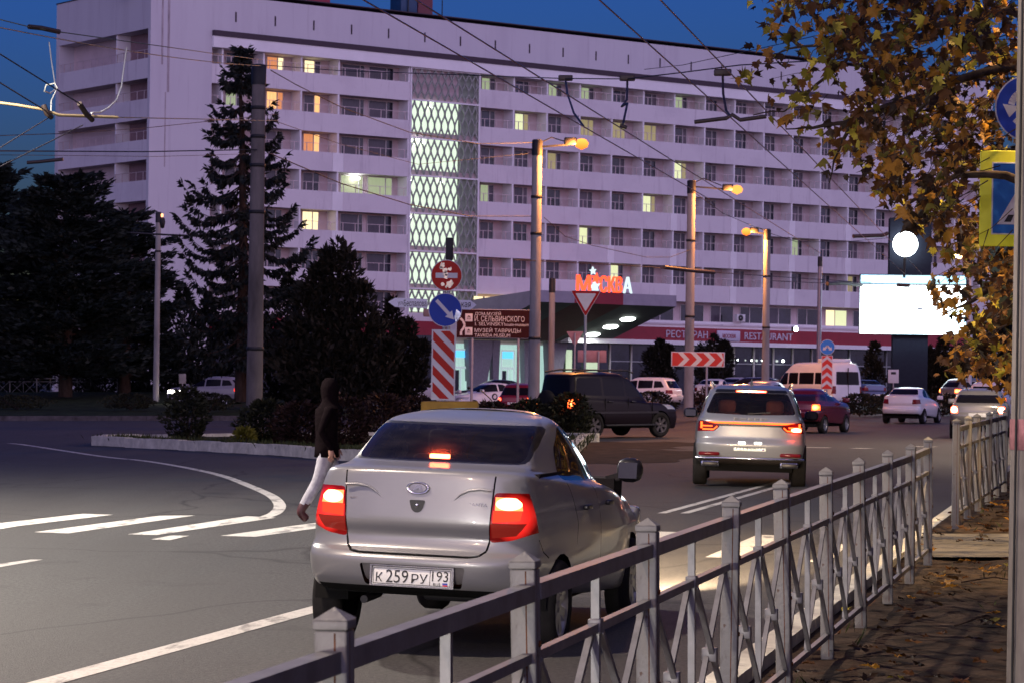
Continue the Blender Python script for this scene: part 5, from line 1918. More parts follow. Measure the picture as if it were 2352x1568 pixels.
def stripes(b, x0, x1, z0, z1_, y, n, slope, m):
    """slanting bands clipped to the board"""
    h = (z1_ - z0)
    per = h / n
    for i in range(-2, n + 2):
        zt = z1_ - i * per
        poly = [(x0, zt), (x1, zt - slope), (x1, zt - slope - per * .56), (x0, zt - per * .56)]
        out = poly
        for lim, sgn in ((z0, 1), (z1_, -1)):
            res = []
            for j in range(len(out)):
                p, q = out[j - 1], out[j]
                ip, iq = (p[1] - lim) * sgn >= 0, (q[1] - lim) * sgn >= 0
                if ip != iq:
                    t = (lim - p[1]) / (q[1] - p[1])
                    res.append((p[0] + (q[0] - p[0]) * t, lim))
                if iq:
                    res.append(q)
            out = res
            if not out:
                break
        if len(out) > 2:
            b.prism(out, y, y + .003, m)
x0, x1, z0, z1_ = xx(988), xx(1043), zz(918), zz(757)
b = MB()
b.box((x0, -.02, z0), (x1, .0, z1_), s_white)
stripes(b, x0 + .03, x1 - .03, z0 + .03, z1_ - .03, -.026, 4, .46, s_red)
b.build('striped_board', sg)
blk = thing('concrete_block', 'yellow painted concrete block carrying a blue arrow sign on its face', 'concrete block', (XZ(1032, Y + .2), Y + .2, .13))
b = MB()
b.bevbox((-.60, -.35, 0), (.62, .75, zz(921)), mat('yellow paint', (.42, .24, .02), .7, var=.2, scale=3, bump=.2, bscale=20), .03)
b.build('block', blk)
b = MB()
disc(b, .14, zz(1003), .36, -.39, s_white)
disc(b, .14, zz(1003), .345, -.396, s_blue)
arrow(b, .14, zz(1003), .56, R(-47), -.401, s_white, .09, .22, .17)
b.build('arrow_sign', blk)

Y = 64.0
s = F / Y
st = thing('street_name_post', 'post with two white pointer signs for street names behind the no entry sign', 'street sign', (XZ(1026, Y), Y, .13), 0, None, LEAN)
zz = lambda py: EYE - (py - HZ) / s - .13
xx = lambda px: (px - 1026) / s
b = MB()
b.tube([(0, .05, .0), (0, .05, zz(600))], .045, m_sp, 12)
b.build('post', st)
b = MB()
b.bevbox((-.09, -.02, zz(598)), (.09, .12, zz(546)), m_dark, .02)
b.build('control_box', st)
m_nm = mat('name sign white', (.82, .82, .88), .4, var=.05, spec=.12)
m_bl = mat('sign lettering black', (.015, .015, .02), .6, var=0)
b = MB()
b.prism([(xx(977), zz(709)), (xx(977), zz(688)), (xx(903), zz(686)), (xx(887), zz(696)), (xx(903), zz(707))], -.03, .0, m_nm)
b.text('ул.', xx(916), zz(699.5), .14, .10, -.031, .004, m_bl)
b.text('Беспалова', xx(949), zz(698), .54, .15, -.031, .004, m_bl)
b.build('pointer_sign', st)
b = MB()
b.prism([(xx(1000), zz(689)), (xx(1000), zz(710)), (xx(1076), zz(711)), (xx(1090), zz(700)), (xx(1076), zz(689))], -.03, .0, m_nm)
b.text('кая', xx(1066), zz(700), .22, .12, -.031, .004, m_bl)
b.build('pointer_sign', st)
b = MB()
b.bevbox((xx(968), -.04, zz(728)), (xx(1010), .1, zz(711)), mat('pinkish box', (.42, .22, .18), .6, var=.1), .02)
b.build('junction_box', st)

Y = 100.0
s = F / Y
mu = thing('museum_sign', 'brown direction sign listing two museums with distances', 'direction sign', (XZ(1141, Y), Y, 0), 0, None, LEAN)
zz = lambda py: EYE - (py - HZ) / s
xx = lambda px: (px - 1141) / s
b = MB()
for px in (1082, 1188):
    b.tube([(xx(px), .06, 0), (xx(px), .06, zz(716))], .05, m_sp, 10)
b.build('post', mu)
b = MB()
Mr = Matrix.Rotation(R(-.4), 4, 'Y')
b.bevbox((xx(1045), -.0, zz(777)), (xx(1238), .04, zz(711)), s_white, .012)
b.box((xx(1046), -.006, zz(776)), (xx(1237), -.001, zz(712)), s_brown)
for wd, cx, cz, w_, h_ in (('ДОМ-МУЗЕЙ', 1117, 721, .98, .17), ('И. СЕЛЬВИНСКОГО', 1144, 732.5, 1.88, .21), ('I. SELVINSKY', 1121, 744.5, 1.08, .13), ('house-museum', 1183, 745, .92, .12), ('МУЗЕЙ ТАВРИДЫ', 1140, 759, 1.74, .21), ('TAVRIDA MUSEUM', 1128, 770.5, 1.34, .13), ('2.7', 1224, 732.5, .25, .18), ('4.3', 1223, 765, .25, .18)):
    b.text(wd, xx(cx), zz(cz), w_, h_, -.012, .005, s_white)
for py in (730.5, 761.5):
    b.bevbox((xx(1065), -.012, zz(py + 9)), (xx(1082), -.004, zz(py - 9)), s_white, .003)
    b.prism([(xx(1069), zz(py - 1)), (xx(1073.5), zz(py - 5)), (xx(1078), zz(py - 1))], -.015, -.0125, s_brown)
    for q in (1070, 1073, 1076):
        b.box((xx(q), -.015, zz(py + 4)), (xx(q + 1.3), -.0125, zz(py)), s_brown)
pts = [(1056, 771), (1056, 762), (1062, 754), (1064, 747), (1060, 738), (1054, 732)]
for p, q in zip(pts[:-1], pts[1:]):
    b.bar((xx(p[0]), -.009, zz(p[1])), (xx(q[0]), -.009, zz(q[1])), .085, .004, s_white, (0, 1, 0))
b.build('panel', mu)

Y = 84.5
s = F / Y
gw = thing('give_way_sign', 'red bordered give way triangle on a tall thin post', 'traffic sign', (XZ(1341, Y), Y, -.02), 0, None, LEAN)
zz = lambda py: EYE - (py - HZ) / s + .02
b = MB()
b.tube([(0, .05, 0), (0, .05, zz(680))], .045, m_sp, 12)
b.build('post', gw)
b = MB()
c = zz(688)
tri = lambda r, dz=0: rnd_poly([(-r * .866, c + r * .5 + dz), (r * .866, c + r * .5 + dz), (0, c - r + dz)], r * .1, 5)
z0 = c
b.prism(tri(.56), -.01, .02, s_white)
b.prism(tri(.535), -.016, -.0105, s_red)
b.prism(tri(.385), -.021, -.0165, mat('retro white', (.66, .6, .58), .4, var=.05))
b.build('triangle', gw)
b = MB()
b.lathe([(.047, .05), (.048, .45)], mat('post white band', (.6, .58, .55), .6, var=.15), Matrix.Translation((0, .05, 0)), 12)
b.build('post_band', gw)

def chevron(b, x0, x1, z0, z1_, n, y, m, vert=False):
    """white chevrons on a red board, pointing right or up"""
    ln = (x1 - x0) if not vert else (z1_ - z0)
    p = ln / n
    for i in range(n):
        a = (x0 if not vert else z0) + p * (i + .42)
        tip, th = p * .5, p * .42
        if not vert:
            zc = (z0 + z1_) / 2
            e = min(x1, a + tip + th)
            b.prism([(a, z0), (a + th, z0), (min(x1, a + th + tip), zc), (a + tip, zc)], y, y + .003, m)
            b.prism([(a + tip, zc), (min(x1, a + th + tip), zc), (a + th, z1_), (a, z1_)], y, y + .003, m)
        else:
            xc = (x0 + x1) / 2
            a -= p * .3
            b.prism([(x0, a), (xc, a + tip), (xc, min(z1_, a + tip + th)), (x0, a + th)], y, y + .003, m)
            b.prism([(xc, a + tip), (x1, a), (x1, a + th), (xc, min(z1_, a + tip + th))], y, y + .003, m)
Y = 106.0
s = F / Y
ch = thing('arrow_board', 'wide red board with four white arrows pointing right', 'traffic sign', (XZ(1622, Y), Y, 0), 0, None, LEAN)
zz = lambda py: EYE - (py - HZ) / s
xx = lambda px: (px - 1622) / s
b = MB()
b.tube([(0, .05, 0), (0, .05, zz(835))], .045, m_sp, 10)
b.build('post', ch)
b = MB()
b.bevbox((xx(1539.5), -.0, zz(842)), (xx(1662.5), .03, zz(808)), s_white, .01)
b.box((xx(1542), -.006, zz(840)), (xx(1660), -.001, zz(810)), mat('bright sign red', (.62, .03, .012), .35, var=.05))
chevron(b, xx(1542), xx(1660), zz(840), zz(810), 4, -.012, mat('bright sign white', (.74, .70, .60), .4, var=.04))
b.build('panel', ch)
Y = 122.0
s = F / Y
ra = thing('lane_split_sign', 'small blue round sign with two white arrows above a red chevron board', 'traffic sign', (XZ(1898, Y), Y, 0), 0, None, LEAN)
zz = lambda py: EYE - (py - HZ) / s
xx = lambda px: (px - 1898) / s
b = MB()
b.tube([(0, .05, 0), (0, .05, zz(800))], .04, m_sp, 10)
b.build('post', ra)
b = MB()
s_lb = mat('light sign blue', (.03, .20, .62), .35, var=.05)
disc(b, 0, zz(797), .345, -.02, s_white)
disc(b, 0, zz(797), .325, -.026, s_lb)
arrow(b, -.10, zz(799), .30, R(222), -.031, s_white, .09, .2, .13)
arrow(b, .10, zz(799), .30, R(-42), -.031, s_white, .09, .2, .13)
b.build('blue_disc', ra)
b = MB()
b.bevbox((xx(1885), -.0, zz(893)), (xx(1911), .03, zz(816)), s_white, .01)
b.box((xx(1886.5), -.006, zz(892)), (xx(1909.5), -.001, zz(817)), mat('bright sign red', (), 0))
chevron(b, xx(1886.5), xx(1909.5), zz(892), zz(817), 4, -.012, s_white, True)
b.build('chevron_board', ra)
# signs seen from behind, in front of the entrance
Y = 118.0
s = F / Y
bk = thing('sign_back', 'back of an oblong sign on a post in front of the hotel entrance', 'traffic sign', (XZ(1373, Y), Y, .1), 0, None, LEAN)
zz = lambda py: EYE - (py - HZ) / s - .1
b = MB()
b.tube([(0, .0, 0), (0, .0, zz(806))], .04, m_sp, 8)
b.build('post', bk)
b = MB()
b.bevbox((-(1373 - 1325) / s, .05, zz(832)), ((1391 - 1373) / s, .08, zz(804)), s_back, .02)
b.build('panel', bk)
bk = thing('sign_back', 'back of a triangular sign left of the canopy lamps', 'traffic sign', (XZ(1318, Y), Y, .1), 0, None, LEAN)
b = MB()
b.tube([(0, .0, 0), (0, .0, zz(765))], .04, m_sp, 8)
b.build('post', bk)
b = MB()
b.prism([(-.38, zz(761)), (.38, zz(761)), (0, zz(761) - .68)], .05, .07, s_back)
b.build('panel', bk)

# signs behind the near pole on the right
Y = 26.0
s = F / Y
cr = thing('crossing_sign_post', 'post with yellow bordered crossing sign and blue roundabout sign, half hidden', 'traffic sign', (XZ(2353, Y), Y, .15), 0, None, LEAN)
zz = lambda py: EYE - (py - HZ) / s - .15
xx = lambda px: (px - 2353) / s
b = MB()
b.tube([(.02, .06, -.1), (.02, .06, zz(170))], .04, m_sp, 14)
b.build('post', cr)
xo = -.045
b = MB()
x0, x1, z0, z1_ = xx(2243) + xo + .03, xx(2463) + xo + .03, zz(567) , zz(347)
b.bevbox((x0, -.0, z0), (x1, .02, z1_), s_yel, .009)
b.bevbox((x0 + .115, -.006, z0 + .115), (x1 - .115, -.001, z1_ - .115), s_white, .002)
b.box((x0 + .128, -.0095, z0 + .128), (x1 - .128, -.0062, z1_ - .128), mat('crossing blue', (.02, .16, .5), .35, var=.1, scale=3))
cxm, czm = (x0 + x1) / 2, (z0 + z1_) / 2
b.prism([(cxm - .30, czm - .255), (cxm + .30, czm - .255), (cxm, czm + .27)], -.013, -.0098, s_white)
for i in range(4):
    xa = cxm - .2 + i * .115
    b.prism([(xa - .03, czm - .23), (xa + .035, czm - .23), (xa + .065, czm - .16), (xa + .01, czm - .16)], -.016, -.0132, m_bl)
disc(b, cxm + .0, czm + .13, .028, -.016, m_bl, 16)
for p, q, wd in (((0, .1), (-.01, -.02), .06), ((-.01, -.02), (.06, -.14), .035), ((-.01, -.02), (-.08, -.14), .035), ((0, .08), (.075, .0), .025), ((0, .08), (-.07, .01), .025)):
    b.bar((cxm + p[0], -.0145, czm + p[1]), (cxm + q[0], -.0145, czm + q[1]), wd, .003, m_bl, (0, 1, 0))
b.build('crossing_sign', cr)
b = MB()
cz = zz(249)
disc(b, xx(2347), cz, .325, -.02, s_white, 48)
disc(b, xx(2347), cz, .312, -.026, mat('roundabout blue', (.01, .05, .42), .35, var=.06), 48)
for k in range(3):
    a0 = R(100 + 120 * k)
    pts = [(xx(2347) + .17 * math.cos(a0 + R(q)), cz + .17 * math.sin(a0 + R(q))) for q in range(0, 71, 10)]
    for p, q in zip(pts[:-1], pts[1:]):
        b.bar((p[0], -.029, p[1]), (q[0], -.029, q[1]), .065, .004, s_white, (0, 1, 0))
    e = a0 + R(72)
    c = Vector((xx(2347) + .17 * math.cos(e), cz + .17 * math.sin(e)))
    t, n = Vector((-math.sin(e), math.cos(e))), Vector((math.cos(e), math.sin(e)))
    b.prism([tuple(c - n * .085), tuple(c + t * .12), tuple(c + n * .085)], -.032, -.028, s_white)
b.build('roundabout_sign', cr)

# small notice boards
for px, py, Y, lb in ((748, 0, 0, ''),):
    pass
nb = thing('notice_plate', 'small pale notice plate on a stake in front of the cedar railing', 'notice', (XZ(419, 150), 150, .6))
b = MB()
b.tube([(0, .02, 0), (0, .02, 1.3)], .03, m_sp, 8)
b.build('post', nb)
b = MB()
b.bevbox((-.2, -.02, .95), (.2, .0, 1.5), m_conc, .01)
b.build('plate', nb)
nb = thing('notice_plate', 'small white notice plate right of the minibus above the hedge', 'notice', (XZ(2052, 130), 130, .3))
b = MB()
b.tube([(0, .02, 0), (0, .02, 1.9)], .03, m_sp, 8)
b.build('post', nb)
b = MB()
b.bevbox((-.26, -.02, 1.3), (.26, .0, 1.95), s_white, .01)
b.bevbox((-.12, -.026, 1.72), (.12, -.021, 1.84), m_bl, .002)
b.build('plate', nb)

# ------------------------------------------------------------------ big screen with its pylon, round lamp
Y = 152.0
s = F / Y
scr = thing('led_screen', 'huge glowing white advertising screen on a dark pylon', 'screen', (XZ(2086, Y), Y, .4), R(-4), None, LEAN)
zz = lambda py: EYE - (py - HZ) / s - .4
xx = lambda px: (px - 2086) / s
b = MB()
b.box((xx(2050), .3, 0), (xx(2130), 1.6, zz(640)), mat('pylon cladding', (.016, .020, .034), .85, var=.1))
b.box((xx(2040), .25, zz(760)), (xx(2135), 1.7, zz(500)), mat('pylon cladding', (), 0))
b.build('pylon', scr)
b = MB()
b.box((xx(1971), -.05, zz(769)), (xx(2216), .28, zz(631)), m_dark)
b.build('cabinet', scr)
dm = bpy.data.materials.new('led display')
dm.use_nodes = True
t = dm.node_tree
bs = t.nodes['Principled BSDF']
bs.inputs['Base Color'].default_value = (.02, .02, .02, 1)
tc = t.nodes.new('ShaderNodeTexCoord')
n1 = t.nodes.new('ShaderNodeTexNoise')
n1.inputs['Scale'].default_value = .35
rp = t.nodes.new('ShaderNodeValToRGB')
rp.color_ramp.elements[0].position, rp.color_ramp.elements[1].position = .35, .6
rp.color_ramp.elements[0].color, rp.color_ramp.elements[1].color = (.55, .85, 1, 1), (.95, 1, 1, 1)
t.links.new(tc.outputs['Object'], n1.inputs['Vector'])
t.links.new(n1.outputs['Fac'], rp.inputs[0])
t.links.new(rp.outputs[0], bs.inputs['Emission Color'])
bs.inputs['Emission Strength'].default_value = 3.2
b = MB()
b.box((xx(1973), -.09, zz(767.5)), (xx(2214), -.051, zz(656)), dm)
b.build('display', scr)
b = MB()
b.box((xx(1974), -.09, zz(653)), (xx(2213), -.051, zz(633)), glow_mat('screen head strip', (.42, .75, 1), 1.25))
b.build('head_strip', scr)
b = MB()
m_grey = glow_mat('screen picture grey', (.5, .55, .7), .35)
b.box((xx(2104), -.096, zz(712)), (xx(2115), -.0905, zz(706)), m_grey)
for x0, x1, y in ((2066, 2100, 742), (2078, 2130, 674), (2070, 2092, 673), (2140, 2160, 672)):
    b.box((xx(x0), -.096, zz(y + 1)), (xx(x1), -.0905, zz(y)), glow_mat('screen picture blue', (.45, .7, .95), .8))
b.build('screen_picture', scr)
al = bpy.data.lights.new('screen_light', 'AREA')
al.shape, al.size, al.size_y, al.energy, al.color = 'RECTANGLE', 5.8, 3.0, 500, (.75, .9, 1)
ao = bpy.data.objects.new('screen_light', al)
COL.objects.link(ao)
ao.parent = scr
ao.location = (0, -.25, zz(705))
ao.rotation_euler = (R(90), 0, 0)
bl = thing('round_lamp', 'round brilliant white lit globe above the big screen', 'lamp', (XZ(2073, Y - .2), Y - .2, 0), 0, None, LEAN)
b = MB()
zc = EYE - (562 - HZ) / s
b.lathe([(0, .30)] + [(.72 * math.cos(a), .30 * math.sin(a)) for a in np.linspace(R(80), R(-80), 12)] + [(0, -.30)], glow_mat('globe glass', (.92, 1, 1), 6), Matrix.Translation((0, -.2, zc)) @ Matrix.Rotation(R(90), 4, 'X'), 28)
b.build('globe', bl)
b = MB()
b.tube([(0, -.1, zc - .6), (0, .1, zc - 1.9)], .08, m_dark, 8)
b.build('stem', bl)

# ------------------------------------------------------------------ overhead wires
m_wire = mat('contact wire', (.36, .13, .09), .30, .9, var=0)  # copper, reddened further for the brake lamps' red glints
m_cable = mat('black cable', (.02, .018, .022), .6, var=0)
m_span = mat('span wire', (.18, .20, .13), .5, .4, var=0)
m_ins = mat('insulator', (.045, .03, .025), .5, var=.1)
m_rod = mat('glass fibre rod', (.34, .26, .14), .4, var=.15, scale=8)
m_wc = mat('pale feeder cable', (.60, .62, .56), .5, var=.05)
def sag(a, c, d=.3, n=14):
    return [a.lerp(c, t) - Vector((0, 0, d * 4 * t * (1 - t))) for t in np.linspace(0, 1, n)]
def wire(label, pts, r, m, name='overhead_wire', cat='wire'):
    b = MB()
    b.tube(pts, r, m, 6)
    return tag(b.build(name), label, cat, 'overhead trolley and cable lines')
def contact(label, px0, ya, yb):
    x28 = (px0 - CX) / F * 28
    pts = [Vector((x28 + (y - 28) * .1925, y, 5.72)) for y in np.linspace(ya, yb, 12)]
    return wire(label, pts, .0095, m_wire)
contact('trolley wire crossing the sky left of its twin, over the lattice screen', 837, 12, 60)
contact('trolley wire of the left pair, on the right, passing over the orange street lamp', 957, 12, 84)
contact('trolley wire of the right pair, on the left, leading to the black hanger', 1378, 12, 100)
contact('rightmost trolley wire, running into the autumn leaves', 1518, 12, 100)
lp = lambda px, py, Y: P(px, py, Y)
wire('pale span wire from the upper left to the capped concrete pole', sag(lp(-30, 58, 40), lp(600, 152, 73.8), .1), .010, m_span)
wire('second span wire with a dark insulator at upper left', [lp(-30, 38, 42), lp(66, 62, 42.6), lp(137, 74, 43), lp(480, 122, 60), lp(602, 138, 73.8)], .009, m_span)
wire('span wire from the capped pole across the hotel towards the plane tree', [lp(604, 150, 73.8), lp(784, 163, 68), lp(1297, 181, 52), lp(1440, 182, 48), lp(1568, 167, 45), lp(1700, 150, 42), lp(2420, 108, 30)], .011, m_cable)
wire('sagging cable from the capped pole to the orange lamp pole, upper one', [lp(622, 162, 74), lp(680, 195, 76), lp(784, 247, 80), lp(940, 304, 86), lp(1100, 331, 90), lp(1228, 328, 94)], .014, m_cable)
wire('sagging cable from the capped pole to the orange lamp pole, lower one', [lp(620, 353, 74), lp(784, 422, 80), lp(940, 470, 86), lp(1080, 497, 90), lp(1222, 497, 94)], .016, m_cable)
wire('thin cable below the pole cap fading across the lattice screen', [lp(622, 275, 74), lp(784, 332, 82), lp(960, 378, 90), lp(1225, 352, 94)], .009, m_cable)
wire('contact wire ending at the left junction, upper one', [lp(-30, 106, 34), lp(185, 240, 38), lp(205, 262, 38.3)], .0095, m_cable)
wire('contact wire ending at the left junction, lower one', [lp(-30, 172, 34), lp(105, 255, 38), lp(118, 264, 38.2)], .0095, m_cable)
wire('dark wire dropping from the left junction to the cedar', [lp(110, 272, 38), lp(0, 340, 34), lp(-30, 358, 33)], .008, m_cable)
wire('dark wire running left from the second junction over the cedar', [lp(190, 288, 38), lp(15, 376, 34), lp(-30, 398, 33)], .008, m_cable)
wire('yellowish insulated rod between the two left junctions', [lp(-30, 233, 38), lp(40, 242, 38), lp(100, 252, 38), lp(135, 265, 38.2), lp(270, 270, 39)], .022, m_rod, 'insulator_rod', 'insulator')
wire('pale cross wire from the rod to the spruce', [lp(268, 270, 39), lp(600, 277, 60), lp(640, 277, 74)], .009, m_span)
wire('thin grey cable from the left edge rising to the spruce', [lp(-30, 313, 60), lp(150, 307, 66), lp(330, 295, 72), lp(640, 262, 90)], .010, m_cable)
wire('heavier dark cable from the left edge to the spruce', [lp(-30, 347, 60), lp(330, 349, 72), lp(590, 344, 73.8)], .017, m_cable)
wire('lower thin cable over the cedar top', [lp(-30, 356, 62), lp(360, 360, 80), lp(640, 352, 96)], .008, m_cable)
wire('pair of thick dark cables at the pale pole by the cedar', [lp(300, 535, 139), lp(390, 540, 139), lp(520, 545, 139), lp(640, 560, 142)], .05, m_cable)
wire('looped pale feeder cable hanging at the far left', [lp(113, 97, 42), lp(118, 140, 42), lp(126, 190, 41.5), lp(128, 205, 41), lp(115, 215, 40.5), lp(102, 210, 40), lp(106, 196, 40), lp(126, 192, 40), lp(132, 203, 40), lp(118, 232, 39.5), lp(117, 262, 38.5)], .011, m_wc, 'feeder_cable', 'cable')
wire('pale feeder cable curving down beside the balconies', [lp(291, 110, 42), lp(284, 160, 42), lp(279, 200, 41.5), lp(268, 230, 41), lp(250, 248, 40), lp(232, 258, 39.5), lp(210, 260, 38.5)], .013, m_wc, 'feeder_cable', 'cable')
wire('cable from the orange lamp pole to the pole behind the arrow board', [lp(1250, 500, 94), lp(1298, 543, 97), lp(1360, 564, 100), lp(1484, 591, 106), lp(1540, 591, 110), lp(1590, 572, 112)], .012, m_cable)
wire('dark cable with thick joints crossing at the letters on the canopy', [lp(1180, 597, 92), lp(1340, 605, 98), lp(1480, 613, 104), lp(1560, 620, 108), lp(1700, 630, 114), lp(2000, 650, 130)], .016, m_cable)
wire('cable from the dim lamp pole to the orange lamp at the restaurant', [lp(1592, 440, 112), lp(1660, 490, 118), lp(1730, 520, 128), lp(1765, 530, 135)], .014, m_cable)
wire('cable from the restaurant lamp pole to the big screen', [lp(1765, 535, 135), lp(1830, 556, 138), lp(1940, 556, 142), lp(2060, 545, 146), lp(2300, 520, 150)], .016, m_cable)
wire('lower cable from the restaurant lamp pole across the screen top', [lp(1765, 645, 135), lp(1880, 650, 140), lp(2000, 652, 146), lp(2300, 654, 147)], .02, m_cable)
wire('thin wire rising to the plane tree above the roof edge', [lp(1480, 160, 60), lp(1568, 150, 56), lp(1800, 100, 46), lp(2100, 30, 36)], .007, m_cable)
# fittings on the wires
def fitting(label, name, cat):
    r = thing(name, label, cat, (0, 0, 0), 0, 'fittings on the trolley lines')
    return r
def hanger(label, top, low, beam):
    b0 = top
    r = thing('wire_hanger', label, 'wire fitting', tuple(top), 0, 'fittings on the trolley lines')
    b = MB()
    q = [Vector(p) - top for p in low]
    b.tube([Vector((0, 0, 0))] + q, .02, m_ins, 8)
    b.bevbox((-.14, -.06, -.02), (.14, .06, .09), m_ins, .02)
    b.build('strap', r)
    if beam:
        b = MB()
        b.tube([Vector(p) - top for p in beam], .032, m_ins, 8)
        b.build('beam', r)
    return r
hanger('curved black strap holding the left trolley wires above the orange lamp', lp(1299, 184, 52), [lp(1303, 215, 50), lp(1318, 260, 48), lp(1340, 290, 46.5)], None)
hanger('looped black strap right of the orange lamp', lp(1441, 184, 48), [lp(1440, 230, 47), lp(1428, 245, 46.5), lp(1441, 238, 46), lp(1430, 290, 45)], [lp(1424, 288, 45), lp(1440, 294, 45)])
hanger('black strap with a long beam next to the autumn leaves', lp(1660, 172, 43), [lp(1661, 215, 42.5), lp(1668, 255, 42), lp(1678, 268, 41.5)], [lp(1595, 281, 41), lp(1668, 272, 41), lp(1682, 264, 41), lp(1700, 276, 41), lp(1760, 268, 41)])
for lb, q in (('dark insulator on the upper left span wire', [(66, 62, 42.6), (95, 65, 42.8), (137, 74, 43)]), ('dark junction piece where the left wires meet, left one', [(100, 242, 38), (108, 262, 38), (118, 270, 38.1)]),
              ('dark junction piece where the left wires meet, right one', [(182, 238, 38), (198, 262, 38.2), (212, 276, 38.4)]), ('dark insulator low over the cedar at the left edge', [(62, 374, 60), (90, 372, 60), (145, 366, 60)]),
              ('thick black joint on the cable at the canopy letters', [(1355 + 170, 614, 106), (1590, 622, 109), (1640, 626, 111)]), ('long black switch piece beside the white globe', [(1960, 543, 140), (2028, 541, 141), (2040, 536, 141)]),
              ('black joint at the left edge of the big screen', [(1900, 652, 140), (1935, 650, 142), (1978, 655, 145)]), ('black rod crossing the head of the big screen', [(2060, 655, 148), (2090, 656, 148)])):
    b = MB()
    pts = [lp(*p) for p in q]
    rr = .0075 * pts[0].y / 10 if pts[0].y > 60 else .04
    b.tube(pts, rr, m_ins, 8)
    tag(b.build('wire_insulator'), lb, 'wire fitting', 'fittings on the trolley lines')

# unseen block added beyond the verge to keep the right hand sky off the railing
fb = thing('sky_blocker_flats', 'unseen block of flats added along the right hand side to block sky light', 'building', (17, -30, 0))
MB().box((0, 0, 0), (12, 98, 17), mat('dark plaster', (.10, .085, .08), .9, var=.15, scale=.5)).build('wall', fb)
for k in range(5):
    for j in range(14):
        y = 2.5 + j * 6.9
        o = MB().box((-.06, y, 1.2 + k * 3.2), (-.001, y + 1.6, 2.8 + k * 3.2), m_frame).build('window', fb)
        MB().box((-.08, y + .08, 1.28 + k * 3.2), (-.061, y + 1.52, 2.72 + k * 3.2), m_pane).build('pane', o)
# ------------------------------------------------------------------ trees and shrubs
def leafmat(name, cols, rough=.7, tr=.0):
    m = bpy.data.materials.new(name)
    m.use_nodes = True
    t = m.node_tree
    b = t.nodes['Principled BSDF']
    b.inputs['Roughness'].default_value = rough
    b.inputs['Specular IOR Level'].default_value = .25
    tc = t.nodes.new('ShaderNodeTexCoord')
    n = t.nodes.new('ShaderNodeTexNoise')
    n.inputs['Scale'].default_value = 1.7
    n.inputs['Detail'].default_value = 4
    r = t.nodes.new('ShaderNodeValToRGB')
    r.color_ramp.elements[0].position, r.color_ramp.elements[1].position = .35, .65
    r.color_ramp.elements[0].color, r.color_ramp.elements[1].color = (*cols[0], 1), (*cols[1], 1)
    t.links.new(tc.outputs['Object'], n.inputs['Vector'])
    t.links.new(n.outputs['Fac'], r.inputs[0])
    t.links.new(r.outputs[0], b.inputs['Base Color'])
    if tr:
        tl = t.nodes.new('ShaderNodeBsdfTranslucent')
        mx = t.nodes.new('ShaderNodeMixShader')
        mx.inputs[0].default_value = tr
        t.links.new(r.outputs[0], tl.inputs[0])
        t.links.new(b.outputs[0], mx.inputs[1])
        t.links.new(tl.outputs[0], mx.inputs[2])
        t.links.new(mx.outputs[0], t.nodes['Material Output'].inputs[0])
    return m
m_spr = leafmat('spruce needles', ((.006, .010, .010), (.016, .022, .017)))
m_ced = leafmat('cedar needles', ((.005, .010, .010), (.018, .026, .020)))
m_jun = leafmat('juniper needles', ((.006, .007, .005), (.014, .015, .009)))
m_shr = leafmat('shrub leaves', ((.010, .012, .006), (.028, .030, .012)))
m_yel = leafmat('yellow leaves', ((.10, .10, .012), (.22, .19, .03)), .6, .3)
m_bark = mat('bark', (.05, .035, .028), .95, var=.35, scale=6, bump=.8, bscale=14, stretch=(1, 1, .3))
rt = random.Random(21)
def card(vs, fs, p, d, n, ln, wd):
    """one small pointed needle spray or leaf: four corners"""
    side = d.cross(n)
    if side.length < 1e-4:
        side = Vector((1, 0, 0))
    side = side.normalized() * wd / 2
    k = len(vs)
    vs += [p, p + d * ln * .45 + side, p + d * ln, p + d * ln * .45 - side]
    fs.append((k, k + 1, k + 2, k + 3))
def rv():
    return Vector((rt.gauss(0, 1), rt.gauss(0, 1), rt.gauss(0, 1))).normalized()

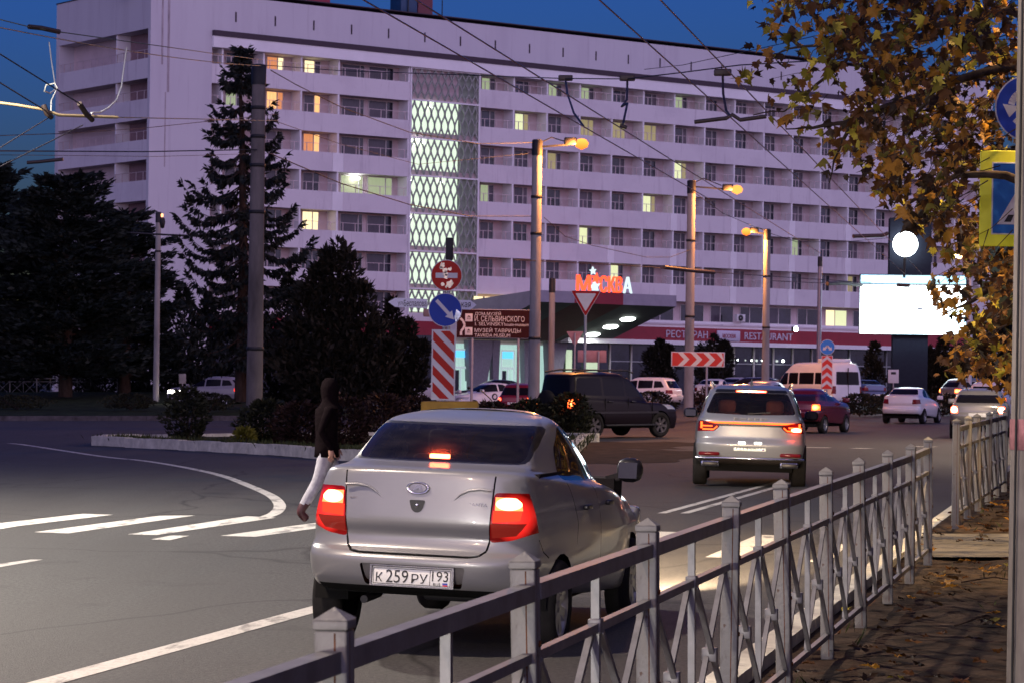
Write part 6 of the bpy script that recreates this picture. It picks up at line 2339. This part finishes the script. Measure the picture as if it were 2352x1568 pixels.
def spruce(label, px, ytop, Y, zb, rad):
    H = EYE - (ytop - HZ) / F * Y - zb
    root = thing('spruce_tree', label, 'tree', (XZ(px, Y), Y, zb), 0, None, LEAN)
    b = MB()
    b.tube([(0, 0, 0), (.05, 0, H * .4), (-.1, 0, H * .75), (-.32, 0, H * .97)], [.3, .22, .13, .03], m_bark, 10)
    b.build('trunk', root)
    vs, fs = [], []
    br = MB()
    z = 2.3
    while z < H * .985:
        t = z / H
        R_ = rad(t)
        nb = 8 if t < .8 else 6
        a0 = rt.uniform(0, 6.28)
        for k in range(nb):
            a = a0 + 2 * math.pi * k / nb + rt.uniform(-.25, .25)
            ln = R_ * rt.choice((rt.uniform(.8, 1.12), rt.uniform(.55, .9)))
            if ln < .15:
                continue
            o = Vector((math.cos(a), math.sin(a), 0))
            base = Vector((.05 - .37 * max(0, t - .4), 0, z + rt.uniform(-.15, .15)))
            pts = []
            n = 9
            for i in range(n):
                q = i / (n - 1)
                drop = -.36 * ln * math.sin(q * math.pi * .6) + .36 * ln * q ** 3
                pts.append(base + o * ln * q + Vector((0, 0, drop + .1 * t)))
            br.tube(pts, [max(.008, .045 * (1 - i / n)) for i in range(n)], m_bark, 5, False)
            side = Vector((-o.y, o.x, 0))
            m = int(16 + 40 * ln)
            for i in range(m):
                q = rt.uniform(.12, 1) ** .8
                j = min(n - 2, int(q * (n - 1)))
                p = pts[j].lerp(pts[j + 1], q * (n - 1) - j)
                w_ = (1 - q * .75) * .26 * min(1.6, ln * .5)
                p = p + side * rt.uniform(-w_, w_) + Vector((0, 0, rt.uniform(-.05, .06)))
                d = (o * rt.uniform(.1, .8) + side * rt.uniform(-.8, .8) + Vector((0, 0, rt.uniform(-1.25, -.1) if q < .9 else rt.uniform(-.3, .6)))).normalized()
                card(vs, fs, p, d, rv(), rt.uniform(.22, .46), rt.uniform(.09, .17))
        z += rt.uniform(.62, .95) if t < .85 else .34
    MB().add(vs, fs, m_spr).build('crown', root)
    br.build('branches', root)
    return root
def srad(t):
    if t > .93:
        return .25 + (1 - t) * 5
    if t > .72:
        return .75 + (.93 - t) * 6.5
    if t > .45:
        return 2.05 + (.72 - t) * 7.2
    return 3.7 - (.45 - t) * 2.6
spruce('tall ragged dark spruce with drooping upturned boughs behind the capped pole', 552, 95, 128, .7, srad)

def cedar(label, px, ytop, Y, zb, W, name='cedar_tree', m=m_ced, dens=1.0, flat=.12, shape=None, leafs=(.3, .6), group=None):
    H = EYE - (ytop - HZ) / F * Y - zb
    root = thing(name, label, 'tree', (XZ(px, Y), Y, zb), 0, group)
    b = MB()
    b.tube([(0, 0, 0), (.1, 0, H * .5), (0, 0, H * .95)], [.4, .28, .06], m_bark, 10)
    b.build('trunk', root)
    vs, fs = [], []
    br = MB()
    shape = shape or (lambda t: 1.0 if t < .6 else 1 - (t - .6) * 1.7)
    z = 1.2
    while z < H * .97:
        t = z / H
        R_ = W * shape(t)
        nb = rt.randint(7, 10)
        a0 = rt.uniform(0, 6.28)
        for k in range(nb):
            a = a0 + 2 * math.pi * k / nb + rt.uniform(-.3, .3)
            ln = R_ * rt.uniform(.7, 1.1)
            o = Vector((math.cos(a), math.sin(a), 0))
            side = Vector((-o.y, o.x, 0))
            rise = rt.uniform(.0, .35)
            base = Vector((0, 0, z + rt.uniform(-.3, .3)))
            pts = [base + o * ln * q + Vector((0, 0, ln * (rise * q - .12 * q * q + .1 * q ** 4))) for q in np.linspace(0, 1, 8)]
            br.tube(pts, [max(.01, .08 * (1 - i / 8)) for i in range(8)], m_bark, 5, False)
            for i in range(int((30 + 55 * ln) * dens)):
                q = rt.uniform(.15, 1)
                j = min(6, int(q * 7))
                p = pts[j].lerp(pts[j + 1], q * 7 - j)
                w_ = .42 * ln * q * (1.15 - q * .8)
                p = p + side * rt.uniform(-w_, w_) + Vector((0, 0, rt.gauss(0, flat)))
                d = (o * rt.uniform(.3, 1) + side * rt.uniform(-.7, .7) + Vector((0, 0, rt.uniform(-.15, .5)))).normalized()
                card(vs, fs, p, d, rv(), rt.uniform(*leafs), rt.uniform(.10, .2))
        z += rt.uniform(.5, .95)
    MB().add(vs, fs, m).build('crown', root)
    br.build('branches', root)
    return root
cedar('broad black cedar with level tiers at the left edge', 150, 392, 148, .8, 5.2, dens=1.0, shape=lambda t: .95 if t < .7 else 1 - (t - .55) * 1.7)
cedar('second dark cedar cut by the left edge of the picture', -30, 372, 152, .8, 5.0, dens=.9, shape=lambda t: .9 if t < .75 else 1 - (t - .6) * 2.0)
cedar('dark cedar filling the gap between the pale pole and the big cedar', 285, 470, 158, .8, 3.6, dens=.9)

def clump_tree(name, label, px, ytop, Y, zb, w_, m, n, ls, peaks, group=None, cat='tree', trunk=True, bot=.0, depth=None):
    """an upright crown built of many small sprays round several leaders"""
    H = EYE - (ytop - HZ) / F * Y - zb
    root = thing(name, label, cat, (XZ(px, Y), Y, zb), 0, group)
    if trunk:
        b = MB()
        b.tube([(0, 0, 0), (.04, 0, H * .5), (0, 0, H * .8)], [.14, .1, .04], m_bark, 8)
        for x, h in peaks:
            b.tube([(0, 0, H * .12), (x * w_ * .6, 0, h * H * .5), (x * w_, 0, h * H * .9)], [.07, .05, .02], m_bark, 6)
        b.build('trunk', root)
    vs, fs = [], []
    for x, h in peaks:
        hh = h * H
        for i in range(n):
            t = rt.uniform(bot, 1)
            prof = (1 - t) ** .55 * (.55 + .45 * min(1, t * 6))
            a = rt.uniform(0, 6.28)
            bump = 1 + .25 * math.sin(a * 3 + t * 9 + x * 7) + .15 * math.sin(t * 23 + a)
            r = w_ * .55 * prof * bump * (rt.uniform(0, 1) ** .35)
            lean = x * w_ * min(1, .25 + t)
            if math.sin(r * math.cos(a) * 3.1 + t * hh * 2.3 + px) * math.sin(r * math.sin(a) * 2.7 - t * hh * 1.9 + 2 * x) < -.18 and rt.random() < .85:
                continue
            p = Vector((lean + r * math.cos(a), (depth or .8) * r * math.sin(a), t * hh))
            d = (Vector((math.cos(a), math.sin(a), 0)) * rt.uniform(.1, .9) + Vector((0, 0, rt.uniform(.0, 1)))+ rv() * .35).normalized()
            card(vs, fs, p, d, rv(), rt.uniform(*ls), rt.uniform(.07, .15) * ls[1] / .4)
    MB().add(vs, fs, m).build('crown', root)
    return root
clump_tree('juniper_tree', 'dark many peaked juniper left of the striped board', 775, 553, 126, .5, 2.15, m_jun, 1500, (.22, .6), [(-.75, .72), (-.45, .84), (-.25, .93), (0, 1.0), (.22, .97), (.40, .84), (.66, .72), (.95, .52), (1.15, .38), (-1.0, .5), (-1.2, .36)])
clump_tree('juniper_tree', 'dark low juniper between the spruce and the many peaked one', 660, 640, 132, .6, 2.2, m_jun, 2600, (.18, .42), [(-.6, .8), (0, 1), (.6, .8)])
clump_tree('juniper_tree', 'lower dark juniper touching the left street name sign', 900, 690, 128, .5, 1.6, m_jun, 1500, (.2, .5), [(-.5, .85), (0, 1), (.5, .8), (.9, .6)])
clump_tree('conifer', 'black conifer filling the space under the spruce', 440, 660, 162, .7, 2.6, m_spr, 2600, (.2, .5), [(-.8, .8), (-.2, 1), (.4, .9), (.9, .75)])
for px, yt, lb in ((40, 770, 'black low conifer behind the cedar trunks, at the left edge'), (205, 760, 'black low conifer behind the trunk of the big cedar'), (325, 745, 'black low conifer beside the pale pole')):
    clump_tree('conifer', lb, px, yt, 168, .75, 2.4, m_spr, 1500, (.25, .55), [(-.8, .85), (0, 1), (.8, .8)])
clump_tree('thuja_tree', 'rounded dark thuja left of the red arrow board', 1516, 782, 178, .5, 1.9, m_jun, 2200, (.2, .4), [(0, 1), (.3, .9), (-.35, .85)])
clump_tree('thuja_tree', 'rounded dark thuja whose top shows above the red arrow board', 1640, 772, 178, .5, 2.0, m_jun, 2200, (.2, .4), [(0, 1), (.35, .9), (-.35, .88)])
clump_tree('thuja_tree', 'pointed dark green thuja right of the white minibus', 2008, 790, 170, .5, 1.5, m_jun, 2400, (.2, .4), [(0, 1)])
for px, yt, lb in ((2120, 800, 'dark bushy conifer below the big screen'), (2165, 780, 'dark bushy conifer under the right half of the big screen'), (2262, 735, 'dark tree behind the autumn leaves at the right')):
    clump_tree('conifer', lb, px, yt, 175, .5, 1.9, m_jun, 2200, (.2, .45), [(-.5, .85), (0, 1), (.5, .9)])

vs, fs = [], []
for i in range(9000):
    x = rt.uniform(38, 240) if i % 3 else rt.uniform(-240, -75)
    y = 300 + rt.uniform(0, 16)
    h = 9 + 3.5 * math.sin(x * .21) + 2.5 * math.sin(x * .53 + 1)
    card(vs, fs, Vector((x, y, .3 + h * rt.random() ** .8)), (rv() + Vector((0, 0, .6))).normalized(), rv(), rt.uniform(1.0, 2.2), rt.uniform(.7, 1.4))
setting(MB().add(vs, fs, m_jun).build('woods'), 'stuff')

def bush(label, px, pyb, pyt, Y, w_, m=m_shr, n=1500, zb=.1, ls=(.08, .2), name='shrub'):
    z1_ = EYE - (pyt - HZ) / F * Y
    H = z1_ - zb
    root = thing(name, label, 'shrub', (XZ(px, Y), Y, zb), 0, 'shrubs on the islands')
    b = MB()
    vs, fs = [], []
    for k in range(9):
        a = rt.uniform(0, 6.28)
        q = Vector((math.cos(a) * w_ * .3, math.sin(a) * w_ * .25, H * rt.uniform(.55, .9)))
        b.tube([(0, 0, -.05), q * .5 + Vector((0, 0, .05)), q], [.02, .012, .005], m_bark, 5)
    b.build('stems', root)
    for i in range(n):
        a, e = rt.uniform(0, 6.28), rt.uniform(0, 1)
        r = rt.uniform(.0, 1) ** .4 * (1 + .22 * math.sin(a * 3 + px) + .14 * math.sin(e * 17 + a * 2))
        p = Vector((math.cos(a) * r * w_ * .5 * math.sin(math.pi * (.18 + .72 * e)), math.sin(a) * r * w_ * .42 * math.sin(math.pi * (.18 + .72 * e)), H * (e * .98 + .02)))
        d = (Vector((math.cos(a), math.sin(a), .5)) + rv() * .8).normalized()
        card(vs, fs, p, d, rv(), rt.uniform(*ls), rt.uniform(.05, .1))
    MB().add(vs, fs, m).build('foliage', root)
    return root
m_red = leafmat('russet shrub leaves', ((.016, .007, .006), (.035, .016, .010)))
bush('dark upright shrub standing alone on the island left of the pole', 432, 1008, 893, 71, 1.15)
bush('bigger dark shrub in front of the foot of the capped pole', 612, 1018, 922, 68, 1.5, n=2200)
bush('yellow green leafy sprig hanging over the white kerb', 563, 1020, 985, 67, .5, m_yel, 260, .12, (.1, .2))
bush('russet shrub just left of the walking person', 690, 1020, 925, 66, 1.3, m_red, 1700)
bush('russet shrub hidden behind the walking person', 790, 1030, 915, 66, 1.5, m_red, 1700)
bush('low russet shrub left of the yellow block', 880, 1000, 908, 80, 1.7, m_red, 1800)
bush('low brown shrub behind the yellow block', 960, 1000, 912, 82, 1.6, m_red, 1500)
bush('low brown shrub right of the yellow block', 1128, 1000, 925, 79, 1.5, m_red, 1500)
bush('olive shrub left of the give way post', 1215, 1000, 920, 79, 1.4, m_shr, 1500)
bush('olive shrub at the foot of the give way post', 1310, 1000, 905, 79, 1.3, m_shr, 2000)
bush('hedge bush under the white people carrier', 1500, 940, 900, 112, 2.2, m_shr, 1200, .1)
bush('reddish hedge bush right of the arrow board post', 1640, 945, 890, 114, 2.4, m_red, 1500, .1)
bush('grassy hedge bush right of the maroon hatchback', 1975, 945, 905, 124, 2.2, m_shr, 1500, .1)
bush('grassy hedge bush behind the white saloon', 2045, 942, 906, 126, 2.6, m_shr, 1500, .1)
bush('grassy hedge bush right of the white saloon', 2165, 938, 905, 126, 2.4, m_shr, 1500, .1)
bush('low dark bush on the lawn under the cedar', 300, 935, 905, 128, 2.6, m_shr, 1300, .35)
bush('low dark bush on the lawn near the left edge', 40, 935, 908, 130, 3.2, m_shr, 1300, .35)
bush('low dark bush on the lawn under the spruce', 480, 940, 903, 124, 2.2, m_shr, 1300, .3)

# ------------------------------------------------------------------ the plane tree in autumn leaf on the right
pt = thing('plane_tree', 'plane tree in yellow and brown autumn leaf reaching in from the right', 'tree', (6.4, 25.0, .15))
o0 = Vector((6.4, 25.0, .15))
b = MB()
b.tube([(0, 0, -.1), (.05, 0, 2), (-.05, .1, 4), (.1, 0, 8)], [.26, .22, .19, .1], m_bark, 12)
b.build('trunk', pt)
limbs = [[(6.4, 25, 3.6), lp(2330, 147, 24), lp(2152, 200, 23.5), lp(1965, 277, 23), lp(1870, 298, 23), lp(1806, 297, 23)],
         [(6.45, 25, 4.5), lp(2320, 20, 25), lp(2150, 60, 26), lp(1990, 95, 27), lp(1840, 110, 28), lp(1760, 130, 28)],
         [(6.4, 25, 2.9), lp(2310, 400, 25), lp(2200, 400, 25.5), lp(2080, 470, 26), lp(2010, 430, 26)],
         [(6.4, 25, 2.3), lp(2320, 640, 26), lp(2230, 690, 26), lp(2170, 720, 26)],
         [(6.5, 25, 5.5), lp(2300, -120, 25), lp(2050, -80, 25), lp(1850, -40, 25), lp(1720, -10, 25)],
         [lp(1965, 277, 23), lp(1925, 350, 23.3), lp(1905, 420, 23.6)], [lp(2152, 200, 23.5), lp(2080, 300, 25), lp(2060, 420, 25.5)],
         [lp(1990, 95, 27), lp(1880, 190, 26), lp(1800, 255, 26), lp(1730, 265, 26)], [lp(1840, 110, 28), lp(1770, 60, 28), lp(1735, 50, 28)]]
for L_ in limbs:
    pts = [Vector(p) - o0 for p in L_]
    sm = []
    for i in range(len(pts) - 1):
        for t in np.linspace(0, 1, 4)[:-1]:
            sm.append(pts[i].lerp(pts[i + 1], t) + rv() * .02)
    sm.append(pts[-1])
    n = len(sm)
    r0 = .055 if Vector(L_[0]).x > 6 else .022
    MB().tube(sm, [max(.006, r0 * (1 - i / n)) for i in range(n)], m_bark, 7).build('branch', pt)
lm = [leafmat('plane leaf ' + nme, (a, c), .55, .35) for nme, a, c in (('brown', (.055, .024, .009), (.13, .055, .016)), ('amber', (.22, .10, .014), (.36, .18, .025)), ('olive', (.10, .085, .014), (.20, .17, .025)), ('yellow', (.36, .30, .035), (.5, .42, .06)), ('dark', (.018, .010, .006), (.04, .022, .010)))]
LOBES = [(0, 0), (.16, -.05), (.42, .02), (.30, .18), (.55, .42), (.27, .42), (.22, .60), (.10, .62), (0, 1.0), (-.10, .62), (-.22, .60), (-.27, .42), (-.55, .42), (-.30, .18), (-.42, .02), (-.16, -.05)]
reg = [(1690, -60), (1700, 30), (1722, 90), (1735, 150), (1700, 165), (1690, 185), (1755, 215), (1770, 290), (1830, 300), (1880, 330), (1900, 420), (1985, 415), (2030, 470), (2080, 500), (2130, 540), (2150, 600), (2120, 670), (2190, 730), (2150, 790), (2140, 860), (2200, 850), (2260, 890), (2300, 915), (2345, 930), (2400, 900), (2440, -60)]
def dens(px, py):
    d = 1.0
    if px < 1800:
        d = .14 if py > 30 else .3
    elif px < 1880:
        d = .30 if py < 240 else .22
    elif px < 1960:
        d = .8 if py < 200 else (.35 if py < 330 else .22)
    elif px < 2040 and py > 330:
        d = .5
    if 560 < py < 800 and px < 2215:
        d *= .42
    if py > 640:
        d *= .75
    return d
mbs = MB()
cnt = 0
fr = random.Random(9)
twigs = MB()
leafv = 0
while cnt < 4700:
    px, py = fr.uniform(1680, 2440), fr.uniform(-60, 930)
    if not inpoly(px, py, reg):
        continue
    nz = .5 + .28 * math.sin(px * .031 + 1.3) * math.sin(py * .027 + px * .011) + .25 * math.sin(px * .071 + py * .05) * math.sin(py * .083 - px * .03)
    if fr.random() > dens(px, py) * max(.08, 1.7 * nz - .35):
        continue
    Yd = fr.uniform(20, 31) if px < 2280 else fr.uniform(22, 33)
    if px > 2215 and 150 < py < 600:
        Yd = fr.uniform(27.2, 33)
    c = lp(px, py, Yd)
    k = fr.choices(range(5), (.44, .30, .13, .06, .30))[0] if px > 1900 else fr.choices(range(5), (.25, .22, .38, .1, .2))[0]
    sz = fr.uniform(.07, .145)
    nrm = Vector((fr.gauss(0, .8), -1 + fr.gauss(0, .7), fr.gauss(.2, .8))).normalized()
    up = Vector((fr.gauss(0, .6), fr.gauss(0, .6), -1)).normalized()
    xa = nrm.cross(up).normalized()
    ya = xa.cross(nrm).normalized()
    curl = fr.uniform(-1.1, 1.2)
    fold = fr.uniform(-1.3, 1.3)
    asp = fr.uniform(.55, 1.1)
    vs = []
    for (x, y) in LOBES:
        vs.append(c - o0 + xa * x * sz * asp * fr.uniform(.75, 1.15) + ya * y * sz + nrm * sz * (curl * (x * x + .3 * y * y) + fold * abs(x)))
    vs.append(c - o0 + ya * .3 * sz)
    n = len(LOBES)
    mbs.add(vs, [(i, (i + 1) % n, n) for i in range(n)], lm[k], True)
    if fr.random() < .11:
        e = c + Vector((fr.uniform(.1, .5), fr.uniform(-.2, .4), fr.uniform(.0, .35)))
        md = c.lerp(e, .5) + rv() * .05
        twigs.tube([c - o0, md - o0, e - o0], [.002, .003, .005], m_bark, 4, False)
    cnt += 1
mbs.build('crown', pt)
setting(twigs.build('twigs', pt), 'stuff')

for (x, y, lb) in ((9.5, 12.5, 'unseen plane tree added to shade the verge right of the near pole'), (7.5, 2.0, 'unseen plane tree added as shade beside the photographer'), (13.5, 27.0, 'unseen plane tree added as shade behind the near plane tree')):  # unseen crowns added to block light from the right
    r = thing('plane_tree', lb, 'tree', (x, y, .15))
    b = MB()
    b.tube([(0, 0, -.1), (.05, 0, 3), (0, 0, 8)], [.26, .2, .1], m_bark, 12)
    b.build('trunk', r)
    vs, fs = [], []
    for i in range(4200):
        a, q = fr.uniform(0, 6.28), fr.random() ** .5
        h = fr.uniform(0, 1)
        rr = 4.2 * q * math.sin(math.pi * (.12 + .8 * h))
        card(vs, fs, Vector((rr * math.cos(a), rr * math.sin(a), 1.4 + 8.5 * h)), rv(), rv(), fr.uniform(.3, .55), fr.uniform(.25, .4))
    MB().add(vs, fs, lm[0]).build('crown', r)

# ------------------------------------------------------------------ fallen leaves, grass, twigs on the verge
b = MB()
for i in range(1500):
    y = 4 + 46 * fr.random() ** 1.4
    o = fr.uniform(.1, 5.5) if fr.random() < .8 else fr.uniform(-.25, .6)
    c = Vector((fx(y) + o, y, vz(y) + .035 + fr.uniform(0, .02) + (.03 if 23.9 < y < 26.6 else 0)))
    sz = fr.uniform(.05, .14)
    a = fr.uniform(0, 6.28)
    xa, ya = Vector((math.cos(a), math.sin(a), fr.uniform(-.3, .3))), Vector((-math.sin(a), math.cos(a), fr.uniform(-.3, .3)))
    vs = [c + xa * x * sz + ya * (q - .4) * sz + Vector((0, 0, fr.uniform(0, .025))) for x, q in LOBES]
    vs.append(c + Vector((0, 0, .01)))
    n = len(LOBES)
    b.add(vs, [(j, (j + 1) % n, n) for j in range(n)], lm[fr.choices(range(5), (.5, .2, .03, .02, .5))[0]])
setting(b.build('fallen_leaves'), 'stuff')
m_gr = leafmat('verge grass', ((.02, .03, .008), (.06, .07, .018)))
vs, fs = [], []
for i in range(5200):
    y = 4 + 42 * fr.random() ** 1.3
    o = fr.uniform(-.1, 5.5)
    x = fx(y) + o
    if 23.9 < y < 26.6:
        continue
    g = math.sin(x * 2.1 + y * .8) * math.sin(y * 1.1 - x * .9)
    if g < .25:
        continue
    p = Vector((x, y, vz(y) - .01))
    card(vs, fs, p, (Vector((0, 0, 1)) + rv() * .7).normalized(), rv(), fr.uniform(.05, .12), .012)
setting(MB().add(vs, fs, m_gr).build('grass'), 'stuff')
b = MB()
for i in range(26):
    y = fr.uniform(9, 30)
    c = Vector((fx(y) + fr.uniform(.4, 3), y, vz(y) + .05))
    a = fr.uniform(-.5, .5)
    l = fr.uniform(.3, .9)
    b.tube([c, c + Vector((math.cos(a) * l * .5, math.sin(a) * l * .5, .05)), c + Vector((math.cos(a + .3) * l, math.sin(a + .3) * l, .0))], [.008, .006, .003], m_bark, 5)
setting(b.build('fallen_twigs'), 'stuff')
vs, fs = [], []
for i in range(3500):
    t = fr.random()
    q = fr.randrange(7)
    a, c = Vector((*isl[q], 0)), Vector((*isl[q + 1], 0))
    p = a.lerp(c, t) + Vector((fr.uniform(-.4, .4), fr.uniform(.25, 3.0), .12))
    card(vs, fs, p, (Vector((0, 0, 1)) + rv() * .6).normalized(), rv(), fr.uniform(.08, .22), .03)
setting(MB().add(vs, fs, m_gr).build('island_grass'), 'stuff')

# ------------------------------------------------------------------ the walking person
def skin_body(verts, edges, radii, root, sub=2):
    me = bpy.data.meshes.new('body')
    me.from_pydata([tuple(v) for v in verts], edges, [])
    o = bpy.data.objects.new('body', me)
    COL.objects.link(o)
    sk = o.modifiers.new('skin', 'SKIN')
    sk.use_smooth_shade = True
    for i, r in enumerate(radii):
        d = me.skin_vertices[0].data[i]
        d.radius = (r, r) if not isinstance(r, tuple) else r
        d.use_root = (i == root)
    ss = o.modifiers.new('sub', 'SUBSURF')
    ss.levels = ss.render_levels = sub
    dg = bpy.context.evaluated_depsgraph_get()
    out = bpy.data.meshes.new_from_object(o.evaluated_get(dg))
    bpy.data.objects.remove(o)
    bpy.data.meshes.remove(me)
    return out
V_, E_, Rr = [], [], []
def node(p, r, parent=None):
    V_.append(Vector(p))
    Rr.append(r)
    if parent is not None:
        E_.append((parent, len(V_) - 1))
    return len(V_) - 1
pv = node((0, 0, .95), (.15, .12))
wa = node((.01, 0, 1.10), (.135, .11), pv)
chs = node((.03, 0, 1.30), (.165, .125), wa)
nk = node((.05, 0, 1.46), .065, chs)
hd = node((.075, 0, 1.58), (.085, .09), nk)
ht = node((.075, 0, 1.70), (.075, .08), hd)
for sd, kn, an, to in ((-1, (-.10, -.08, .53), (-.33, -.09, .15), (-.23, -.09, .05)), (1, (.20, .09, .53), (.34, .09, .12), (.48, .09, .06))):
    hip = node((0, sd * .09, .86), .112, pv)
    k = node(kn, .080, hip)
    a = node(an, .064, k)
    t_ = node(to, .05, a)
for sd, el, wr_ in ((-1, (-.10, -.27, 1.14), (.02, -.28, .93)), (1, (.08, .27, 1.14), (.18, .26, .94))):
    sh = node((.02, sd * .185, 1.40), .062, chs)
    e = node(el, .045, sh)
    q = node(wr_, .030, e)
    pm_ = node(Vector(wr_) + Vector((.01, 0, -.07)), (.036, .02), q)
    for j in range(4):
        kx = Vector(wr_) + Vector((-.025 + .018 * j, -sd * .004, -.12 - .01 * (1 - abs(j - 1.5))))
        f1 = node(kx, .0095, pm_)
        node(kx + Vector((.006, -sd * .012, -.05 + .008 * abs(j - 1.3))), .0075, f1)
    th_ = node(Vector(wr_) + Vector((.045, -sd * .01, -.07)), .010, pm_)
    node(Vector(wr_) + Vector((.06, -sd * .015, -.115)), .008, th_)
me = skin_body(V_, E_, Rr, pv)
pj = mat('black jacket cloth', (.007, .004, .005), .9, spec=.03, var=.2, scale=12, bump=.9, bscale=11)
pt_ = mat('pale jeans', (.40, .38, .42), .85, var=.22, scale=9, bump=.9, bscale=9)
pbt = mat('maroon boots', (.055, .010, .014), .5, var=.2)
psk = mat('skin', (.42, .22, .16), .6, var=.05)
for m in (pj, pt_, pbt, psk):
    me.materials.append(m)
for p in me.polygons:
    c = p.center
    arm = abs(c.y) > .20
    if c.z < .255:
        p.material_index = 2
    elif arm and c.z < .905:
        p.material_index = 3
    elif c.z < .90 and not arm:
        p.material_index = 1
    elif c.z > 1.50 and c.x > .10:
        p.material_index = 3
    else:
        p.material_index = 0
    p.use_smooth = True
who = thing('person', 'person in dark hooded jacket, pale jeans and dark red boots, walking across the road', 'person', (XZ(748, 32.4), 32.4, -.03), R(12))
bo = bpy.data.objects.new('body', me)
COL.objects.link(bo)
bo.parent = who
b = MB()
b.lathe([(.0, 1.785), (.05, 1.78), (.098, 1.735), (.118, 1.65), (.108, 1.56), (.098, 1.50), (.125, 1.455), (.165, 1.41)], pj, Matrix.Translation((.052, 0, 0)) @ Matrix.Diagonal((.98, 1.0, 1, 1)), 20)
b.build('hood', who)
b = MB()
b.lathe([(.10, 1.45), (.185, 1.40), (.195, 1.28), (.18, 1.10), (.195, .94), (.205, .82), (.19, .815), (.16, .9)], pj, Matrix.Translation((.012, 0, 0)) @ Matrix.Diagonal((.74, .98, 1, 1)), 24)
b.build('jacket', who)
# face: nose, brow, mouth on the turned away side
b = MB()
b.lathe([(0, .03), (.014, .012), (.016, 0)], psk, Matrix.Translation((.158, 0, 1.605)) @ Matrix.Rotation(R(100), 4, 'Y'), 8)
for sy in (-.032, .032):
    b.lathe([(0, .006), (.010, .003), (.012, 0)], m_bl, Matrix.Translation((.152, sy, 1.635)) @ Matrix.Rotation(R(90), 4, 'Y'), 8)
b.bevbox((.148, -.025, 1.558), (.157, .025, 1.566), mat('lips', (.3, .1, .1), .6, var=0), .002)
b.build('face', who)
